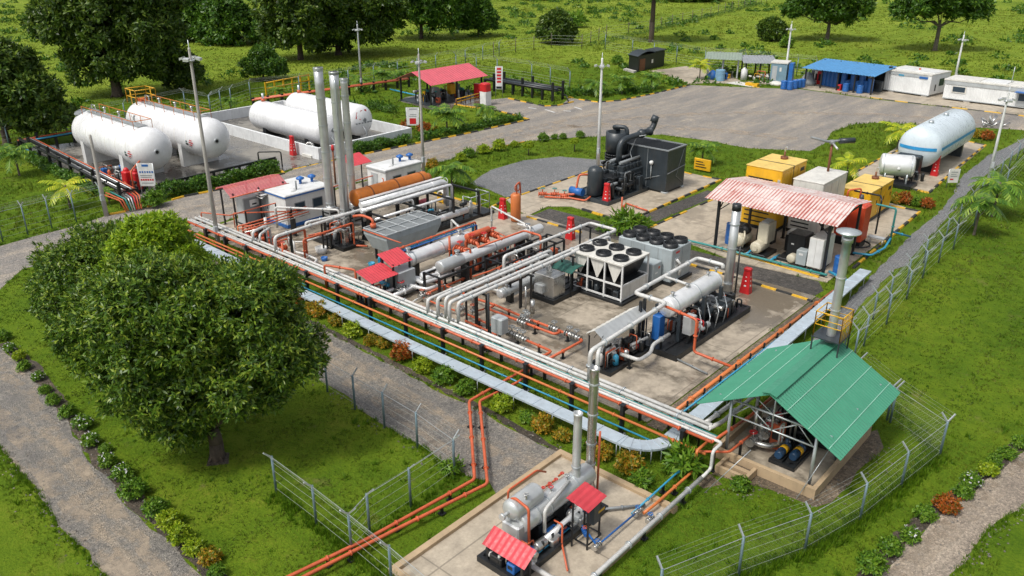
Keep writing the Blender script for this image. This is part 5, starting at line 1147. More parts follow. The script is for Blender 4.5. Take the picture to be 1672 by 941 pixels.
# plant inside the shed
t = thing('pump_skid', 'dark blue motors with yellow guards on a black skid inside the green roofed shed', 'pumps', (40.4, 4, .12)); skid(t, 40.0, 41.2, 2.9, 5.4, .14, .16)
pump(t, (40.35, 3.6, .3), 'y', .85, NAVY, YEL); pump(t, (40.9, 3.9, .3), 'y', .85, NAVY, YEL)
mb = MB(STEEL); mb.tube([V(38.9, 3.4, .5), V(39.6, 3.4, .5), V(40.3, 4.3, .6)], .13, 10); part(t, 'suction_pipe', mb); mb = MB(STEEL); mb.tube([V(38.7, 4.6, .5), V(38.9, 3.6, 1.0), V(38.9, 3.6, 2.2)], .08, 9); part(t, 'riser', mb)
for p in ((38.95, 3.4, .55), (39.4, 3.9, .9), (39.6, 4.4, 1.3)): valve(t, p, (0, 1, 0), .15, STEEL, RED)
t = thing('compressor', 'dark machine with pipes and red fittings at the back of the green roofed shed', 'machine', (40, 6.3, .12)); skid(t, 39.0, 41.6, 5.5, 7.6, .14, .2)
clutter(t, 39.2, 41.4, 5.6, 7.4, .34, 34, 91, 1.7, (BLK, DKG, STEEL, BLK), (ORG, RED, BLK)); clutter(t, 38.6, 40.4, 3.6, 5.4, .14, 16, 92, 1.6, (STEEL, BLK, STEEL), (ORG, STEEL, RED))
mb = MB(DKG); mb.vessel((40.5, 5.8, 1.3), (40.5, 7.2, 1.3), .45, 20, .4); part(t, 'drum', mb)
mb = MB(RED); mb.cyl((40.9, 5.5, 1.2), (40.9, 5.8, 1.2), .22, None, 14); part(t, 'red_end', mb); mb = MB(ORG); mb.tube([V(38.4, 3.6, 1.3), V(38.4, 6.5, 1.3), V(40, 6.5, 1.6)], .07, 8); part(t, 'orange_pipe', mb)
t = thing('stone_steps', 'small stone step box beside the plinth of the green roofed shed', 'steps', P(1180, 785))
mb = MB(SAND); x0, x1, y0, y1 = 38.5, 40.0, .8, 1.78
mb.box(x0, x1, y0, y0 + .16, 0, .36); mb.box(x0, x0 + .16, y0 + .16, y1, 0, .36); mb.box(x1 - .16, x1, y0 + .16, y1, 0, .36); part(t, 'edging', mb); mb = MB(SAND); mb.box(x0 + .16, x1 - .16, y0 + .5, y0 + .72, 0, .28); mb.m(SOIL); mb.box(x0 + .16, x1 - .16, y0 + .16, y0 + .5, 0, .1); mb.box(x0 + .16, x1 - .16, y0 + .72, y1, 0, .16); part(t, 'tread', mb)
for i, (a, b_) in enumerate((((1150, 805), (1226, 735)), ((1300, 815), (1362, 722)))):
    p, q = P(*a), P(b_[0], b_[1], 2.2); mb = MB(GALV); mb.tube([p, q], .018, 5); solo('guy_wire', ('thin guy wire sloping to the left post of the green roofed shed', 'thin guy wire sloping to the right eave of the green roofed shed')[i], 'wire', mb)
# ---------------------------------------------------------------- dark compressor package
x0, x1, y0, y1 = rectpx((1003, 293), (1086, 318), (1111, 308)); x0 = x1 - 6.2; y1 = y0 + 3.1; hB = HT(1086, 317, 247)
t = thing('cooler_box', 'big dark slate cooler box with an open grille top on the compressor plot', 'cooler', ((x0 + x1) / 2, (y0 + y1) / 2, 0))
mb = MB(DKG); mb.box(x0, x1, y0, y1, .25, hB); part(t, 'casing', mb); mb = MB(MGREY); e = .12
mb.box(x0 - .06, x1 + .06, y0 - .06, y0 + e, hB, hB + .1); mb.box(x0 - .06, x1 + .06, y1 - e, y1 + .06, hB, hB + .1); mb.box(x0 - .06, x0 + e, y0 + e, y1 - e, hB, hB + .097); mb.box(x1 - e, x1 + .06, y0 + e, y1 - e, hB, hB + .097); part(t, 'top_rim', mb)
mb = MB(BLK); mb.box(x0 + e, x1 - e, y0 + e, y1 - e, hB - .02, hB + .012)
for k in range(26): x = x0 + .3 + (x1 - x0 - .6) * k / 25; mb.box(x - .03, x + .03, y0 + .2, y1 - .2, hB + .012, hB + .05)
part(t, 'grille', mb)
for x in (x0 + 2.0, x0 + 4.1): mb = MB(MGREY); mb.box(x - .02, x + .02, y0 - .02, y0 + .01, .3, hB); part(t, 'panel_joint', mb)
mb = MB(MGREY); mb.tube([V(x1 + .05, y0 + .1, 1.9), V(x1 + .05, y1, 2.2)], .04, 6); part(t, 'bracing', mb); mb = MB(MGREY); mb.tube([V(x1 + .05, y0 + .1, 1.9), V(x1 - 2.2, y0 - .1, 1.1)], .04, 6); part(t, 'bracing', mb); mb = MB(MGREY); mb.tube([V(x1 + .03, y1 - .1, .5), V(x1 + .03, y0 + 1.6, 1.4), V(x1 + .03, y1 - .4, hB - .2)], .02, 5); part(t, 'bracing', mb)
mb = MB(BLK); mb.box(x0 + .1, x1 - .1, y0 + .1, y1 - .1, .06, .25); part(t, 'base_frame', mb)
for x, y in ((x1 - .3, y0 + .2), (x1 - .3, y1 - .2)): mb = MB(GALV); mb.bbox(x - .2, x + .4, y - .2, y + .2, .06, .2); part(t, 'foot', mb)
mb = MB(LGREY); mb.tube([V(x1 - 1.6, y0 - .1, 1.2), V(x1 - 1.6, y0 - .1, 2.6)], .04, 6); mb.m(WHITE); mb.ball((x1 - 1.6, y0 - .1, 2.7), .2, 10); part(t, 'lamp_arm', mb)
BX = (x0, x1, y0, y1, hB)
kx0, kx1, ky0, ky1 = rectpx((938, 318), (993, 338), (1063, 312)); 
t = thing('compressor_skid', 'dark gas engine compressor skid with curved exhaust pipe in front of the slate cooler box', 'compressor', ((kx0 + kx1) / 2, (ky0 + ky1) / 2, 0)); skid(t, kx0, kx1, ky0, ky1, .06, .34, DKG)
mx = (kx0 + kx1) / 2
mb = MB(DKG); mb.lathe((kx0 + 2.2, ky0 + .95, .4), (kx0 + 2.2, ky0 + .95, 3.2), [(0, .55), (.2, .68), (2.2, .68), (2.5, .55), (2.65, .2)], 22); part(t, 'scrubber_tank', mb)
mb = MB(DKG); mb.bbox(mx - .5, mx + 1.4, ky0 + 3.2, ky0 + 7.0, .4, 2.2, .1); part(t, 'engine_block', mb)
for k in range(6): y = ky0 + 3.4 + k * .58; mb = MB(DKG); mb.bbox(mx - .4, mx + .25, y, y + .46, 2.2, 2.75, .05); part(t, 'cylinder_head', mb); mb = MB(DKG); mb.bbox(mx + .6, mx + 1.25, y, y + .46, 2.2, 2.7, .05); part(t, 'cylinder_head', mb)
mb = MB(MGREY)
for s in (-.1, .95): mb.tube([V(mx + s, ky0 + 3.3, 2.98), V(mx + s, ky0 + 6.9, 2.98)], .14, 9)
part(t, 'manifold', mb)
mb = MB(DKG); mb.vessel((mx, ky0 + .6, 1.1), (mx, ky0 + 2.9, 1.1), .5, 20, .3); part(t, 'suction_drum', mb); mb = MB(BLK); mb.bbox(mx - .9, mx + 1.3, ky0 + 1.9, ky0 + 3.1, 1.75, 1.95); part(t, 'top_plate', mb)
for x, y in ((mx - .8, ky0 + 2.0), (mx + 1.2, ky0 + 2.0), (mx - .8, ky0 + 3.0), (mx + 1.2, ky0 + 3.0)): mb = MB(DKG); mb.box(x - .08, x + .08, y - .08, y + .08, .4, 1.75); part(t, 'post', mb)
clutter(t, kx0 + 1.7, kx1 - .2, ky0 + .6, ky1 - .4, .4, 70, 61, 1.9, (BLK, DKG, DKG, MGREY, BLK), (DKG, BLK, DKG), True); clutter(t, kx0 + .4, mx + 1, ky0 + 2.8, ky1 - .4, 1.6, 16, 63, 1.2, (BLK, DKG, DKG), (DKG, BLK, DKG), True)
fxp = kx0 + 1.1; fyp = ky0 + 5.6
mb = MB(DKG); mb.lathe((fxp, fyp, .4), (fxp, fyp, 5.2), [(0, .9), (3.0, .9), (3.0, 1.0), (4.7, 1.0), (4.72, .86), (4.3, .8)], 22); part(t, 'air_filter_tower', mb)
for z in (2.6, 2.85, 3.1): mb = MB(BLK); mb.ring((fxp, fyp, z), .98, .07, (0, 0, 1), 22); part(t, 'tower_hoop', mb)
mb = MB(DKG); mb.tube([V(fxp - .4, fyp + .8, 5.2), V(fxp - .4, fyp - .2, 5.55), V(fxp + .9, fyp + .3, 5.6), V(fxp + .9, fyp + .3, 4.6)], .2, 12); part(t, 'intake_elbow', mb)
ex = [V(mx + .2, ky0 + 4.2, 2.6), V(mx + .2, ky0 + 4.2, 4.7), V(mx + .6, ky0 + 6.6, 4.95), V(mx + .9, ky0 + 8.3, 5.05), V(mx + 1.0, ky0 + 8.7, 6.1)]
mb = MB(DKG); mb.tube(ex, .27, 16, .9); mb.lathe(ex[2], ex[3], [(0, .3), (.4, .42), (.45, .42), (.5, .32), (1.4, .32), (1.45, .42), (1.5, .42), (1.6, .3)], 16); mb.tube([ex[-1] - V(.1, .25, .3), ex[-1] + V(0, 0, .25)], .34, 16); part(t, 'exhaust_pipe', mb)
mb = MB(BLU); mb.cyl((kx0 + .35, ky0 - .1, .75), (kx0 + 1.7, ky0 - .1, .75), .34, None, 16); part(t, 'blue_drum', mb)
mb = MB(LGREY); mb.tube([V(mx + .8, ky0 + 5, 2.4), V(mx + .8, ky0 + 5.4, 3.0), V(mx + .3, ky0 + 5.8, 3.4), V(mx + .6, ky0 + 6.3, 4.8), V(mx + 1.4, ky0 + 6.6, 5.0)], .04, 6); part(t, 'thin_pipe', mb)
mb = MB(ORG); mb.tube([V(kx0 + 1.7, ky0 + .8, 2.2), V(kx0 + 1.0, ky0 + .2, 2.2), V(kx0 + 1.0, ky0 - .3, .5), V(kx0 - .6, ky0 - 1.2, .4), V(kx0 - 1.8, ky0 - 2.0, .35)], .10, 9); part(t, 'orange_pipe', mb); mb = MB(ORG); mb.tube([V(kx0 + 2.4, ky0 + .1, .5), V(kx0 + 2.2, ky0 - .4, .2), V(kx0 + .8, ky0 - .6, .2), V(kx0 - 1.2, ky0 - 1.9, .2)], .08, 8); part(t, 'orange_pipe', mb)
for p in ((kx0 - .6, ky0 - 1.2, .42), (kx0 - 1.5, ky0 - 1.8, .4), (kx0 + .2, ky0 - .8, .3)): valve(t, p, (1, 1, 0), .17, ORG, TEAL)
line('orange red pipe lying on the compressor plot right of the dark skid', [(ORG, .07, pp((1016, 322, 1.3), ('z', .2), (1022, 332, .2), (1057, 344, .2)))], legs=False)
extinguisher_box((990, 334), 'red extinguisher cabinet standing at the front of the dark compressor skid', 1.7)
c = P(1146, 281); t = thing('planter_sign', 'yellow boxed sign board below the palm behind the compressor plot', 'sign', c)
mb = MB(YEL); mb.bbox(c.x - .9, c.x + .9, c.y - .1, c.y + .1, .2, 1.3); part(t, 'board', mb); mb = MB(BLK)
for k in range(3): mb.box(c.x - .7, c.x + .5 - .2 * k, c.y - .112, c.y - .098, .45 + .25 * k, .55 + .25 * k)
part(t, 'lettering', mb)
# ---------------------------------------------------------------- pump shelter with the rusty roof
ex0, ey0 = P(1172, 403), P(1338, 455)
x0, x1 = ex0.x, ey0.x; y0 = 25.9; y1 = y0 + 5.4
t = thing('pump_shelter', 'long open shelter with a red and white rusty tin roof on black posts', 'shelter', ((x0 + x1) / 2, (y0 + y1) / 2, 0))
for x in (x0, x0 + 2.9, x0 + 5.8, x1): shed_roof_posts(t, [(x, y1)], 4.0, BLK, .16)
for x in (x0, x1): shed_roof_posts(t, [(x, y0)], 3.9, BLK, .18)
mb = MB(RROOF); ym = y0 + 2.7; xa, xb_ = x0 - 1.0, x1 + .6
mb.corr((xa, y0 - .45, 3.85), (xb_, y0 - .45, 3.85), (xa, ym, 4.65), .26, .045); part(t, 'roof_slope', mb); mb = MB(RROOF); mb.corr((xa, y1 + .4, 4.15), (xb_, y1 + .4, 4.15), (xa, ym, 4.65), .26, .04); part(t, 'roof_slope', mb)
mb = MB(BLK); 
for x in (x0, x1):
    mb.beam((x, y0, 3.85), (x, y1, 3.85), .1); mb.beam((x, y0, 3.0), (x, y0 + 1.0, 3.85), .07); mb.beam((x, y1, 3.9), (x, ym, 4.58), .08); mb.beam((x, y0, 3.85), (x, ym, 4.58), .08)
mb.beam((x0, y0, 3.8), (x1, y0, 3.8), .1); mb.beam((x0, y1, 3.9), (x1, y1, 3.9), .1); mb.beam((x0, y0 + .02, 3.0), (x0 + .9, y0 + .02, 3.78), .07); mb.beam((x1, y0 + .02, 3.0), (x1 - .9, y0 + .02, 3.78), .07); part(t, 'roof_frame', mb)
t = line('turquoise pipe along the front foot of the rusty roofed shelter', [(TEAL, .09, [V(x0 - 4.2, y0 - .75, .3), V(x0 - .3, y0 - .45, .3), V(x1 + .4, y0 - .3, .3)], 0), (LBLU, .09, [V(x0 + 1.2, y0 - .25, .25), V(x0 + 1.2, y0 + 1.5, .25)], 0), (LBLU, .08, [V(x0 + 2.6, y0 - .25, .25), V(x0 + 2.6, y0 + 1.3, .25)], 0), (LBLU, .08, [V(x0 + 4.5, y0 - .25, .25), V(x0 + 4.5, y0 + 1.3, .25)], 0)], legs=False)
def blower(x, y, s, label, mat):
    t = thing('compressor', label, 'compressor', (x, y, 0)); mb = MB(BLK); mb.bbox(x - .7 * s, x + .7 * s, y - 1.0 * s, y + 1.0 * s, .06, .3); part(t, 'base', mb)
    return t
bx = x0 + 1.5; t = blower(bx, y0 + 1.3, 1, 'cream air receiver with a black motor on top, leftmost machine under the rusty roof', CREAM)
mb = MB(CREAM); mb.vessel((bx, y0 + .3, .85), (bx, y0 + 2.2, .85), .5, 20, .5); part(t, 'receiver', mb); mb = MB(BLK); mb.ball((bx + .2, y0 + 1.3, 1.6), .42, 12); mb.bbox(bx - .6, bx + .1, y0 + .9, y0 + 1.7, 1.3, 1.75); part(t, 'motor', mb); mb = MB(CREAM); mb.tube([V(bx + .4, y0 + .6, .4), V(bx + .5, y0 + .6, 1.3), V(bx + .1, y0 + 1.2, 1.7)], .07, 7); part(t, 'hose', mb)
bx = x0 + 3.2; t = blower(bx, y0 + 1.2, 1, 'cream upright blower with a round drum in the middle of the rusty roofed shelter', CREAM)
mb = MB(CREAM); mb.bbox(bx - .35, bx + .45, y0 + .8, y0 + 2.1, 1.0, 2.5, .06); part(t, 'upright_case', mb); mb = MB(CREAM); mb.vessel((bx - .1, y0 + .1, .75), (bx - .1, y0 + 1.7, .75), .45, 20, .4); mb.cyl((bx - .1, y0 + .02, .75), (bx - .1, y0 + .15, .75), .2, None, 12); part(t, 'drum', mb); mb = MB(LGREY)
for k in range(4): mb.box(bx - .2, bx + .3, y0 + 1.0 + .25 * k, y0 + 1.12 + .25 * k, 2.5, 2.6)
part(t, 'top_rib', mb)
bx = x0 + 5.1; t = blower(bx, y0 + 1.5, .8, 'black cabinet with a cream pump end at its foot under the rusty roof', BLK)
mb = MB(BLK); mb.bbox(bx - .1, bx + 1.2, y0 + 1.2, y0 + 2.6, .3, 2.1, .05); part(t, 'housing', mb); mb = MB(WHITE); mb.box(bx + .2, bx + .4, y0 + 1.19, y0 + 1.205, 1.3, 1.4); part(t, 'gauge', mb); mb = MB(CREAM); mb.vessel((bx + .7, y0 + .1, .6), (bx + .7, y0 + .8, .6), .32, 16, .4); part(t, 'pump_end', mb)
bx = x0 + 4.1; mb = MB(BLK); mb.bbox(bx, bx + 1.3, y0 + 2.9, y0 + 4.0, .06, 1.3, .05); mb.m(SILV); mb.bbox(bx + .05, bx + 1.25, y0 + 2.95, y0 + 3.95, 1.3, 1.6, .05); solo('battery_box', 'low dark box with a silver lid at the back of the rusty roofed shelter', 'box', mb)
bx = x0 + 6.1; mb = MB(COOLG); mb.bbox(bx, bx + .75, y0 + .3, y0 + 1.0, .3, 1.35, .04); mb.m(BLK); mb.box(bx + .1, bx + .65, y0 + .4, y0 + .9, .06, .3); mb.m(WHITE); mb.box(bx + .2, bx + .5, y0 + .29, y0 + .301, 1.0, 1.15); solo('meter_box', 'small blue grey meter box left of the tall white cabinet under the rusty roof', 'cabinet', mb)
bx = x0 + 6.9; bx1 = x1 - .25
t = thing('white_cabinet', 'large white two door cabinet at the right end of the rusty roofed shelter', 'cabinet', ((bx + bx1) / 2, y0 + 1.3, 0)); hC = 2.45
mb = MB(OFFW); mb.bbox(bx, bx1 - .1, y0 + .35, y0 + 2.3, .3, hC, .04); part(t, 'housing', mb); mb = MB(WHITE); mb.box(bx + .04, (bx + bx1) / 2 - .07, y0 + .32, y0 + .352, .36, hC - .08); part(t, 'door', mb); mb = MB(WHITE); mb.box((bx + bx1) / 2 - .04, bx1 - .14, y0 + .32, y0 + .352, .36, hC - .08); part(t, 'door', mb); mb = MB(BLK); mb.box(bx + .1, bx1 - .2, y0 + .45, y0 + 2.2, .06, .3); part(t, 'plinth', mb)
def drum(name, label, c, r, h, mat, group=None, lean=0):
    mb = MB(mat); c = Vector(c); mb.lathe(c, c + V(0, 0, 1), [(0, r * .94), (.04, r), (h * .33, r), (h * .35, r * 1.04), (h * .37, r), (h * .66, r), (h * .68, r * 1.04), (h * .70, r), (h - .03, r), (h, r * .95), (h - .03, r * .9), (h - .03, .02)], 16, False)
    return solo(name, label, 'barrel', mb, tuple(c), group)
drum('barrel', 'blue barrel at the left back of the rusty roofed shelter', (x0 + .4, y0 + 1.6, .06), .4, 1.6, BLU); drum('barrel', 'blue barrel by the right corner post of the rusty roofed shelter', (x1 + .7, y0 + 1.0, .06), .4, 1.3, BLU)
mb = MB(BLK); mb.bbox(x0 + 1.6, x0 + 2.9, y0 + 3.4, y0 + 4.2, .06, 1.0); mb.m(CREAM); mb.bbox(x0 + 1.8, x0 + 2.8, y0 + 3.5, y0 + 4.1, 1.0, 1.5); solo('spare_motor', 'dark and cream machine standing behind the leftmost receiver under the rusty roof', 'machine', mb)
# red columns at the right end
c = P(1398, 402); t = thing('red_column', 'big orange red square column unit right of the rusty roofed shelter', 'filter unit', c)
x_, y_ = c.x, c.y; mb = MB(paint('deep_orange', (.60, .06, .02), .42)); mb.bbox(x_ - .75, x_ + .45, y_ - .8, y_ + .7, .6, 3.35, .12); part(t, 'casing', mb); mb = MB(MATS['deep_orange']); mb.bbox(x_ - 1.7, x_ - .76, y_ - .5, y_ + .6, .5, 3.2, .1); part(t, 'side_casing', mb)
mb = MB(BLK); mb.bbox(x_ - 1.6, x_ + .4, y_ - .6, y_ + .6, .06, .7); mb.ring((x_ + .1, y_ - .2, .3), .9, .07); part(t, 'base', mb); mb = MB(DKG); mb.cyl((x_ - .2, y_, 3.35), (x_ - .2, y_, 4.0), .2, .12, 12); part(t, 'cap', mb)
mb = MB(ORG); mb.tube([V(x_ - 1.2, y_ - .2, 3.2), V(x_ - 1.2, y_ - .2, 4.2), V(x_ - .5, y_ + .5, 4.3), V(x_ - .5, y_ + .5, 3.3)], .07, 7); part(t, 'orange_pipe', mb)
line('blue and dark pipes standing right of the orange red column', [(TEAL, .08, [V(x_ + 2.0, y_ + 1.2, .3), V(x_ + 2.0, y_ + 1.2, 3.1), V(x_ + .6, y_ + 1.0, 3.2)]), (LBLU, .08, [V(x_ + .6, y_ - 2.4, .3), V(x_ + 1.8, y_ - 2.0, .3), V(x_ + 2.0, y_ + .2, .3), V(x_ + 2.0, y_ + 1.2, .8)]), (BLK, .07, [V(x_ - 1.5, y_ + 2.0, 3.6), V(x_ + .5, y_ + 2.0, 3.6), V(x_ + .8, y_ + 1.4, 3.5), V(x_ + .8, y_ + 1.4, .8)]), (LBLU, .07, [V(x_ + 2.0, y_ + 1.5, 1.2), V(x_ + 2.6, y_ + 4.0, .3)]), (LBLU, .10, [V(x1 + .3, y0 + .3, .35), V(x1 + 1.6, y0 - .4, .35), V(x1 + 2.4, y0 - .5, .35)])], legs=False)
mb = MB(SILV); c2 = V(x_ + 1.0, y_ + 1.2, .06); mb.cbox(c2 + V(0, 0, .5), 1.2, .5, .1)
for dx in (-.5, .5):
    for dy in (-.2, .2): mb.cyl(c2 + V(dx, dy, 0), c2 + V(dx, dy, .5), .04, None, 6)
solo('steel_bench', 'small silver bench beside the foot of the orange red column', 'bench', mb)
# generators
def generator(label, x0, x1, y0, y1, h, mat, topm, split, stk, logo=True):
    t = thing('generator', label, 'generator', ((x0 + x1) / 2, (y0 + y1) / 2, 0))
    mb = MB(BLK); mb.box(x0 - .03, x1 + .03, y0 - .03, y1 + .03, .06, .34); part(t, 'fuel_base', mb)
    mb = MB(mat); mb.bbox(x0, x1, y0, y1, .34, h, .06); part(t, 'canopy', mb); mb = MB(topm); mb.bbox(x0 - .03, x1 + .03, y0 - .03, y1 + .03, h + .003, h + .07, .02); part(t, 'lid', mb)
    mb = MB(BLK)
    if split:
        for yy in split: mb.box(x0 - .035, x1 + .035, yy - .05, yy + .05, .4, h + .09)
    nl = 4 if h < 3 else 10
    for k in range(nl): z = .6 + k * (h - 1.1) / nl; mb.box(x0 + .25, x1 - .7, y0 - .02, y0 + .01, z, z + .10)
    if logo: mb.box(x1 + .03, x1 + .038, y1 - 1.2, y1 - .5, h - .65, h - .35)
    part(t, 'louvre', mb)
    for k in range(3):
        ya = y0 + .25 + k * (y1 - y0 - .5) / 3; yb = ya + (y1 - y0 - .5) / 3 - .12; mb = MB(mat); mb.box(x1 + .002, x1 + .03, ya, yb, .5, h - .2); d = part(t, 'door', mb); mb = MB(BLK); mb.box(x1 + .03, x1 + .06, yb - .2, yb - .1, 1.4, 1.7); part(d, 'handle', mb)
    mb = MB(SILV); mb.box(x1 - .3, x1 - .1, y0 - .03, y0, h - 1.0, h - .7); part(t, 'vent_hood', mb)
    c = V((x0 + x1) / 2, y1 - 1.0, h + .07)
    if stk == 1: mb = MB(RUST); mb.cyl(c, c + V(0, 0, .2), .3, None, 12); mb.cyl(c, c + V(0, 0, .6), .08, None, 8); mb.m(SILV); mb.tube([c + V(0, 0, .55), c + V(0, 0, .9), c + V(.2, -.15, 1.0)], .06, 8)
    else: mb = MB(RUST); mb.cyl(c, c + V(0, 0, 2.3), .10, None, 10); mb.m(MGREY); mb.tube([c + V(0, 0, 2.2), c + V(0, 0, 2.5)], .22, 10); mb.tube([c + V(-1.3, -1.2, 2.75), c + V(-.4, -.3, 2.4), c + V(0, 0, 2.4), c + V(.5, .4, 2.5)], .10, 8); mb.m(DKG); mb.cyl(c + V(.4, .3, 2.45), c + V(1.3, 1.1, 2.5), .22, .22, 12); mb.m(SILV); mb.tube([c + V(0, 0, 2.3), c + V(.8, -.9, 2.1)], .08, 8)
    part(t, 'exhaust', mb); return t
N, R_ = P(1390, 372), P(1457, 341); hG = 4.1
gx1, gy0 = P(1388, 374).x, P(1388, 374).y
generator('yellow generator with a paler lid beside the orange red column', 28.75, 31.2, 38.9, 44.2, 2.63, YEL, YTOP, (41.2,), 1)
a = P(1257, 290, hG); b_ = P(1305, 260, hG)
generator('yellow generator with louvred front standing behind the left end of the rusty roof', 23.6, 26.6, 32.0, 36.5, 5.0, YEL, YTOP, (34.0,), 1)
a = P(1336, 298, 3.7)
generator('dirty white generator between the two yellow ones with a bent exhaust on a brown post', 27.1, 29.5, 33.0, 37.7, 4.3, OFFW, OFFW, (), 2, False)
# ---------------------------------------------------------------- right hand tanks
tx, ty0, ty1, tz, tr = 29.2, 56.2, 70.0, 2.65, 2.0
a = P(1478, 262); 
t = thing('storage_tank', 'pale blue grey horizontal tank with a bright blue stripe at the right', 'tank', (tx, (ty0 + ty1) / 2, 0))
SKYW = paint('pale_blue_white', (.58, .66, .71), .3, dirt=.05, sc=.5)
mb = MB(SKYW); mb.vessel((tx, ty0, tz), (tx, ty1, tz), tr, 36, .62); s = part(t, 'shell', mb)
mb = MB(LBLU)
ang = [math.radians(q) for q in (-9, -5)]
mb.m(paint('stripe_blue', (.03, .30, .62), .35)); q0, q1 = ty0 + tr * .62, ty1 - tr * .62
for sgn in (1, -1):
    c_ = [V(tx + sgn * (tr + .012) * math.cos(k), 0, tz + (tr + .012) * math.sin(k)) for k in (-.02, .05, .12)]
    for p, q in zip(c_, c_[1:]): mb.add([(p.x, q0, p.z), (p.x, q1, p.z), (q.x, q1, q.z), (q.x, q0, q.z)], [(0, 1, 2, 3)] if sgn > 0 else [(3, 2, 1, 0)])
arc = []
for k in range(13):
    u = -1 + 2 * k / 12
    for z in (tz - .04, tz + .26):
        dz = (z - tz) / tr; rr = math.sqrt(max(0, 1 - dz * dz)); xx = u * rr; yy = math.sqrt(max(0, 1 - dz * dz - xx * xx))
        arc.append(V(tx + xx * tr * 1.006, ty0 + tr * .62 - yy * tr * .62 * 1.02 - .01, z))
mb.add(arc, [(2 * k, 2 * k + 2, 2 * k + 3, 2 * k + 1) for k in range(12)], True); part(s, 'stripe', mb)
for q in (3.4, 8.2): mb = MB(GALV); mb.cyl((tx, ty0 + q, tz + tr - .05), (tx, ty0 + q, tz + tr + .25), .25, None, 12); part(s, 'manhole', mb)
for q in (ty0 + 2.6, ty1 - 2.6): mb = MB(DKG); mb.box(tx - 1.5, tx + 1.5, q - .25, q + .25, .07, tz - 1.2); part(t, 'saddle', mb)
mb = MB(BLK); mb.bbox(tx - 1.3, tx + .9, ty0 - 1.5, ty0 - .3, .6, 2.3, .1); part(t, 'pump_housing', mb); clutter(t, tx - 1.2, tx + 1.6, ty0 - 2.2, ty0 - .2, .07, 16, 71, 1.7, (BLK, DKG, BLK), (BLK, YEL, DKG))
a, b_ = P(1441, 268, 1.9), P(1489, 272, 1.9); cxx = (a.x + b_.x) / 2
t = thing('small_tank', 'small shiny silver drum on a grey stand beside the blue striped tank', 'tank', (cxx, a.y, 0)); d = (b_ - a).normalized()
mb = MB(STEEL); mb.m(ALU); e0, e1 = a - d * .3, b_ + d * .3; mb.vessel(e0, e1, 1.0, 26, .25); mb.m(GALV); mb.band(e0, e1, .4, 1.0, .08, 26); mb.band(e0, e1, (e1 - e0).length - .4, 1.0, .08, 26); part(t, 'shell', mb)
for q in (.2, .8):
    c = e0.lerp(e1, q); mb = MB(GALV); n = V(-d.y, d.x, 0)
    for s_ in (-.7, .7): mb.cyl(c + n * s_ + V(0, 0, -1.83), c + n * s_ + V(0, 0, -.55), .09, None, 8)
    mb.beam(c - n * .8 + V(0, 0, -.95), c + n * .8 + V(0, 0, -.95), .14); part(t, 'stand', mb)
mb = MB(BLK); c = e0.lerp(e1, .5); mb.cbox((c.x, c.y, .07), 3.6, 2.0, .3); part(t, 'base_frame', mb); mb = MB(WHITE); q = e0.lerp(e1, .45) + V(.62, -.82, 0); mb.ball(q - V(.02, -.02, .1), .16, 10); part(t, 'gauge', mb)
extinguisher_box((1525, 288), 'red tapered extinguisher stand on the blue striped tank plot', 1.9)
def sign(px, label, h, w, panel, marks, legs=True, rz=None):
    c = P(*px); t = thing('sign_board', label, 'sign', c); d = V(math.sin(YAW), -math.cos(YAW), 0) if rz is None else V(math.cos(rz), math.sin(rz), 0); n = V(d.y, -d.x, 0); z0 = h * .28
    mb = MB(GALV)
    for s in (-1, 1): mb.cyl(c + d * s * w * .48, c + d * s * w * .48 + V(0, 0, h), .04, None, 6)
    part(t, 'post', mb); mb = MB(panel); mb.hexa([c + d * sx * w / 2 + n * ny * .03 + V(0, 0, z) for z in (z0, h) for sx, ny in ((-1, 1), (1, 1), (1, -1), (-1, -1))]); p = part(t, 'panel', mb)
    mb = MB(BLK)
    for mat, u0, u1, v0, v1 in marks:
        mb.m(mat); zz0, zz1 = z0 + (h - z0) * v0, z0 + (h - z0) * v1
        mb.hexa([c + d * (w * (u - .5)) + n * o + V(0, 0, z) for z in (zz0, zz1) for u, o in ((u0, .045), (u1, .045), (u1, .032), (u0, .032))])
    part(p, 'lettering', mb); return t
sign((1553, 307), 'white notice board leaning beside the path below the blue striped tank', 1.8, 1.0, OFFW, [(MGREY, .2, .8, .75, .8), (MGREY, .2, .7, .6, .64), (MGREY, .2, .8, .45, .5), (RED, .2, .5, .2, .3)])
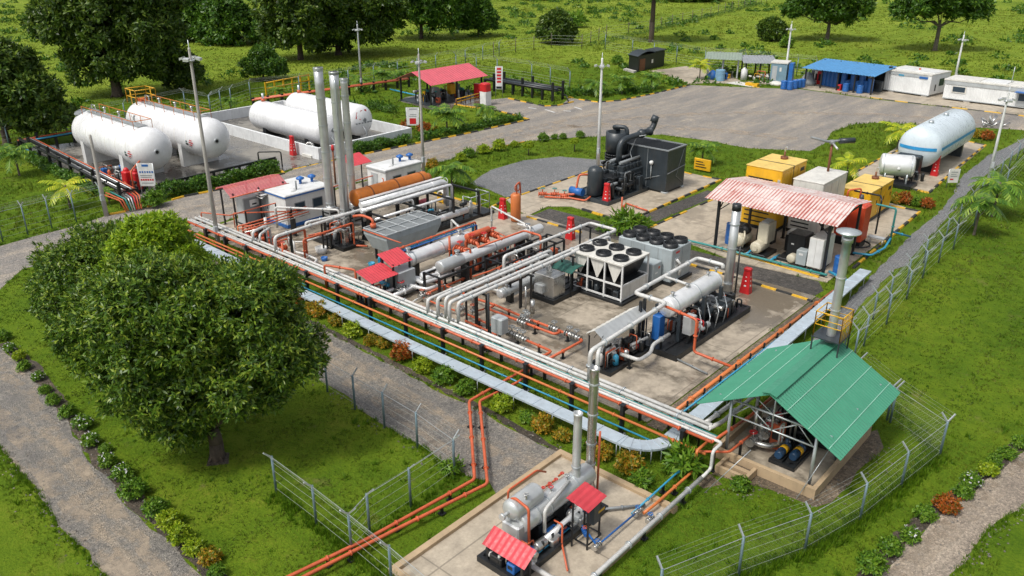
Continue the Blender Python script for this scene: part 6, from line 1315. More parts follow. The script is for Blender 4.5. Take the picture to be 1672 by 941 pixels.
# ---------------------------------------------------------------- left tank yard
def big_tank(label, xc0, xc1, y, z, r, cage, n):
    t = thing('storage_tank', label, 'tank', ((xc0 + xc1) / 2, y, 0))
    mb = MB(TANKW); mb.vessel((xc0, y, z), (xc1, y, z), r, 40, .85); mb.m(OFFW)
    for q in np.linspace(.16, .84, 6): mb.lathe((xc0, y, z), (xc1, y, z), [((xc1 - xc0) * q - .05, r), ((xc1 - xc0) * q - .03, r + .012), ((xc1 - xc0) * q + .03, r + .012), ((xc1 - xc0) * q + .05, r)], 40, True, False)
    mb.m(GALV); c = V(xc1 - .06, y - .2, z); mb.cyl(c - V(.3, .0, 0), c + V(.08, 0, 0), .26, None, 14); mb.m(BLK); mb.cyl(c + V(.08, 0, 0), c + V(.1, 0, 0), .16, None, 12); s = part(t, 'shell', mb)
    for q in (.2, .74):
        x = xc0 + (xc1 - xc0) * q; mb = MB(WHITE); w = .35; k = 14
        pr = [(y - r * .96, .04), (y + r * .96, .04)] + [(y + (r + .01) * math.sin(a), z - (r + .01) * math.cos(a)) for a in np.linspace(1.25, -1.25, k)]
        vs = [(x - w, a, b) for a, b in pr] + [(x + w, a, b) for a, b in pr]; m_ = len(pr)
        mb.add(vs, [tuple(range(m_)), tuple(range(2 * m_ - 1, m_ - 1, -1))] + [(i, i + m_, (i + 1) % m_ + m_, (i + 1) % m_) for i in range(m_)]); part(t, 'saddle', mb)
    mb = MB(ORG2); mb.m(RUST if 0 else OCH)
    xa, xb = xc0 + 2.2, xc1 - 2.4; zz = z + r * .92
    pts = [V(xa, y - .9, zz), V(xb, y - .9, zz), V(xb, y + .9, zz), V(xa, y + .9, zz)]
    up_ = V(0, 0, .75)
    mb.tube([q + up_ for q in pts] , .035, 6)
    for p, q in zip(pts, pts[1:]):
        n_ = max(1, int((q - p).length / 1.9))
        for i in range(n_ + 1): a = p.lerp(q, i / n_); mb.cyl(a - V(0, 0, .1), a + up_, .028, None, 5)
    part(t, 'handrail', mb)
    mb = MB(GALV); mb.box(xa, xb, y - .45, y + .45, z + r + .02, z + r + .06); part(t, 'walkway', mb)
    for q in (.3, .5, .7): mb = MB(STEEL); x = xc0 + (xc1 - xc0) * q; mb.cyl((x, y + .3, z + r), (x, y + .3, z + r + .7), .1, None, 8); mb.cyl((x, y + .3, z + r + .6), (x, y + .3, z + r + .66), .2, None, 10); part(t, 'nozzle', mb)
    mb = MB(STEEL); mb.tube([V(xa + .8, y - .2, z + r), V(xa + .8, y - .2, z + r + .8), V(xa + 1.6, y - .2, z + r + .8), V(xa + 1.6, y - .2, z + r)], .06, 7); part(t, 'vent_pipe', mb)
    if cage:
        mb = MB(YEL); c5 = [V(xa - 1.6, y - 1.1, zz), V(xa + .6, y - 1.1, zz), V(xa + .6, y + 1.1, zz), V(xa - 1.6, y + 1.1, zz), V(xa - 1.6, y - 1.1, zz)]; railing(mb, c5, 1.5, 1.1, .05); part(t, 'top_cage', mb)
        mb = MB(RUST); mb.m(ORG); mb.cbox((xa - .3, y, z + r), .9, .7, .35); part(t, 'valve_box', mb)
    else:
        for dy in (-.75, .75):
            mb = MB(MGREY); mb.ring((xa - .9, y + dy, z + r * .93), .55, .07, (.1, dy * .5, 1), 14); mb.cyl(V(xa - .9, y + dy, z + r * .86), V(xa - .9, y + dy * 1.06, z + r * .95), .5, None, 14); part(t, 'manway', mb)
    # worn emblem on the near shoulder
    mb = MB(RED); xe = xc1 - r * .95
    for k, (mt, du, a0, a1, w0) in enumerate(((BLK, -.9, -.32, -.22, .5), (RED, -.25, -.42, -.36, .8), (RED, -.2, -.3, -.24, .55), (MGREY, -.35, -.2, -.15, .5), (RED, -.1, -.52, -.47, .45), (DGRN, -.85, -.44, -.36, .3))):
        mb.m(mt); th0, th1 = math.pi + a0 - .1, math.pi + a1 - .1
        vs = [(xe + du + dx, y + (r + .02) * math.cos(a), z + (r + .02) * math.sin(a) * -1 * -1) for a in (math.pi + a0 + .45, math.pi + a1 + .45) for dx in (0, w0)]
        mb.add(vs, [(0, 1, 3, 2)])
    part(s, 'emblem', mb); return t
T1 = P(275, 300)
big_tank('nearer of two big white tanks on saddles, with round grey hatches at its far end', -38.6, -22.9, 7.1, 3.0, 2.0, False, 1)
big_tank('farther big white tank on saddles with a yellow railed cage on its top', -39.4, -22.7, 13.1, 3.0, 2.0, True, 2)
# bunded pair
L_, N_, R2 = P(358, 198), P(521, 262), P(662, 224)
bx0, bx1, by0, by1 = L_.x, N_.x, N_.y, R2.y
t = thing('bund_wall', 'low white bund wall enclosing two white tanks with red marks', 'wall', ((bx0 + bx1) / 2, (by0 + by1) / 2, 0)); hw = 1.25; w = .3
for nm, (a, b_, c, d) in (('w', (bx0, bx1, by0, by0 + w)), ('w', (bx0, bx1, by1 - w, by1)), ('w', (bx0, bx0 + w, by0 + w, by1 - w)), ('w', (bx1 - w, bx1, by0 + w, by1 - w))):
    mb = MB(WALLW); mb.box(a, b_, c, d, 0, hw); part(t, 'wall_side', mb)
def bund_tank(label, x0, x1, y, r, emblem):
    z = .5 + r; t = thing('storage_tank', label, 'tank', ((x0 + x1) / 2, y, 0)); mb = MB(TANKW); mb.vessel((x0, y, z), (x1, y, z), r, 36, .55); s = part(t, 'shell', mb)
    for q in (.22, .78): x = x0 + (x1 - x0) * q; mb = MB(BLK); mb.box(x - .3, x + .3, y - r * .8, y + r * .8, .05, z - r * .62); part(t, 'saddle', mb)
    mb = MB(GALV); mb.cyl((x0 + 1.5, y, z + r - .05), (x0 + 1.5, y, z + r + .9), .14, None, 9); mb.m(ORG); mb.cyl((x0 + 1.5, y, z + r), (x0 + 1.5, y, z + r + .3), .25, None, 10); part(t, 'relief_valve', mb)
    mb = MB(MGREY); mb.tube([V(x1 + .1, y - .3, z - r * .3), V(x1 + .6, y - .3, z - r * .6), V(x1 + .6, y - .3, .3)], .09, 8); mb.cyl((x1 - .05, y, z + r * .1), (x1 + .08, y, z + r * .1), .22, None, 12); part(t, 'outlet', mb)
    if emblem:
        mb = MB(RED)
        for k, (dy, dz, a) in enumerate(((-.75, .75, .34), (-.2, .95, .3), (.35, .95, .34), (-.45, .45, .2), (.1, .55, .2))):
            yy, zz = dy, dz; xx = x1 - r * .55 + r * .55 * math.sqrt(max(0, 1 - (yy * yy + zz * zz) / r ** 2)) + .02
            mb.add([(xx, y + yy - a, z + zz - a), (xx + .0, y + yy + a * .2, z + zz - a * .9), (xx - .12, y + yy + a * .7, z + zz + a * .8), (xx - .12, y + yy - a * .1, z + zz + a)], [(0, 1, 2, 3)])
        mb.m(MGREY); yy = -.1
        for dy in (-1.2, -.8, -.4, 0, .4, .8): mb.box(x1 - .12, x1 + .02 - .02 * abs(dy), y + dy, y + dy + .22, z - .2, z - .06)
        part(s, 'emblem', mb)
    return t
wB = by1 - by0
bund_tank('front white tank inside the white bund wall, nearest the road', -34.9, -20.6, 25.2, 1.65, False)
bund_tank('rear white tank inside the white bund wall with a red emblem on its end', -35.4, -21.8, 30.5, 1.75, True)
mb = MB(BLU); mb.tube([V(bx0 + 1, by0 + .7, .5), V(bx1 - .8, by0 + .7, .5)], .09, 8); solo('bund_pipe', 'thin blue pipe inside the front of the white bund wall', 'pipe', mb)
extinguisher_box((479, 254), 'red extinguisher column standing at the front of the white bund wall', 1.9)
c = P(507, 256); t = thing('hose_reel', 'white hose reel on a pale stand at the corner of the bund wall', 'hose reel', c); mb = MB(OFFW); mb.cbox(c, 1.6, 1.0, .3); part(t, 'base', mb); mb = MB(STEEL); mb.ring(c + V(0, 0, .95), .5, .16, (.3, -1, .2), 18); mb.m(BLK); mb.cyl(c + V(0, -.1, .95), c + V(0, .1, .95), .35, None, 14); part(t, 'reel', mb)
# pipe rail along the left edge of the yard
A, B_ = P(38, 250), P(200, 338)
t = thing('pipe_rack', 'low black post rail carrying pipes down the left edge of the tank yard', 'pipe rack', ((A.x + B_.x) / 2, (A.y + B_.y) / 2, 0))
n = 9
for i in range(n + 1):
    p = A.lerp(B_, i / n); mb = MB(BLK); mb.box(p.x - .12, p.x + .12, p.y - .12, p.y + .12, 0, 2.2 if i % 2 else 1.7); mb.box(p.x - .1, p.x + .1, p.y, p.y + 1.5, 1.2, 1.34); part(t, 'post', mb)
d = (B_ - A).normalized()
for k, (mt, off, z, r) in enumerate(((BLK, 0, 1.5, .14), (BLK, .7, 1.45, .13), (STEEL, .35, 1.42, .07), (GALV, 1.0, 1.40, .07), (ORG, 1.25, 1.40, .06), (LBLU, .2, .5, .05))):
    mb = MB(mt); o = V(-d.y, d.x, 0) * off + V(0, 0, z); mb.tube([A + o, B_ + o], r, 8); part(t, 'pipe', mb)
t = thing('pipe_rack', 'short rack with orange and blue pipes behind the left end of the tank yard', 'pipe rack', P(85, 238)); A, B_ = P(34, 250), P(150, 228)
for i in range(5): p = A.lerp(B_, i / 4); mb = MB(BLK); mb.box(p.x - .12, p.x + .12, p.y - .12, p.y + .12, 0, 1.9 if i % 2 else 1.3); part(t, 'post', mb)
for mt, off, z, r in ((ORG, 0, 1.35, .09), (LBLU, .5, 1.25, .09), (BLK, .25, 1.1, .1)):
    mb = MB(mt); mb.tube([A + V(off, off, z), B_ + V(off, off, z)], r, 8); part(t, 'pipe', mb)
t = line('fan of red, teal and silver pipes sloping to the road from the tank yard', [(mt, .06, pp((168 + 5 * k, 318 - 3 * k, 1.2), (196 + 4.5 * k, 328 - 1.2 * k, 1.0), (206 + 3.6 * k, 345 - .6 * k, .15))) for k, mt in enumerate((ORG, ORG, TEAL, STEEL, GALV, RED, ORG, ORG))], legs=False, fl=False)
# equipment by the nearer tank
c = P(212, 312); t = thing('extinguisher_trolley', 'pair of red wheeled extinguishers beside the notice board in the tank yard', 'extinguisher', c)
for k in (0, 1): q = c + V(.9 * k, .4 * k, 0); mb = MB(RED); mb.bbox(q.x - .42, q.x + .42, q.y - .35, q.y + .35, .3, 1.9, .1); mb.ball((q.x, q.y, 1.95), .26, 10); part(t, 'cylinder', mb)
mb = MB(BLK); mb.cbox((c.x + .4, c.y + .2, .05), 2.0, 1.0, .25); part(t, 'trolley', mb)
c = P(227, 312); t = thing('pump_set', 'black pump with an orange frame between the red extinguishers and the notice board', 'pump', c); clutter(t, c.x - .8, c.x + 1.0, c.y - .8, c.y + .8, .05, 14, 33, 1.5, (BLK, DKG, BLK), (YEL, ORG, BLU))
mb = MB(ORG); mb.tube([V(c.x + 1.2, c.y - .9, .05), V(c.x + 1.1, c.y - .9, 2.2), V(c.x - .5, c.y + .8, 2.6), V(c.x - 1.4, c.y + .8, 1.9)], .08, 7); part(t, 'orange_frame', mb)
c = P(180, 292); t = thing('pump_set', 'silver pipework and pumps under the nearer white tank', 'pump', c); clutter(t, c.x - 2.2, c.x + 3.2, c.y - 1.2, c.y + 1.4, .05, 30, 34, 1.4, (STEEL, MGREY, SILV, BLK), (ORG, YEL, BLU)); skid(t, c.x - 2.4, c.x + 3.4, c.y - 1.4, c.y + 1.6, .05, .2)
line('orange pipes running low under the two big white tanks', [(ORG, .09, [V(-31, 9.0, .8), V(-31, 11.2, .8)]), (ORG, .09, [V(-30.3, 9.0, .6), V(-30.3, 11.2, .6)]), (RED, .07, [V(-29.6, 9.0, .9), V(-29.6, 11.2, .9)])])
sign((245, 318), 'white notice board with blue and red lines of text before the tank yard', 2.9, 1.45, WHITE, [(BLU, .3, .7, .86, .95)] + [(BLU, .1 + .15 * k, .19 + .15 * k, .58, .66) for k in range(6)] + [(MGREY, .12, .85, .46, .49), (MGREY, .12, .8, .38, .41)] + [(RED, .1 + .14 * k, .2 + .14 * k, .24, .32) for k in range(6)] + [(MGREY, .15, .85, .12, .15)])
mb = MB(BLK); q = P(424, 274); mb.tube([q, q + V(0, 0, 1.6), q + V(1.6, 1.6, 1.6), q + V(1.6, 1.6, 0)], .07, 6); solo('hoop_barrier', 'black hoop barrier on the wet slab behind the end of the hedge', 'barrier', mb)
A, B_ = P(262, 322), P(452, 277)
t = thing('barrier_rail', 'black timber rail on short posts running through the roadside hedge', 'rail', ((A.x + B_.x) / 2, (A.y + B_.y) / 2, 0))
for i in range(10): p = A.lerp(B_, i / 9); mb = MB(BLK); mb.box(p.x - .1, p.x + .1, p.y - .1, p.y + .1, 0, 1.1); part(t, 'post', mb)
mb = MB(BLK); mb.beam(A + V(0, 0, 1.2), B_ + V(0, 0, 1.2), .16, .2); part(t, 'rail', mb)
# pipe track behind the bund to the red roofed pump station
A, B_ = P(415, 178), P(668, 142)
t = thing('pipe_rack', 'low rack of orange pipes leading to the distant red roofed pump station', 'pipe rack', ((A.x + B_.x) / 2, (A.y + B_.y) / 2, 0))
n = 12
for i in range(n + 1): p = A.lerp(B_, i / n); mb = MB(BLK); mb.box(p.x - .14, p.x + .14, p.y - .14, p.y + .14, 0, 1.5); part(t, 'post', mb)
for off, r in ((0, .13), (.4, .11), (-.35, .1)): mb = MB(ORG); mb.tube([A + V(off, -off, 1.25), B_ + V(off, -off, 1.25)], r, 7); part(t, 'pipe', mb)
A, B_ = P(436, 163), P(506, 148)
t = thing('pipe_gantry', 'yellow pipe gantry frame behind the bunded tanks', 'gantry', ((A.x + B_.x) / 2, (A.y + B_.y) / 2, 0))
for i in range(6): p = A.lerp(B_, i / 5); mb = MB(YEL); mb.box(p.x - .09, p.x + .09, p.y - .09, p.y + .09, 0, 2.4); part(t, 'post', mb)
for z in (2.3, 1.5): mb = MB(YEL); mb.tube([A + V(0, 0, z), B_ + V(0, 0, z)], .09, 6); part(t, 'rail', mb)
line('pale blue pipe on the grass in front of the red roofed pump station', [(LBLU, .1, pp((637, 146, .3), (690, 158, .3)))], legs=False)
# ---------------------------------------------------------------- distant red roofed pump station
N_ = P(704, 174); L_ = P(667, 165); R2 = P(776, 160)
x1, y0, y1 = N_.x, N_.y, R2.y + 1.5; x0 = x1 - 6.0
t = thing('pump_station', 'open pump station with a faded red tin roof beyond the bunded tanks', 'shelter', ((x0 + x1) / 2, (y0 + y1) / 2, 0))
for y in (y0, (y0 + y1) / 2, y1): shed_roof_posts(t, [(x0, y), (x1, y)], 3.1, BLK, .2)
mb = MB(PINK); cxm = (x0 + x1) / 2; mb.corr((x1 + .8, y0 - .6, 2.9), (x1 + .8, y1 + .6, 2.9), (cxm, y0 - .6, 4.3), .5, .05); part(t, 'roof_slope', mb); mb = MB(PINK); mb.corr((x0 - .8, y0 - .6, 2.9), (x0 - .8, y1 + .6, 2.9), (cxm, y0 - .6, 4.3), .5, .05); part(t, 'roof_slope', mb)
mb = MB(DKG); mb.box(x0 - .3, x1 + .3, y0 - .3, y1 + .3, .05, .16); part(t, 'floor_slab', mb)
t = thing('pump_set', 'group of pumps and pipes under the distant faded red roof', 'pumps', (cxm, (y0 + y1) / 2, 0)); clutter(t, x0 + .5, x1 - .5, y0 + .5, y1 - .5, .16, 44, 35, 1.8, (MGREY, DKG, SILV, BLK, LGREY), (ORG, YEL, TEAL))
mb = MB(YEL); mb.bbox(x1 - 2, x1 - 1.2, y0 + 5, y0 + 5.9, .8, 2.2); part(t, 'yellow_tank', mb)
mb = MB(LGREY); mb.cyl((cxm, y0 + 3.4, 1.2), (cxm + .6, y0 + 3.4, 1.2), .7, None, 16); part(t, 'flywheel', mb)
c = P(793, 172); t = thing('dispenser', 'white and red dispenser post on the pale apron by the red roofed station', 'dispenser', c); mb = MB(WHITE); mb.bbox(c.x - .55, c.x + .55, c.y - .55, c.y + .55, .05, 1.9); part(t, 'body', mb); mb = MB(RED); mb.bbox(c.x - .58, c.x + .58, c.y - .58, c.y + .58, 1.9, 3.0, .15); part(t, 'head', mb)
mb = MB(RED); c = P(781, 160); mb.bbox(c.x - .6, c.x + .6, c.y - .3, c.y + .3, .05, 2.0); solo('fire_box', 'flat red fire box against the right end of the red roofed station', 'box', mb)
mb = MB(OFFW); mb.m(YEL)
a, b_ = P(745, 172), P(790, 160)
for q in np.linspace(0, 1, 8): p = a.lerp(b_, q); mb2 = None
t = thing('low_barrier', 'low yellow and brown barrier pipes in front of the red roofed station', 'barrier', a.lerp(b_, .5))
for z in (.4, .8): mb = MB(YEL); mb.tube([a + V(0, 0, z), b_ + V(0, 0, z)], .07, 6); part(t, 'rail', mb)
for q in np.linspace(0, 1, 7): p = a.lerp(b_, q); mb = MB(RUST); mb.cyl(p, p + V(0, 0, .9), .08, None, 6); part(t, 'post', mb)
sign((815, 160), 'tall narrow red and white sign post beside the pale apron', 4.4, 1.0, WHITE, [(RED, .2, .8, .84, .93), (RED, .2, .8, .70, .79), (RED, .2, .8, .56, .65), (RED, .2, .8, .42, .51), (RED, .2, .8, .28, .37), (BLK, .1, .9, .02, .12)])
sign((675, 216), 'white and red notice board on the lawn behind the bund corner', 2.9, 1.5, WHITE, [(MGREY, .25, .85, .9, .94), (MGREY, .3, .8, .6, .63), (MGREY, .2, .8, .5, .53), (RED, .25, .75, .08, .4)])
A, B_ = P(792, 147), P(902, 166)
t = thing('pipe_rack', 'long black pipe rack sloping away right of the red roofed pump station', 'pipe rack', ((A.x + B_.x) / 2, (A.y + B_.y) / 2, 0)); d = (B_ - A).normalized(); o = V(-d.y, d.x, 0) * 2.2
for i in range(8):
    p = A.lerp(B_, i / 7)
    for s in (p, p + o): mb = MB(BLK); mb.box(s.x - .14, s.x + .14, s.y - .14, s.y + .14, 0, 2.6 if i % 3 == 1 else 1.6); part(t, 'post', mb)
    mb = MB(BLK); mb.beam(p + V(0, 0, 1.35), p + o + V(0, 0, 1.35), .16); part(t, 'crossbeam', mb)
for k in range(3): mb = MB(BLK if k != 1 else DKG); q = o * (k / 2) + V(0, 0, 1.55); mb.tube([A + q, B_ + q], .2, 8); part(t, 'pipe', mb)
mb = MB(BLK); c = P(928, 167); mb.tube([c, c + V(-.5, .3, .7), c + V(-1.4, .8, .8), c + V(-1.8, 1, .1)], .09, 6); solo('pipe_stub', 'bent black pipe stub at the kerb where the black rack ends', 'pipe', mb)
# ---------------------------------------------------------------- far yard edge: hut, sheds, containers
def shed4(name, label, L, N, Rr, h0, h1, roofm, postm, depth=None, cat='shed'):
    l, n, r = P(*L), P(*N), P(*Rr); u = (n - l); back = V(-u.y, u.x, 0).normalized(); depth = depth or 4
    return l, n, u, back, depth
def lean_to(name, label, L, N, depth, h0, h1, roofm, postm, nposts=3, cat='shed'):
    l, n = P(*L), P(*N); u = (n - l); bk = V(-u.y, u.x, 0).normalized() * depth
    t = thing(name, label, cat, (l + n + bk) / 2 if 0 else (l + n) / 2 + bk / 2)
    for i in range(nposts):
        for o, h in ((V(0, 0, 0), h0), (bk, h1)):
            p = l + u * (i / (nposts - 1)) + o; mb = MB(postm); mb.box(p.x - .1, p.x + .1, p.y - .1, p.y + .1, .05, h); part(t, 'post', mb)
    e = u.normalized() * .5; f = bk.normalized() * .7
    mb = MB(roofm); a, b, c = l - e - f, n + e - f, l - e + bk + f; mb.corr((a.x, a.y, h0), (b.x, b.y, h0), (c.x, c.y, h1), .45, .06); part(t, 'roof', mb)
    return t, l, u, bk
t, l, u, bk = lean_to('storage_shed', 'blue tin roofed open shed full of blue barrels at the yard edge', (1313, 141), (1421, 156), 5.5, 2.75, 3.5, BROOF, BLK, 5)
mb = MB(BLK); q = [l + bk * .97, l + u + bk * .97]; mb.hexa([q[0] + V(0, 0, .05), q[1] + V(0, 0, .05), q[1] + bk * .03 + V(0, 0, .05), q[0] + bk * .03 + V(0, 0, .05), q[0] + V(0, 0, 2.6), q[1] + V(0, 0, 2.6), q[1] + bk * .03 + V(0, 0, 2.6), q[0] + bk * .03 + V(0, 0, 2.6)]); part(t, 'back_wall', mb)
LB = BLU
drums = [(1346, 140, 2.2), (1352, 141, 2.6), (1358, 142, 2.4), (1364, 143, 2.2), (1376, 146, 2.4), (1383, 147, 1.4), (1391, 148, 2.3), (1398, 149, 1.5), (1405, 150, 2.4), (1413, 151, 1.6), (1419, 152, 2.0), (1380, 150, 1.2), (1403, 153, 1.2)]
for i, (x, y, h) in enumerate(drums): drum('barrel', 'blue barrel standing under the blue roofed shed', P(x, y) + V(0, 0, .05), .45, h, BLU, 'blue barrels under the blue roofed shed')
for i, (x, y) in enumerate(((1279, 146), (1289, 147), (1297, 145), (1303, 144), (1309, 143))): drum('barrel', 'blue barrel in the cluster outside the left end of the blue roofed shed', P(x, y) + V(0, 0, .05), .45, 1.2, BLU, 'blue barrels outside the blue roofed shed')
for (x, y, w_, h, mt, lb, cat) in ((1329, 136, 1.0, 2.0, DKG, 'dark locker at the left end under the blue roof', 'locker'), (1334, 137, .9, 2.0, OFFW, 'pale refrigerator shaped box under the blue roof', 'cabinet'), (1340, 138, 1.2, 2.0, RED, 'red cabinet under the left half of the blue roof', 'cabinet'), (1349, 139, 1.0, 1.7, PINK, 'pink brown chest under the blue roof', 'chest'), (1370, 148, .6, .9, RED, 'small red can among blue barrels under the blue roof', 'can'), (1411, 147, 1.5, 2.6, CREAM, 'cream board with a round hole at the right end of the blue roofed shed', 'board'), (1430, 150, 1.6, 1.6, DKG, 'dark bin right of the blue roofed shed', 'bin')):
    c = P(x, y); mb = MB(mt); mb.bbox(c.x - w_ / 2, c.x + w_ / 2, c.y - .4, c.y + .4, .05, h, .05); mb.m(BLK); mb.box(c.x - w_ * .3, c.x + w_ * .3, c.y - .412, c.y - .39, h * .3, h * .8); solo(cat + '_unit', lb, cat, mb)
c = P(1318, 139); mb = MB(MGREY); mb.lathe(c, c + V(0, 0, 1), [(0, 1.3), (.6, 1.2), (1.6, .6), (2.0, .1)], 9, True); solo('tarp_heap', 'grey tarpaulin covered heap at the left end of the blue roofed shed', 'heap', mb)
t, l, u, bk = lean_to('storage_shed', 'grey tin roofed open shed left of the blue grey cabin at the yard edge', (1216, 131), (1262, 132), 5, 2.7, 3.1, GRSHED, BLK, 3)
clutter(t, l.x + .6, l.x + u.x - .6, l.y + .2, l.y + 3, .05, 16, 37, 1.5, (BLK, MGREY, OFFW), (YEL, ORG, YEL))
t, l, u, bk = lean_to('storage_shed', 'greenish tin roofed open shed, leftmost along the yard edge', (1154, 127), (1203, 129), 5, 3.0, 3.3, GSHED, LGREY, 3)
clutter(t, l.x + .6, l.x + u.x - .3, l.y - .4, l.y + 3, .05, 18, 38, 1.7, (DKG, BLU, MGREY), (YEL, ORG, YEL))
c = P(1175, 132); drum('barrel', 'pale blue barrel in front of the greenish roofed shed', c, .75, 1.7, paint('faded_blue', (.18, .34, .48), .5)); c = P(1163, 129); mb = MB(BLU); mb.lathe(c, c + V(0, 0, 1), [(0, 1.0), (.7, .9), (1.3, .3), (1.4, .05)], 8); solo('tarp_heap', 'dark blue covered heap beside the pale blue barrel', 'heap', mb)
c = P(1214, 131); mb = MB(WHITE); mb.lathe(c, c + V(0, 0, 1), [(0, .5), (1.6, .5), (1.9, .2), (2.0, .1)], 12); solo('gas_bottle', 'white gas bottle at the left post of the grey roofed shed', 'gas bottle', mb)
a, b_ = P(1256, 134), P(1282, 136); u = b_ - a; bk = V(-u.y, u.x, 0).normalized() * 2.6
t = thing('site_cabin', 'small blue grey site cabin with a white roof between the sheds', 'cabin', (a + b_) / 2 + bk / 2)
BGREY = paint('blue_grey', (.16, .27, .34), .5)
def quadbox(mb, a, u, bk, z0, z1): return mb.hexa([a + V(0, 0, z0), a + u + V(0, 0, z0), a + u + bk + V(0, 0, z0), a + bk + V(0, 0, z0), a + V(0, 0, z1), a + u + V(0, 0, z1), a + u + bk + V(0, 0, z1), a + bk + V(0, 0, z1)])
mb = MB(BGREY); quadbox(mb, a, u, bk, .1, 2.9); part(t, 'wall', mb); mb = MB(OFFW); quadbox(mb, a - u * .04 - bk * .04, u * 1.08, bk * 1.08, 2.9, 3.1); part(t, 'roof', mb)
mb = MB(LGREY); nf = -bk.normalized() * .03; quadbox(mb, a + u * .1 + nf, u * .3, bk * .01, .3, 2.5); d = part(t, 'door', mb); mb = MB(OFFW); quadbox(mb, a + u * .55 + nf, u * .12, bk * .01, 1.7, 2.3); part(t, 'notice', mb)
mb = MB(BLU); a2 = a + u * 1.12; quadbox(mb, a2, u * .25, bk * .6, .1, 3.0); solo('blue_board', 'upright bright blue board beside the blue grey cabin', 'board', mb)
mb = MB(OFFW)
for q, s in (((1205, 139), 3.2),): c = P(*q); quadbox(mb, c - V(2, 0, 0), V(4.5, -.6, 0), V(.5, 2.4, 0), .05, .1)
solo('sheet_stack', 'pale sheets lying on the ground before the grey roofed shed', 'sheets', mb); mb = MB(YEL); c = P(1228, 141); mb.bbox(c.x - 1, c.x + 1, c.y - .4, c.y + .4, .05, .5); solo('yellow_crate', 'low yellow crate at the yard edge before the grey roofed shed', 'crate', mb)
mb = MB(OFFW); c = P(1267, 138); mb.lathe(c, c + V(0, 0, 1), [(0, 1.2), (.3, 1.0), (.5, .2)], 10); solo('sand_heap', 'small pale heap in front of the blue grey cabin', 'heap', mb)
# shipping container style offices
CW = paint('container_white', (.74, .76, .76), .4, dirt=.12, sc=.6)
def container(name, label, N, L, h, depth, parts):
    n, l = P(*N), P(*L); u = (n - l); bk = V(-u.y, u.x, 0).normalized() * depth; t = thing(name, label, 'cabin', (n + l) / 2 + bk / 2)
    z0 = .36; mb = MB(CW); A = l + V(0, 0, z0); up_ = V(0, 0, h - z0)
    k = max(6, int(u.length / .3)) * 2; rows = []
    nf = -bk.normalized()
    for i in range(k + 1): rows.append(l + u * (i / k) + nf * (.04 if i % 2 else 0))
    mb.add([p + V(0, 0, z0) for p in rows] + [p + V(0, 0, h) for p in rows], [(i, i + 1, k + 2 + i, k + 1 + i) for i in range(k)])
    quadbox(mb, l + bk * .003, u, bk * .997, z0, h); part(t, 'wall', mb)
    mb = MB(OFFW); quadbox(mb, l + nf * .1 - u * .008, u * 1.016, bk * 1.03, h, h + .16); r = part(t, 'roof', mb)
    mb = MB(LGREY); quadbox(mb, l + nf * .06, u, bk * .06, z0 - .12, z0); part(t, 'sill_beam', mb)
    for q in (.12, .85): mb = MB(CONCP); quadbox(mb, l + u * q, u.normalized() * .8, bk * .9, .05, z0 - .12); part(t, 'block', mb)
    return t, l, u, bk, nf, r
t, l, u, bk, nf, r = container('site_office', 'white ribbed container office on concrete blocks right of the blue roofed shed', (1515, 160), (1441, 149), 3.05, 5.6, 0)
hh = 3.05
mb = MB(LGREY); quadbox(mb, l + nf * .07 + u * .08, u * .85, nf * .02, 2.6, 2.95); part(t, 'fascia', mb); mb = MB(BLU); quadbox(mb, l + nf * .09 + u * .75, u * .18, nf * .02, 2.5, 2.8); part(t, 'name_plate', mb); mb = MB(LBLU); quadbox(mb, l + nf * .09 + u * .3, u * .12, nf * .02, 2.55, 2.75); part(t, 'name_plate', mb)
mb = MB(GLASS); e = u.normalized() * .02; quadbox(mb, l + u + bk * .45, e, bk * .25, 1.4, 2.4); part(t, 'window', mb); mb = MB(BLK); quadbox(mb, l + u + bk * .25, e * 2, bk * .05, .8, 1.7); part(t, 'meter', mb)
mb = MB(WHITE); quadbox(mb, l + u * .05 + bk * .25, u * .9, bk * .5, 3.21, 3.27); part(r, 'roof_patch', mb); mb = MB(BLK); quadbox(mb, l + u * .05, u * .05, bk * .1, 3.21, 3.6); mb.m(ORG); quadbox(mb, l + u * .5 + bk * .5, u * .04, bk * .03, 3.27, 3.45); part(r, 'aerial_box', mb)
t, l, u, bk, nf, r = container('site_office', 'long white container office with a small window at the right photo edge', (1860, 203), (1538, 163), 2.75, 4.6, 0)
mb = MB(LGREY); quadbox(mb, l + nf * .07, u, nf * .04, 2.25, 2.68); part(t, 'fascia', mb)
U = u.normalized()
for q in (1.0,): w_ = None; mb = MB(OFFW); quadbox(mb, l + nf * .08 + U * q, U * 1.9, nf * .05, 1.2, 2.1); w_ = part(t, 'window', mb); mb = MB(GLASS); quadbox(mb, l + nf * .13 + U * (q + .15), U * 1.6, nf * .01, 1.3, 2.0); part(w_, 'pane', mb)
mb = MB(LGREY); quadbox(mb, l + nf * .08 + U * 9.2, U * 1.4, nf * .04, .45, 2.2); d = part(t, 'door', mb); mb = MB(GLASS); quadbox(mb, l + nf * .125 + U * 9.4, U * 1.0, nf * .01, 1.1, 2.0); part(d, 'pane', mb); mb = MB(BLU); quadbox(mb, l + nf * .1 + U * 9.0, U * 2.0, nf * 1.0, 2.25, 2.32); part(t, 'awning', mb); mb = MB(GALV); mb.tube([l + nf * 1.25 + U * 10.9 + V(0, 0, .1), l + nf * 1.25 + U * 10.9 + V(0, 0, 2.25)], .05, 6); part(t, 'awning_post', mb)
for k in range(5): mb = MB(WHITE if k % 2 else OFFW); quadbox(mb, l + U * (1 + 3.4 * k) + bk * .15, U * 3.1, bk * .7, 2.91, 2.97 + .02 * (k % 2)); part(r, 'roof_sheet', mb)
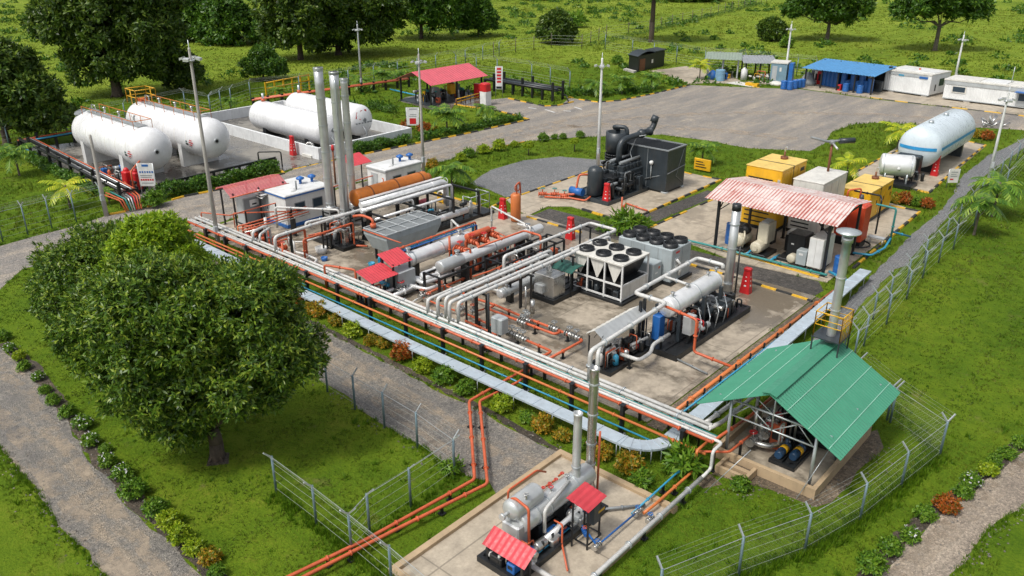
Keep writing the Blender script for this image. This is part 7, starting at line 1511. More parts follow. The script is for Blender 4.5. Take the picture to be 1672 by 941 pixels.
mb = MB(GALV); mb.cyl(l + U * 7.5 + bk * .6 + V(0, 0, 2.95), l + U * 7.5 + bk * .6 + V(0, 0, 5.0), .04, None, 6); part(r, 'aerial', mb)
# dark hut
a, b_ = P(1029, 112), P(1085, 112); u = V(b_.x - a.x, b_.y - a.y, 0); n = P(1041, 117)
t = thing('tar_hut', 'small black hut with a curved dark roof alone on the far lawn', 'hut', (a + b_) / 2)
a = P(1026, 114); N_ = P(1041, 118); c = P(1084, 108)
w1, w2 = N_ - a, c - N_
mb = MB(BLK); quadbox(mb, a, w1, w2, 0, 2.6); part(t, 'wall', mb); mb = MB(DKG); nn = 6
vs = []
for j in (-.04, 1.04):
    for i in range(nn + 1): f = -.05 + 1.1 * i / nn; vs.append(a + w1 * j + w2 * f * .62 + V(0, 0, 2.55 + .55 * math.sin(math.pi * i / nn)))
mb.add(vs, [(i, i + 1, nn + 2 + i, nn + 1 + i) for i in range(nn)]); quadbox(mb, a + w2 * .6 - w1 * .04, w1 * 1.08, w2 * .45, 2.7, 2.85); part(t, 'roof', mb)
mb = MB(RUST); quadbox(mb, N_ + w2 * .06 - w1 * .0, w1.normalized() * .04, w2 * .2, .1, 2.0); mb.m(OFFW); quadbox(mb, N_ + w2 * .5, w1.normalized() * .05, w2 * .06, 1.0, 1.6); part(t, 'door', mb)
mb = MB(CONCP); q = a - w1.normalized() * .2 - w2.normalized() * 1.4; quadbox(mb, q, w1 * 1.1, w2.normalized() * 1.0, 0, .3); solo('pallet_stack', 'grey slabs lying in front of the black hut', 'slabs', mb)
# robots of rubble by the right track
mb = MB(STEEL); c = P(1621, 207); r = random.Random(4)
for k in range(14): p = c + V(r.uniform(-1, 1), r.uniform(-1, 1), .1); q = p + V(r.uniform(-1, 1), r.uniform(-1, 1), r.uniform(.2, 1.2)); mb.tube([p, q], .09, 6)
solo('scrap_pile', 'pile of scrap metal pipes on the grass by the right track', 'scrap', mb)
# ---------------------------------------------------------------- masts
def mast(px, top, label, mat=CONCP, lamps=True, r=.15):
    b = P(*px); h = HT(px[0], px[1], top); t = thing('light_mast', label, 'mast', b)
    mb = MB(mat); mb.lathe(b, b + V(0, 0, h), [(0, r * 1.15), (h * .5, r * .85), (h - .1, r * .6), (h, r * .5)], 12); part(t, 'pole', mb)
    if lamps:
        mb = MB(GALV); c = b + V(0, 0, h - .9); mb.cyl(c, c + V(0, 0, .1), .25, None, 14)
        for a in range(4): u = V(math.cos(a * 1.57 + .6), math.sin(a * 1.57 + .6), 0); mb.beam(c + V(0, 0, .06), c + u * .55 + V(0, 0, .2), .05)
        br = part(t, 'bracket', mb)
        for a in range(4):
            u = V(math.cos(a * 1.57 + .6), math.sin(a * 1.57 + .6), 0); q = c + u * .6 + V(0, 0, .14); mb = MB(SILV); w = V(-u.y, u.x, 0)
            mb.hexa([q - w * .2 - u * .12, q + w * .2 - u * .12, q + w * .2 + u * .14 + V(0, 0, -.08), q - w * .2 + u * .14 + V(0, 0, -.08)] + [z + V(0, 0, .16) for z in (q - w * .2 - u * .12, q + w * .2 - u * .12, q + w * .2 + u * .14 + V(0, 0, -.08), q - w * .2 + u * .14 + V(0, 0, -.08))]); part(t, 'floodlight', mb)
        mb = MB(GALV); mb.cyl(b + V(0, 0, h - .8), b + V(0, 0, h + .5), .03, None, 5); part(t, 'lightning_rod', mb)
    mb = MB(LGREY); mb.cbox(b + V(.12, -.12, 1.4), .25, .25, .5); part(t, 'fuse_box', mb)
    return t
mast((358, 408), 78, 'tall pale mast behind the large foreground tree, left of the tall stacks'); mast((591, 150), 40, 'thin floodlight mast on the grass behind the bunded white tanks', GALV, r=.17)
mast((692, 287), 88, 'pale mast at the pad corner by the plain white rear cabin'); mast((976, 272), 95, 'light grey floodlight mast at the kerb left of the slate cooler box', WHITE, r=.17)
mast((1281, 131), 40, 'pale floodlight mast by the blue grey cabin and blue barrels', WHITE, r=.18); mast((1557, 140), 57, 'floodlight mast standing behind the white container offices', WHITE, r=.18)
mast((1613, 297), 150, 'pale mast beside the gravel track near the right photo edge', WHITE, r=.14); mast((174, 353), 220, 'plain pale concrete post at the road in front of the nearer big tank', CONCP, False, .17)
# ---------------------------------------------------------------- fences
def fence(label, px, step=3.0, h=1.95, arm=.45, y2=False, wires=(.35, .8, 1.25, 1.65), mat=POSTB, dirn=1, mesh_=False, rail=True, ends=True, wr=.0065, name='wire_fence'):
    pts = [P(*p) for p in px]; seg = []
    t = thing(name, label, 'fence', pts[len(pts) // 2]); posts = []
    for a, b in zip(pts, pts[1:]):
        n = max(1, round((b - a).length / step))
        for i in range(n): posts.append((a.lerp(b, i / n), (b - a).normalized()))
    posts.append((pts[-1], (pts[-1] - pts[-2]).normalized()))
    proto = None; v0 = frame(t).inverted()
    for p, d in posts[:100]:
        n = V(d.y, -d.x, 0) * dirn
        if proto is None:
            mb = MB(mat); mb.cyl((0, 0, 0), (0, 0, h), .055 if wr < .01 else .075, None, 8)
            if arm:
                mb.m(GALV); mb.beam((0, 0, h - .04), (arm * .75, 0, h + arm * .7), .06)
                if y2: mb.beam((0, 0, h - .04), (-arm * .75, 0, h + arm * .7), .06)
            proto = part(t, 'post', mb, local=True); q = proto
        else: q = proto.copy(); COL.objects.link(q); q.parent = t
        q.location = p - t.location; q.rotation_euler = (0, 0, math.atan2(n.y, n.x) + rnd.uniform(-.05, .05))
    mb = MB(WIRE)
    for z in wires:
        for (p, d), (q, d2) in zip(posts, posts[1:]):
            sag = V(0, 0, -.03 * rnd.random()); m_ = p.lerp(q, .5) + sag
            mb.tube([p + V(0, 0, z), m_ + V(0, 0, z), q + V(0, 0, z)], wr, 4, 0, False)
    if arm:
        for k in (.35, .65, .97):
            for s in ((1, -1) if y2 else (1,)):
                for (p, d), (q, d2) in zip(posts, posts[1:]):
                    n = V(d.y, -d.x, 0) * dirn * s; o = n * arm * .75 * k + V(0, 0, h + arm * .7 * k); mb.tube([p + o, q + o], wr * .6, 4, 0, False)
    part(t, 'wire', mb)
    if rail:
        mb = MB(GALV)
        for (p, d), (q, d2) in zip(posts, posts[1:]): mb.tube([p + V(0, 0, h - .06), q + V(0, 0, h - .06)], .013, 6, 0, False)
        part(t, 'top_rail', mb)
    if mesh_:
        mb = MB(WIRE); w = .0028
        for (p, d), (q, d2) in zip(posts, posts[1:]):
            L = (q - p).length; dd = (q - p).normalized(); H_ = h - .1
            for s in (1, -1):
                x = -H_
                while x < L:
                    a0, a1 = max(0, x), min(L, x + H_); z0, z1 = (a0 - x, a1 - x) if s > 0 else (H_ - (a0 - x), H_ - (a1 - x))
                    A, B_ = p + dd * a0 + V(0, 0, z0 + .04), p + dd * a1 + V(0, 0, z1 + .04); wv = V(0, 0, w)
                    mb.add([A - wv, B_ - wv, B_ + wv, A + wv], [(0, 1, 2, 3)]); x += .15
        part(t, 'chain_link', mb)
    return t
fence('near fence of grey posts crossing the lawn in front of the boiler plot', [(452, 808), (517, 858), (575, 905), (640, 960), (730, 1040), (815, 1110)], 30, mesh_=False)
fence('short fence running from the path corner back towards the orange pipes', [(742, 778), (671, 828), (604, 872), (575, 905)], 30, dirn=-1)
fence('fence of grey posts along the near edge of the front gravel path', [(340, 500), (440, 560), (535, 640), (580, 669), (628, 698), (682, 732), (742, 778)], 30, dirn=-1)
fence('curving chain link fence with weeds below the green roofed shed', [(1075, 1000), (1205, 945), (1313, 905), (1403, 853), (1470, 799), (1533, 748)], 40, dirn=-1, mesh_=True)
fence('side fence running up from the corner behind the green roofed shed', [(1533, 748), (1453, 690), (1448, 686), (1395, 640)], 40, mesh_=True)
fence('long fence with Y shaped arms between the gravel track and the right lawn', [(1393, 592), (1410, 566), (1447, 530), (1480, 489), (1506, 455), (1532, 430), (1556, 408), (1590, 369), (1640, 312), (1700, 245)], 30, h=2.0, arm=.6, y2=True, mesh_=False)
fence('second line of fence posts on the near side of the gravel track', [(1378, 572), (1425, 522), (1451, 495), (1480, 464), (1508, 430), (1543, 394), (1600, 325), (1660, 262), (1710, 208)], 4.4, h=1.8, arm=.5, y2=True)
fence('fence on the grass at the left edge beyond the road', [(-60, 420), (5, 395), (46, 384), (85, 373), (125, 363), (170, 350)], 30, h=2.4, arm=.5, y2=True, mesh_=False)
fence('fence of pale posts behind the left end of the tank yard', [(-60, 262), (17, 246), (64, 233), (111, 222), (207, 203), (304, 182), (345, 190), (362, 180)], 7, h=2.6, arm=.7, wr=.013)
fence('far fence of pale posts behind the bunded tanks', [(345, 188), (410, 165), (490, 155), (570, 143), (650, 128), (712, 116), (760, 107), (815, 92)], 6.2, h=2.6, arm=.7, wr=.013)
fence('fence behind the red roofed pump station and black pipe rack', [(745, 120), (812, 128), (868, 137), (930, 150)], 5.2, h=3.0, arm=.8, wr=.013)
fence('weathered timber post fence across the far field to the top of the photo', [(806, 94), (842, 86), (900, 78), (950, 80), (990, 62), (1060, 52), (1160, 28), (1260, 2), (1330, -14)], 6.6, h=2.8, arm=0, mat=BARKG, wr=.013, rail=False, wires=(.6, 1.2, 1.8, 2.4))
fence('pale curved post fence behind the dark hut and the yard sheds', [(988, 82), (1032, 92), (1104, 104), (1150, 112), (1215, 116), (1300, 125), (1330, 128)], 6.5, h=3.0, arm=.8, wr=.013)
# ---------------------------------------------------------------- grass
def inside(pts, poly):
    x, y = pts[:, 0], pts[:, 1]; r = np.zeros(len(pts), bool); n = len(poly)
    bx = (x >= poly[:, 0].min()) & (x <= poly[:, 0].max()) & (y >= poly[:, 1].min()) & (y <= poly[:, 1].max())
    idx = np.nonzero(bx)[0]
    if not len(idx): return r
    xx, yy = x[idx], y[idx]; rr = np.zeros(len(idx), bool); j = n - 1
    for i in range(n):
        xi, yi = poly[i]; xj, yj = poly[j]
        c = ((yi > yy) != (yj > yy)) & (xx < (xj - xi) * (yy - yi) / (yj - yi + 1e-12) + xi)
        rr ^= c; j = i
    r[idx] = rr; return r
RNG = np.random.default_rng(11)
def vnoise(p, sc, seed):
    g = np.random.default_rng(seed).random((64, 64)); q = p * sc; i = np.floor(q).astype(int); f = q - i; f = f * f * (3 - 2 * f)
    a = g[i[:, 0] % 64, i[:, 1] % 64]; b = g[(i[:, 0] + 1) % 64, i[:, 1] % 64]; c = g[i[:, 0] % 64, (i[:, 1] + 1) % 64]; d = g[(i[:, 0] + 1) % 64, (i[:, 1] + 1) % 64]
    return (a * (1 - f[:, 0]) + b * f[:, 0]) * (1 - f[:, 1]) + (c * (1 - f[:, 0]) + d * f[:, 0]) * f[:, 1]
def frustum_points(d0, d1, dens):
    """random ground points between horizontal distances d0..d1 in front of the camera"""
    half = R(37); n = int(half * (d1 ** 2 - d0 ** 2) * dens)
    r = np.sqrt(RNG.uniform(d0 ** 2, d1 ** 2, n)); a = YAW + RNG.uniform(-half, half, n)
    p = np.stack([CAM.x + r * np.cos(a), CAM.y + r * np.sin(a)], 1)
    keep = np.ones(n, bool)
    for z in ZONES: keep &= ~inside(p, z)
    return p[keep], r[keep]
def along(px, dens, spread, world=False):
    out = []
    for a, b_ in zip(px, px[1:]):
        a, b_ = (V(*a, 0), V(*b_, 0)) if world else (P(*a), P(*b_)); n = int((b_ - a).length * dens)
        t = RNG.random(n)[:, None]; out.append(np.array(a)[None, :2] * (1 - t) + np.array(b_)[None, :2] * t + RNG.normal(0, spread, (n, 2)))
    return np.concatenate(out)
def blades(p, h, wd, k, lean=.5):
    n = len(p); P3 = np.repeat(np.c_[p, np.zeros(n)], k, 0); hh = np.repeat(h, k) * RNG.uniform(.55, 1.25, n * k); ww = np.repeat(wd, k) * RNG.uniform(.7, 1.3, n * k)
    sp = np.repeat(wd, k)
    P3[:, :2] += RNG.normal(0, 1, (n * k, 2)) * sp[:, None] * 1.3
    a = RNG.uniform(0, 2 * np.pi, n * k); u = np.c_[np.cos(a), np.sin(a), np.zeros(n * k)] * ww[:, None] / 2
    b = RNG.uniform(0, 2 * np.pi, n * k); l = RNG.uniform(.15, 1, n * k) * lean * hh
    tip = P3 + np.c_[np.cos(b) * l, np.sin(b) * l, hh]
    return np.stack([P3 - u, P3 + u, tip], 1).reshape(-1, 3)
LAWN = [np.array([(p.x, p.y) for p in [P(*q) for q in poly]]) for poly in (
    [(0, 475), (90, 425), (300, 395), (450, 560), (575, 660), (560, 800), (460, 960), (330, 940), (99, 677)],
    [(1400, 600), (1672, 260), (1800, 260), (1800, 650), (1500, 700)])]
vv = []; lv = []; fv = []
for d0, d1, dens, hb, wb, k in ((20, 42, 34, .085, .034, 4), (42, 66, 18, .11, .05, 4), (66, 105, 6, .17, .085, 4), (105, 170, 1.5, .24, .20, 4), (170, 300, .35, .34, .34, 4)):
    p, r = frustum_points(d0, d1, dens * GD)
    hn = .45 + 1.1 * vnoise(p, .35, 1) * (.4 + 1.2 * vnoise(p, .06, 2))
    lw = np.zeros(len(p), bool)
    for z in LAWN: lw |= inside(p, z)
    dist = np.hypot(p[:, 0] - 8, p[:, 1] - 30); far = dist + 14 * vnoise(p, .05, 4) > 80
    hn = np.where(far, hn * .75, hn); bare = (vnoise(p, .22, 21) * .6 + vnoise(p, .9, 22) * .4 > .74) & ~far
    for sel, dst in ((~lw & ~far & ~bare, vv), (~lw & far, fv)):
        if sel.any(): dst.append(blades(p[sel], hb * hn[sel], np.full(sel.sum(), wb), k))
    lw &= ~(vnoise(p, .25, 31) * .55 + vnoise(p, 1.0, 32) * .45 > .76)
    if lw.any(): lv.append(blades(p[lw], hb * (.5 + .25 * hn[lw]) * (1 + .35 * np.sign(np.sin(p[lw][:, 0] * 2.4))), np.full(lw.sum(), wb), k, .8))
o = link('rough_grass', npmesh('rough_grass', np.concatenate(vv), 3, GRASS)); tag(o, 'bright green rough grass growing between the plots and roads', 'grass', None, 'stuff')
o = link('pasture_grass', npmesh('pasture_grass', np.concatenate(fv), 3, FIELDG)); tag(o, 'pale yellow green pasture grass over the open fields beyond the fences', 'grass', None, 'stuff')
o = link('lawn_grass', npmesh('lawn_grass', np.concatenate(lv), 3, GRASSL)); tag(o, 'short mown lawn under the large tree and right of the fence', 'grass', None, 'stuff')
tp, tr2 = frustum_points(20, 80, .5); sel = np.zeros(len(tp), bool)
for z in LAWN: sel |= inside(tp, z)
for s_, (hh_, ww_) in ((sel, (.13, .045)), (~sel, (.24, .06))):
    q = tp[s_]; tf = blades(q, np.full(len(q), hh_) * RNG.uniform(.6, 1.5, len(q)), np.full(len(q), ww_), 14, 1.0); o = link('grass_tufts', npmesh('grass_tufts', tf, 3, WEED)); tag(o, ('scattered taller tufts standing in the mown lawns', 'scattered tall tufts in the rough grass between the plots')[0 if s_ is sel else 1], 'grass', None, 'stuff')
# loose stones along the path edges
def stones(px, n, sp):
    q = along(px, n, sp); m_ = len(q); s = RNG.uniform(.02, .07, m_); b = np.array([(1, 0, 0), (0, 1, 0), (-1, 0, 0), (0, -1, 0), (0, 0, .8)]); F5 = [(0, 1, 4), (1, 2, 4), (2, 3, 4), (3, 0, 4)]
    V5 = b[None] * s[:, None, None] * RNG.uniform(.6, 1.3, (m_, 5, 3)) + np.c_[q, np.full(m_, .015)][:, None]
    return np.stack([V5[:, f] for f in F5], 1).reshape(-1, 3)
# tall tufts along fence feet and path edges
wv_ = []
for px, dens, sp, h, wd in (([(446, 808), (575, 905), (700, 1000)], 22, .22, .32, .07), ([(742, 778), (575, 905)], 14, .2, .25, .06), ([(530, 596), (602, 668), (742, 778), (800, 790)], 16, .2, .22, .06),
    ([(1065, 1000), (1313, 905), (1403, 855), (1470, 800), (1533, 745)], 24, .22, .36, .08), ([(1533, 745), (1440, 650)], 10, .25, .25, .07), 
    ([(0, 402), (60, 385), (120, 370), (178, 351)], 10, .2, .25, .07), ([(690, 273), (744, 258), (808, 243), (861, 231), (953, 224), (1080, 220)], 7, .3, .25, .08),
    ([(566, 560), (706, 634), (813, 688), (925, 750)], 12, .2, .2, .06), ([(453, 501), (566, 560)], 12, .2, .2, .06), ([(1180, 765), (1320, 815)], 8, .2, .2, .06),
    ([(0, 727), (97, 857), (215, 985)], 16, .18, .2, .06), ([(1552, 941), (1610, 863), (1672, 827)], 14, .2, .2, .06), 
    ([(1448, 928), (1538, 842), (1672, 737)], 14, .18, .16, .05), ([(1358, 216), (1396, 203), (1444, 200), (1506, 205)], 4, .4, .3, .1)):
    q = along(px, dens * 1.5, sp); q = q[~np.any([inside(q, z) for z in ZONES], axis=0)]; wv_.append(blades(q, np.full(len(q), h), np.full(len(q), wd * .55), 8, .6))
o = link('fence_weeds', npmesh('fence_weeds', np.concatenate(wv_), 3, WEED)); tag(o, 'long green weeds growing along the fence feet and path edges', 'weeds', None, 'stuff')
sv = np.concatenate([stones(px, d, sp) for px, d, sp in (([(0, 567), (99, 677), (211, 827), (322, 935)], 14, .3), ([(0, 727), (97, 857), (177, 941)], 14, .3), ([(453, 501), (640, 598), (813, 688), (925, 748)], 12, .35), ([(515, 616), (602, 680), (705, 738), (798, 788)], 12, .35), ([(1672, 737), (1538, 842), (1448, 928)], 14, .3), ([(1672, 827), (1552, 941)], 14, .3), ([(1180, 790), (1330, 830), (1440, 730)], 14, .5), ([(0, 402), (120, 370), (178, 351)], 8, .3))])
o = link('loose_stones', npmesh('loose_stones', sv, 3, GRAVP)); tag(o, 'loose grey stones scattered along the edges of the gravel paths', 'stones', None, 'stuff')
# ---------------------------------------------------------------- vegetation
VR = np.random.default_rng(5)
def unit(n):
    v = VR.normal(size=(n, 3)); return v / np.linalg.norm(v, axis=1)[:, None]
def norm(a): return a / np.maximum(np.linalg.norm(a, axis=-1, keepdims=True), 1e-6)
def rosettes(c, nrm, k, L, W, spread=1.0, droop=.25):
    """k pointed leaves round each centre c, opening away from direction nrm"""
    n = len(c); c = np.repeat(c, k, 0); nr = np.repeat(nrm, k, 0); N = n * k
    d = norm(nr * VR.uniform(.1, .9, (N, 1)) + unit(N) * spread); d[:, 2] -= droop * VR.random(N); d = norm(d)
    s = norm(np.cross(d, norm(nr + .35 * unit(N)))); l = L * VR.uniform(.6, 1.25, (N, 1)); w = W * VR.uniform(.7, 1.2, (N, 1))
    o = c + unit(N) * L * .18; up = norm(np.cross(s, d))
    return np.stack([o, o + d * l * .5 + s * w * .5 + up * w * .15, o + d * l, o + d * l * .5 - s * w * .5 + up * w * .15], 1).reshape(-1, 3)
def cloud(lobes, sub, subr, per, k, L, W, flat=1.0, seed=0, core=.75):
    """crown of lobes: each lobe carries small sub-lobes, each sub-lobe carries leaf rosettes"""
    C = []; Nn = []
    sub = sub
    cen = np.array([l[0] for l in lobes]); rad = np.array([l[1] for l in lobes])
    for c, r in zip(cen, rad):
        n = max(3, int(sub * (r / rad.mean()) ** 2)); d = unit(n); d[:, 2] = np.where(d[:, 2] < -.55, -d[:, 2], d[:, 2])
        p = c + d * r * VR.uniform(core - .08, 1.27, (n, 1)) * np.array([1, 1, flat])
        q = np.ones(n, bool)
        for c2, r2 in zip(cen, rad):
            if c2 is c: continue
            q &= ~((np.linalg.norm((p - c2) / np.array([1, 1, flat]), axis=1) < r2 * .62) & (np.linalg.norm(c2 - c) > .01))
        p = p[q]; d = d[q]; sr = subr * VR.uniform(.6, 1.3, len(p))
        for pi, di, s in zip(p, d, sr):
            e = unit(per); e[:, 2] *= .8; e = norm(e + di * .55); C.append(pi + e * s * VR.uniform(.55, 1.0, (per, 1))); Nn.append(norm(e * .8 + di * .4 + np.array([0, 0, .35])))
    C = np.concatenate(C); Nn = np.concatenate(Nn)
    return rosettes(C, Nn, k, L, W)
def limb(mb, pts, r0, r1, n=8):
    m_ = len(pts) - 1
    for i in range(m_):
        a, b = Vector(pts[i]), Vector(pts[i + 1]); ra = r0 + (r1 - r0) * i / m_; rb = r0 + (r1 - r0) * (i + 1) / m_
        d = (b - a); mb.lathe(a, b, [(-ra * .15, ra * .9), (0, ra), (d.length, rb)], n)
def tree(label, base, lobes_px, mat, sub, subr, per, k, L, W, tr, bark=BROWN, flat=1.0, fork=.35, group=None, name='tree', deep=True, inner=None):
    b = P(*base); dep = (b - CAM).dot(Vector((FW.x, FW.y, 0)).normalized()); fh = Vector((FW.x, FW.y, 0)).normalized()
    t = thing(name, label, 'tree', b, 0, group); lobes = []; r_ = random.Random(base[0])
    for x, y, rp in lobes_px:
        c = PV(x, y + (7 if dep > 80 else 0), b); R_ = rp * (.84 if dep > 80 else .93) * (c - CAM).dot(FW) / F; c = c - fh * R_ * r_.uniform(-.1, .3)
        lobes.append((np.array(c - b), R_))
        if deep:
            for s in (1, -1): lobes.append((np.array(c - b + fh * s * R_ * r_.uniform(.5, .75) + V(0, 0, R_ * (-.1 if s > 0 else .22)) + RT * R_ * r_.uniform(-.3, .3)), R_ * (.8 if s > 0 else .68)))
    v = cloud(lobes, sub, subr, per, k, L, W, flat)
    v = v[np.repeat(v.reshape(-1, 4, 3)[:, :, 2].min(1) > .15, 4)]
    o = link('crown', npmesh('crown', v, 4, mat), t)
    mb = MB(bark); top = sum((l[0] for l in lobes), np.zeros(3)) / len(lobes); H_ = top[2]
    fk = V(r_.uniform(-.1, .1), 0, H_ * fork); tr *= (.6 if dep > 80 else .85); limb(mb, [V(0, 0, -.1), V(.02, .05, H_ * fork * .5), fk], tr * 1.25, tr, 10)
    for c, R_ in lobes[::(3 if deep else 1)]:
        c = Vector(c) - V(0, 0, R_ * .35); mid = fk.lerp(c, .5) + V(r_.uniform(-.3, .3), r_.uniform(-.3, .3), -.05 * H_); limb(mb, [fk, fk.lerp(mid, .5) + V(0, 0, .06 * H_), mid, c], tr * .55, tr * .15, 7)
        for q in range(2): e = c + V(r_.uniform(-1, 1), r_.uniform(-1, 1), r_.uniform(.1, .8)) * R_ * .7; limb(mb, [mid.lerp(c, .5), e], tr * .2, tr * .06, 5)
    for a in range(4): u = V(math.cos(a * 1.6), math.sin(a * 1.6), 0); limb(mb, [u * tr * .5 + V(0, 0, tr * 1.2), u * tr * 1.7 + V(0, 0, -.05)], tr * .4, tr * .2, 6)
    part(t, 'trunk', mb, local=True)
    return t
tree('largest foreground tree with dark glossy leaves and a bare trunk foot on the lawn', (355, 748), [(450, 575, 54), (388, 620, 56), (300, 668, 46), (262, 605, 74), (190, 540, 66), (335, 535, 78), (420, 505, 56), (320, 625, 56), (250, 500, 66), (485, 588, 26), (268, 655, 40), (285, 690, 30), (318, 705, 20)], LEAF, 19, .78, 38, 9, .27, .09, .32)
tree('rounded dark foreground tree behind the largest one, reaching furthest to the left', (190, 585), [(130, 452, 52), (180, 425, 50), (112, 490, 42), (155, 505, 56), (88, 455, 24), (225, 480, 50), (300, 450, 42)], LEAF, 19, .78, 36, 9, .27, .09, .3)
tree('lime green foreground tree top rising behind the dark crowns beside the road', (250, 640), [(248, 412, 42), (282, 440, 36), (222, 440, 32), (256, 462, 34), (262, 392, 24)], LEAFL, 18, .68, 34, 9, .27, .09, .25)
tree('dark tree with a long leaning crown at the left photo edge', (12, 238), [(18, 112, 36), (52, 150, 32), (20, 165, 36), (-20, 130, 46), (80, 180, 24), (5, 90, 24), (62, 196, 18)], LEAFD, 26, 1.0, 20, 6, .62, .24, .6, fork=.3)
tree('huge spreading dark tree behind the two big white tanks', (192, 158), [(118, 38, 42), (180, 20, 56), (240, 40, 50), (175, 88, 48), (138, 100, 30), (222, 98, 40), (85, 28, 26), (262, 70, 30), (200, -40, 60), (130, -20, 46), (245, -15, 44)], LEAFD, 30, 1.25, 22, 6, .75, .3, 1.0, fork=.3)
tree('small dark tree right beside the huge spreading one', (295, 146), [(295, 105, 24), (310, 115, 18), (282, 118, 18)], LEAFD, 22, .8, 16, 6, .6, .26, .35)
tree('round leafy green tree standing in tall grass left of the small lone tree', (372, 72), [(375, 38, 36), (350, 50, 26), (400, 45, 28), (365, 10, 30)], LEAFM, 22, 1.5, 16, 6, 1.0, .42, .5)
tree('bushy light green tree at the top between the huge dark crowns', (322, 66), [(322, 40, 26), (300, 30, 26), (340, 20, 28), (318, 5, 28)], LEAFM, 22, 1.5, 16, 6, 1.0, .42, .5)
tree('small round lone tree on the field above the bunded tanks', (430, 131), [(430, 98, 22), (414, 104, 15), (447, 103, 16), (430, 86, 15)], LEAFM, 22, .7, 16, 6, .55, .24, .25, fork=.28)
tree('left one of two merging huge dark trees above the tall stacks', (491, 98), [(480, 40, 44), (455, 50, 30), (510, 30, 44), (470, -5, 48), (515, -20, 50)], LEAFD, 28, 1.4, 20, 6, .9, .36, .8)
tree('right one of two merging huge dark trees above the tall stacks', (553, 90), [(560, 30, 48), (600, 35, 36), (540, 60, 30), (580, -10, 52), (620, 5, 34)], LEAFD, 28, 1.4, 20, 6, .9, .36, .9)
tree('wide dark tree with a forked trunk above the red roofed pump station', (688, 64), [(665, 15, 34), (700, 5, 36), (725, 20, 28), (650, -5, 30), (690, -25, 40), (735, -5, 30)], LEAFM, 24, 1.4, 18, 6, .95, .38, .6, fork=.4)
tree('slender small tree with a round crown right of the forked trunk tree', (781, 60), [(781, 22, 22), (768, 28, 15), (794, 28, 16), (781, 10, 16)], LEAFM, 22, 1.0, 16, 6, .85, .34, .35, fork=.4)
tree('round dark lone tree behind the timber fence in the far field', (910, 71), [(909, 40, 22), (895, 44, 14), (923, 44, 14), (909, 28, 14)], LEAFD, 24, .9, 16, 6, .75, .32, .35, fork=.3)
tree('tall thin forked trunk tree whose crown leaves the top of the photo', (1063, 69), [(1040, -50, 26), (1075, -60, 30), (1100, -45, 26), (1060, -85, 30)], LEAFM, 30, 2.2, 10, 6, 1.4, .55, .75, fork=.55)
tree('tiny round dark tree left of the pale floodlight mast', (1260, 67), [(1260, 43, 15), (1252, 46, 9), (1268, 46, 9)], LEAFD, 36, 1.0, 12, 6, .8, .36, .25, fork=.3)
tree('umbrella shaped tree on the slope behind the blue roofed shed', (1350, 66), [(1320, 5, 32), (1355, -5, 36), (1390, 5, 28), (1345, -30, 40), (1300, 8, 16), (1375, 22, 18)], LEAFM, 22, 1.2, 18, 6, .9, .34, .6, BARKG, .8, .45)
tree('umbrella shaped tree on the slope behind the white container offices', (1526, 83), [(1500, 2, 30), (1540, -5, 34), (1580, 2, 28), (1525, -30, 40), (1480, 8, 16), (1598, 10, 14)], LEAFM, 22, 1.2, 18, 6, .9, .34, .6, BARKG, .8, .5)
tree('dark tree crown peeping down at the top edge left of the timber fence', (880, -2), [(872, -30, 30), (890, -22, 22), (850, -22, 20)], LEAFD, 30, 2.4, 10, 6, 1.6, .7, .6); tree('dark tree peeping down at the top edge right of the thin forked tree', (1135, 2), [(1130, -14, 26), (1110, -10, 18), (1150, -12, 20)], LEAFD, 30, 2.4, 10, 6, 1.6, .7, .5)
tree('dark tree tops at the upper left edge above the huge spreading tree', (225, 2), [(215, -20, 30), (240, -22, 28), (190, -15, 22)], LEAFD, 30, 2.4, 10, 6, 1.6, .7, .6)
# palms
def palm_mesh(seed, n=20, L=1.9, leaf=None):
    g = np.random.default_rng(seed); Q = []
    for i in range(n):
        a = 2 * np.pi * i / n + g.uniform(-.2, .2); el = g.uniform(.15, 1.1); l = L * g.uniform(.8, 1.1); u = np.array([np.cos(a), np.sin(a), 0]); s = np.array([-u[1], u[0], 0]); pts = []
        for t in np.linspace(0, 1, 12): pts.append(u * l * t * np.cos(el * (1 - t * .9)) + np.array([0, 0, l * (np.sin(el) * t - (.55 + .35 * (1 - el)) * t * t)]))
        pts = np.array(pts)
        for j in range(11):
            p, q = pts[j], pts[j + 1]; d = q - p; wd = .5 * L / 1.9 * np.sin(np.pi * (.12 + .8 * j / 11)) * g.uniform(.8, 1.15)
            for sd in (1, -1):
                tip = p + s * sd * wd + d * 1.5 + np.array([0, 0, -wd * .45]); Q += [p, p + d * .9, tip + d * .3, tip - d * .2]
        for j in range(11): p, q = pts[j], pts[j + 1]; e = s * .022; Q += [p - e, p + e, q + e, q - e]
    return np.array(Q)
PM = [npmesh('fronds', palm_mesh(s), 4, PALMG) for s in (1, 2)]; PY = npmesh('fronds', palm_mesh(3, 12), 4, PALMY)
mb = MB(BARKG); mb.lathe((0, 0, -.05), (0, 0, 1), [(0, .12), (.1, .085), (.5, .07), (.9, .075), (1.05, .1), (1.15, .05)], 9)
TRK = mesh('stem', mb)
def palm(base, cy, rpx, label, yellow=False, group=None):
    b = P(*base); h = max(.6, HT(base[0], base[1], cy)); dep = (b - CAM).dot(FW); s = rpx * dep / F / 1.2
    t = thing('palm', label, 'palm', b, rnd.uniform(0, 6), group)
    link('fronds', PY if yellow else rnd.choice(PM), t, (0, 0, h), rnd.uniform(0, 6), s); link('stem', TRK, t, (0, 0, 0), 0, (s ** .5 * 1.2, s ** .5 * 1.2, h))
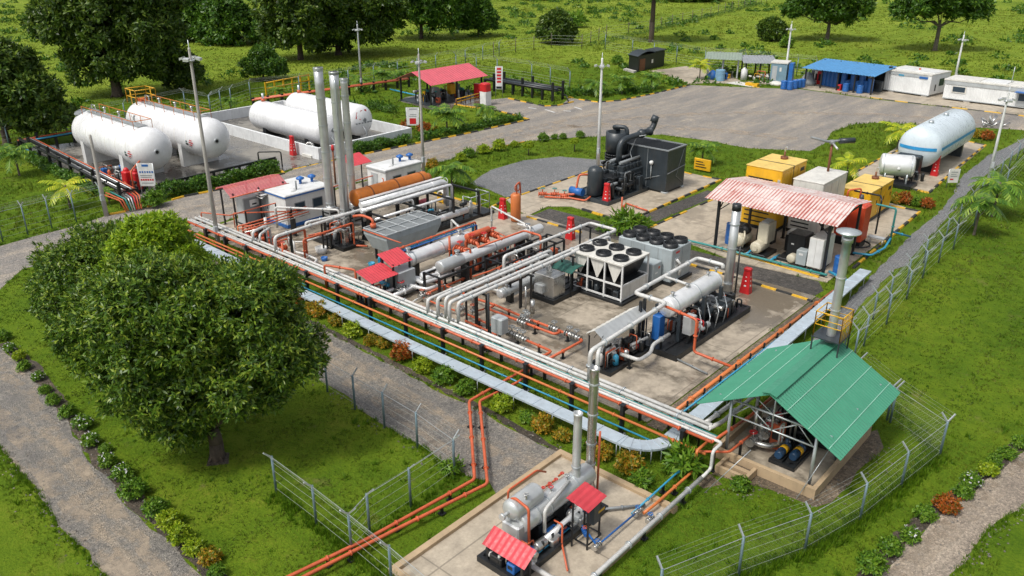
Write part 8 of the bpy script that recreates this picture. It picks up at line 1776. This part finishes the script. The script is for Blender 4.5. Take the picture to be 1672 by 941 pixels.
for a in (((738, 309), 276, 24, 'broad palm on the lawn right of the plain white rear cabin'), ((730, 215), 187, 21, 'palm behind the roadside kerb left of the pale apron'), ((794, 201), 176, 13, 'slim palm in the kerb corner below the pale apron'),
    ((973, 158), 136, 13, 'leftmost of three palms behind the kerb left of the far yard'), ((1015, 154), 131, 14, 'middle of three palms behind the kerb left of the far yard'), ((1063, 145), 126, 13, 'rightmost of three palms behind the kerb, nearest the black hut'),
    ((1142, 130), 105, 13, 'yellowing palm left of the greenish roofed shed', True), ((1146, 269), 243, 18, 'palm above the yellow boxed sign behind the slate cooler box'), ((1465, 244), 213, 20, 'palm with yellow tips left of the blue striped tank', True),
    ((1381, 298), 267, 20, 'yellow green palm between the generators and the small silver drum', True), ((1620, 354), 303, 26, 'palm standing at the fence line near the right photo edge'), ((1590, 384), 328, 26, 'palm in front of the Y armed fence right of the gravel track'),
    ((32, 287), 250, 20, 'palm on the grass at the far left below the long leaning tree'), ((115, 341), 306, 22, 'palm with yellow fronds on the grass left of the concrete post', True), ((377, 182), 163, 9, 'small palm behind the farther big white tank'),
    ((458, 164), 148, 9, 'small dark palm in front of the yellow pipe gantry'), ((591, 146), 129, 12, 'small palm at the foot of the thin floodlight mast'), ((625, 142), 122, 13, 'small palm just right of the thin floodlight mast'), ((654, 137), 118, 10, 'small dark palm left of the distant red roofed station'), ((179, 332), 313, 11, 'little palm beside the concrete post at the road')):
    palm(*a)
# shrubs: a few leaf meshes, shared by copies
def shrub_mesh(name, mat, seed, R_=.5, petals=0, n=230, k=6, L=.15, W=.075, squash=1.0, wild=0):
    global VR
    VR = np.random.default_rng(seed); d = unit(n); d[:, 2] = np.abs(d[:, 2]) * 1.0 - .15; d = norm(d); bumpy = 1 + .22 * np.sin(d[:, :1] * 5 + seed) * np.cos(d[:, 1:2] * 6 + seed)
    c = d * R_ * VR.uniform(.55, 1.0, (n, 1)) * bumpy * np.array([1, 1, squash]) + np.array([0, 0, R_ * squash * .55])
    v = rosettes(c, norm(d + np.array([0, 0, .3])), k, L, W); mats = [mat]; mi = np.zeros(len(v) // 4, int)
    if petals:
        e = unit(petals); e[:, 2] = np.abs(e[:, 2]); pc = e * R_ * 1.02 * np.array([1, 1, squash]) + np.array([0, 0, R_ * squash * .55]); w = rosettes(pc, e, 3, .10, .08)
        v = np.concatenate([v, w]); mi = np.concatenate([mi, np.ones(len(w) // 4, int)]); mats = [mat, PETAL]
    v[:, 2] = np.maximum(v[:, 2], .01)
    return npmesh(name, v, 4, mats, mi)
SM = {k: [shrub_mesh('shrub', SHR[k], 10 * i + j) for j in (1, 2)] for i, k in enumerate(SHR)}
SM['white'] = [shrub_mesh('shrub', SHR['green'], 91, petals=16), shrub_mesh('shrub', SHR['green'], 92, petals=12)]
SM['leafy'] = [shrub_mesh('shrub', SHR['green'], 95, .55, 0, 70, 7, .42, .10, 1.0)]
ADJ = {'green': 'green', 'lime': 'lime green', 'amber': 'amber and green', 'rust': 'rusty red', 'white': 'white flowering', 'leafy': 'long leaved green'}
def shrub(px, kind, rpx, label, group=None, name='shrub'):
    b = P(*px); dep = (b - CAM).dot(FW); s = rpx * rnd.uniform(.95, 1.35) * dep / F / .52; b = b + V(rnd.uniform(-.15, .15), rnd.uniform(-.15, .15), 0)
    o = link(name, rnd.choice(SM[kind]), None, b, rnd.uniform(0, 6), (s * rnd.uniform(.92, 1.08), s, s * rnd.uniform(.9, 1.1))); tag(o, label, 'shrub', group); return o
row = [((438, 474), 'amber', 14), ((461, 487), 'amber', 14), ((487, 500), 'rust', 13), ((506, 509), 'amber', 12), ((522, 517), 'amber', 13), ((549, 532), 'amber', 15), ((577, 548), 'lime', 16), ((606, 561), 'amber', 11), ((625, 568), 'amber', 12), ((656, 587), 'rust', 15), ((691, 604), 'lime', 17), ((729, 623), 'green', 16), ((762, 640), 'green', 12), ((826, 671), 'lime', 18), ((861, 691), 'green', 13), ((887, 703), 'amber', 16), ((925, 719), 'amber', 12), ((946, 732), 'green', 12), ((986, 748), 'amber', 14), ((1029, 774), 'amber', 17), ((1050, 792), 'leafy', 14)]
for i, (p, k, r) in enumerate(row): shrub(p, k, r, f'{ADJ[k]} shrub, {ORD[i]} from the left in the row below the metal duct', 'shrubs in the row below the metal duct')
rw = [((6, 556), 'green', 9), ((20, 572), 'white', 9), ((33, 588), 'lime', 9), ((46, 604), 'green', 10), ((60, 622), 'white', 10), ((75, 640), 'green', 10), ((93, 660), 'green', 11), ((111, 682), 'green', 12), ((130, 699), 'white', 13), ((151, 724), 'white', 12), ((167, 740), 'green', 10), ((183, 758), 'white', 14), ((201, 779), 'white', 14), ((226, 807), 'green', 17), ((255, 838), 'green', 17), ((279, 862), 'lime', 15), ((296, 883), 'lime', 16), ((318, 900), 'lime', 16), ((338, 921), 'amber', 15), ((360, 940), 'green', 15)]
for i, (p, k, r) in enumerate(rw): shrub(p, k, r, f'{ADJ[k]} shrub, {ORD[i]} from the top along the left gravel path', 'shrubs along the left gravel path')
rw = [((1416, 928), 'green', 18), ((1450, 902), 'green', 17), ((1482, 879), 'white', 16), ((1513, 853), 'green', 15), ((1542, 830), 'rust', 16), ((1565, 811), 'green', 14), ((1585, 791), 'white', 15), ((1608, 774), 'lime', 13), ((1622, 763), 'green', 12), ((1641, 745), 'green', 13), ((1661, 730), 'green', 13)]
for i, (p, k, r) in enumerate(rw): shrub(p, k, r, f'{ADJ[k]} shrub, {ORD[i]} from the bottom along the dirt road at lower right', 'shrubs along the dirt road')
rw = [((706, 275), 'amber', 8), ((752, 263), 'lime', 9), ((766, 257), 'green', 10), ((791, 251), 'lime', 9), ((815, 246), 'lime', 10), ((838, 240), 'lime', 7), ((889, 231), 'green', 8), ((905, 227), 'green', 6), ((919, 227), 'green', 6), ((950, 225), 'green', 6)]
for i, (p, k, r) in enumerate(rw): shrub(p, k, r, f'round {ADJ[k]} shrub, {ORD[i]} from the left on the near side of the road', 'round shrubs on the near side of the road')
for p, k, r, lb in (((1465, 332), 'amber', 10, 'amber shrub left of three others below the blue striped tank'), ((1477, 333), 'rust', 10, 'rust red shrub between amber and green ones below the blue striped tank'), ((1494, 337), 'green', 10, 'green shrub between two rust red ones below the blue striped tank'), ((1511, 340), 'rust', 10, 'rust red shrub nearest the gravel track below the blue striped tank'),
    ((1612, 229), 'rust', 9, 'rust red shrub at the far corner of the blue striped tank plot'), ((1596, 226), 'amber', 8, 'amber shrub at the far corner of the blue striped tank plot'), ((663, 212), 'rust', 9, 'rust red shrub left of the small notice board on the lawn'), ((692, 216), 'rust', 9, 'rust red shrub right of the small notice board on the lawn'), ((709, 214), 'amber', 5, 'tiny amber shrub on the lawn left of the roadside palm'),
    ((1112, 768), 'leafy', 22, 'large long leaved plant between the duct corner and the white pipe'), ((1210, 797), 'green', 17, 'bright bushy plant beside the stone steps of the green shed'), ((1024, 380), 'leafy', 15, 'leafy green plant in the dark stone bed by the grey chiller'), ((1042, 376), 'leafy', 10, 'smaller leafy plant in the dark stone bed by the compressor plot'), ((985, 378), 'leafy', 8, 'weedy plant in the dark stone bed behind the white pipes'),
    ((1009, 105), 'green', 8, 'dark bush on the lawn left of the black hut'), ((1092, 262), 'green', 9, 'low bush behind the slate cooler box'), ((252, 338), 'green', 15, 'round bush at the near end of the roadside hedge'), ((940, 45), 'leafy', 12, 'dark scrub bush right of the lone field tree'), ((1282, 78), 'green', 10, 'dark low bush in the field below the tiny tree'), ((740, 772), 'leafy', 12, 'clump of tall weeds at the corner post of the path fence')):
    shrub(p, k, r, lb)
def ball_tree(px, cy, r, label):
    b = P(*px); h = HT(px[0], px[1], cy); dep = (b - CAM).dot(FW); s = r * dep / F / .55; t = thing('young_tree', label, 'tree', b); link('crown', SM['lime'][0], t, (0, 0, h - .5 * s), 0, s)
    mb = MB(BARKG); mb.cyl((0, 0, 0), (0, 0, h), .07, .05, 7); part(t, 'trunk', mb, local=True)
ball_tree((863, 254), 235, 10, 'young lollipop tree with a lime crown by the grey gravel bed'); ball_tree((938, 248), 229, 8, 'young lollipop tree nearer the pale kerb mast')
def hedge(label, a, b_, w, h, mat=HEDGE, dens=70, z=0, name='hedge'):
    A, B_ = P(*a), P(*b_); L = (B_ - A).length; n = int(L * dens); t = VR.random((n, 1)); d = np.array((B_ - A).normalized()); s = np.array([-d[1], d[0], 0])
    hh = h * (.8 + .3 * np.sin(t * L * 1.3) * np.sin(t * L * .7 + 1)); u = VR.uniform(-1, 1, (n, 1)); zz = VR.random((n, 1)) ** .6
    c = np.array(A - A) + d * t * L + s * u * w / 2 * (1 - .3 * zz) + np.array([0, 0, 1]) * hh * zz
    v = rosettes(c, norm(s * u + np.array([0, 0, .8])), 5, .26, .12); v[:, 2] = np.maximum(v[:, 2], .02)
    o = link(name, npmesh(name, v, 4, mat), None, A); return tag(o, label, 'hedge')
hedge('clipped green hedge between the tank yard and the black and yellow kerb', (262, 325), (452, 279), 1.5, 1.3, dens=130); hedge('dense hedge below the front of the white bund wall', (574, 253), (668, 232), 1.3, 1.1, dens=110); hedge('loose hedge behind the roadside kerb below the palms', (680, 231), (850, 195), 1.2, .9, dens=60)
hedge('low hedge behind the kerb left of the far yard', (932, 157), (1060, 151), 1.4, 1.0, dens=60); hedge('low hedge along the outside of the left tank yard rail', (50, 262), (160, 320), 1.2, 1.0, dens=80); hedge('dark low bushes in a line on the lawn by the bund corner', (608, 178), (648, 186), 1.6, 1.0, LEAFM, 60); hedge('small green hedge between the faded canopy and the white control cabin', (405, 350), (432, 344), .9, .7, dens=80)
hedge('wild green scrub line along the right side of the timber field fence', (960, 78), (1240, 8), 3, .9, LEAFM, 14)
# scrub scattered over the far fields
pts, rr = frustum_points(110, 330, .016)
pts = pts[vnoise(pts, .035, 8) > .42]; n = len(pts); S_ = VR.uniform(.5, 1.5, n); C = []; N_ = []
for q, s in zip(pts, S_):
    d = unit(20); d[:, 2] = np.abs(d[:, 2]); C.append(np.array([q[0], q[1], 0]) + d * s * np.array([1.2, 1.2, .7])); N_.append(d)
v = rosettes(np.concatenate(C), np.concatenate(N_), 4, .7, .3); o = link('field_scrub', npmesh('field_scrub', v, 4, HEDGE)); tag(o, 'low dark scrub and weed clumps scattered over the far fields', 'scrub', None, 'stuff')
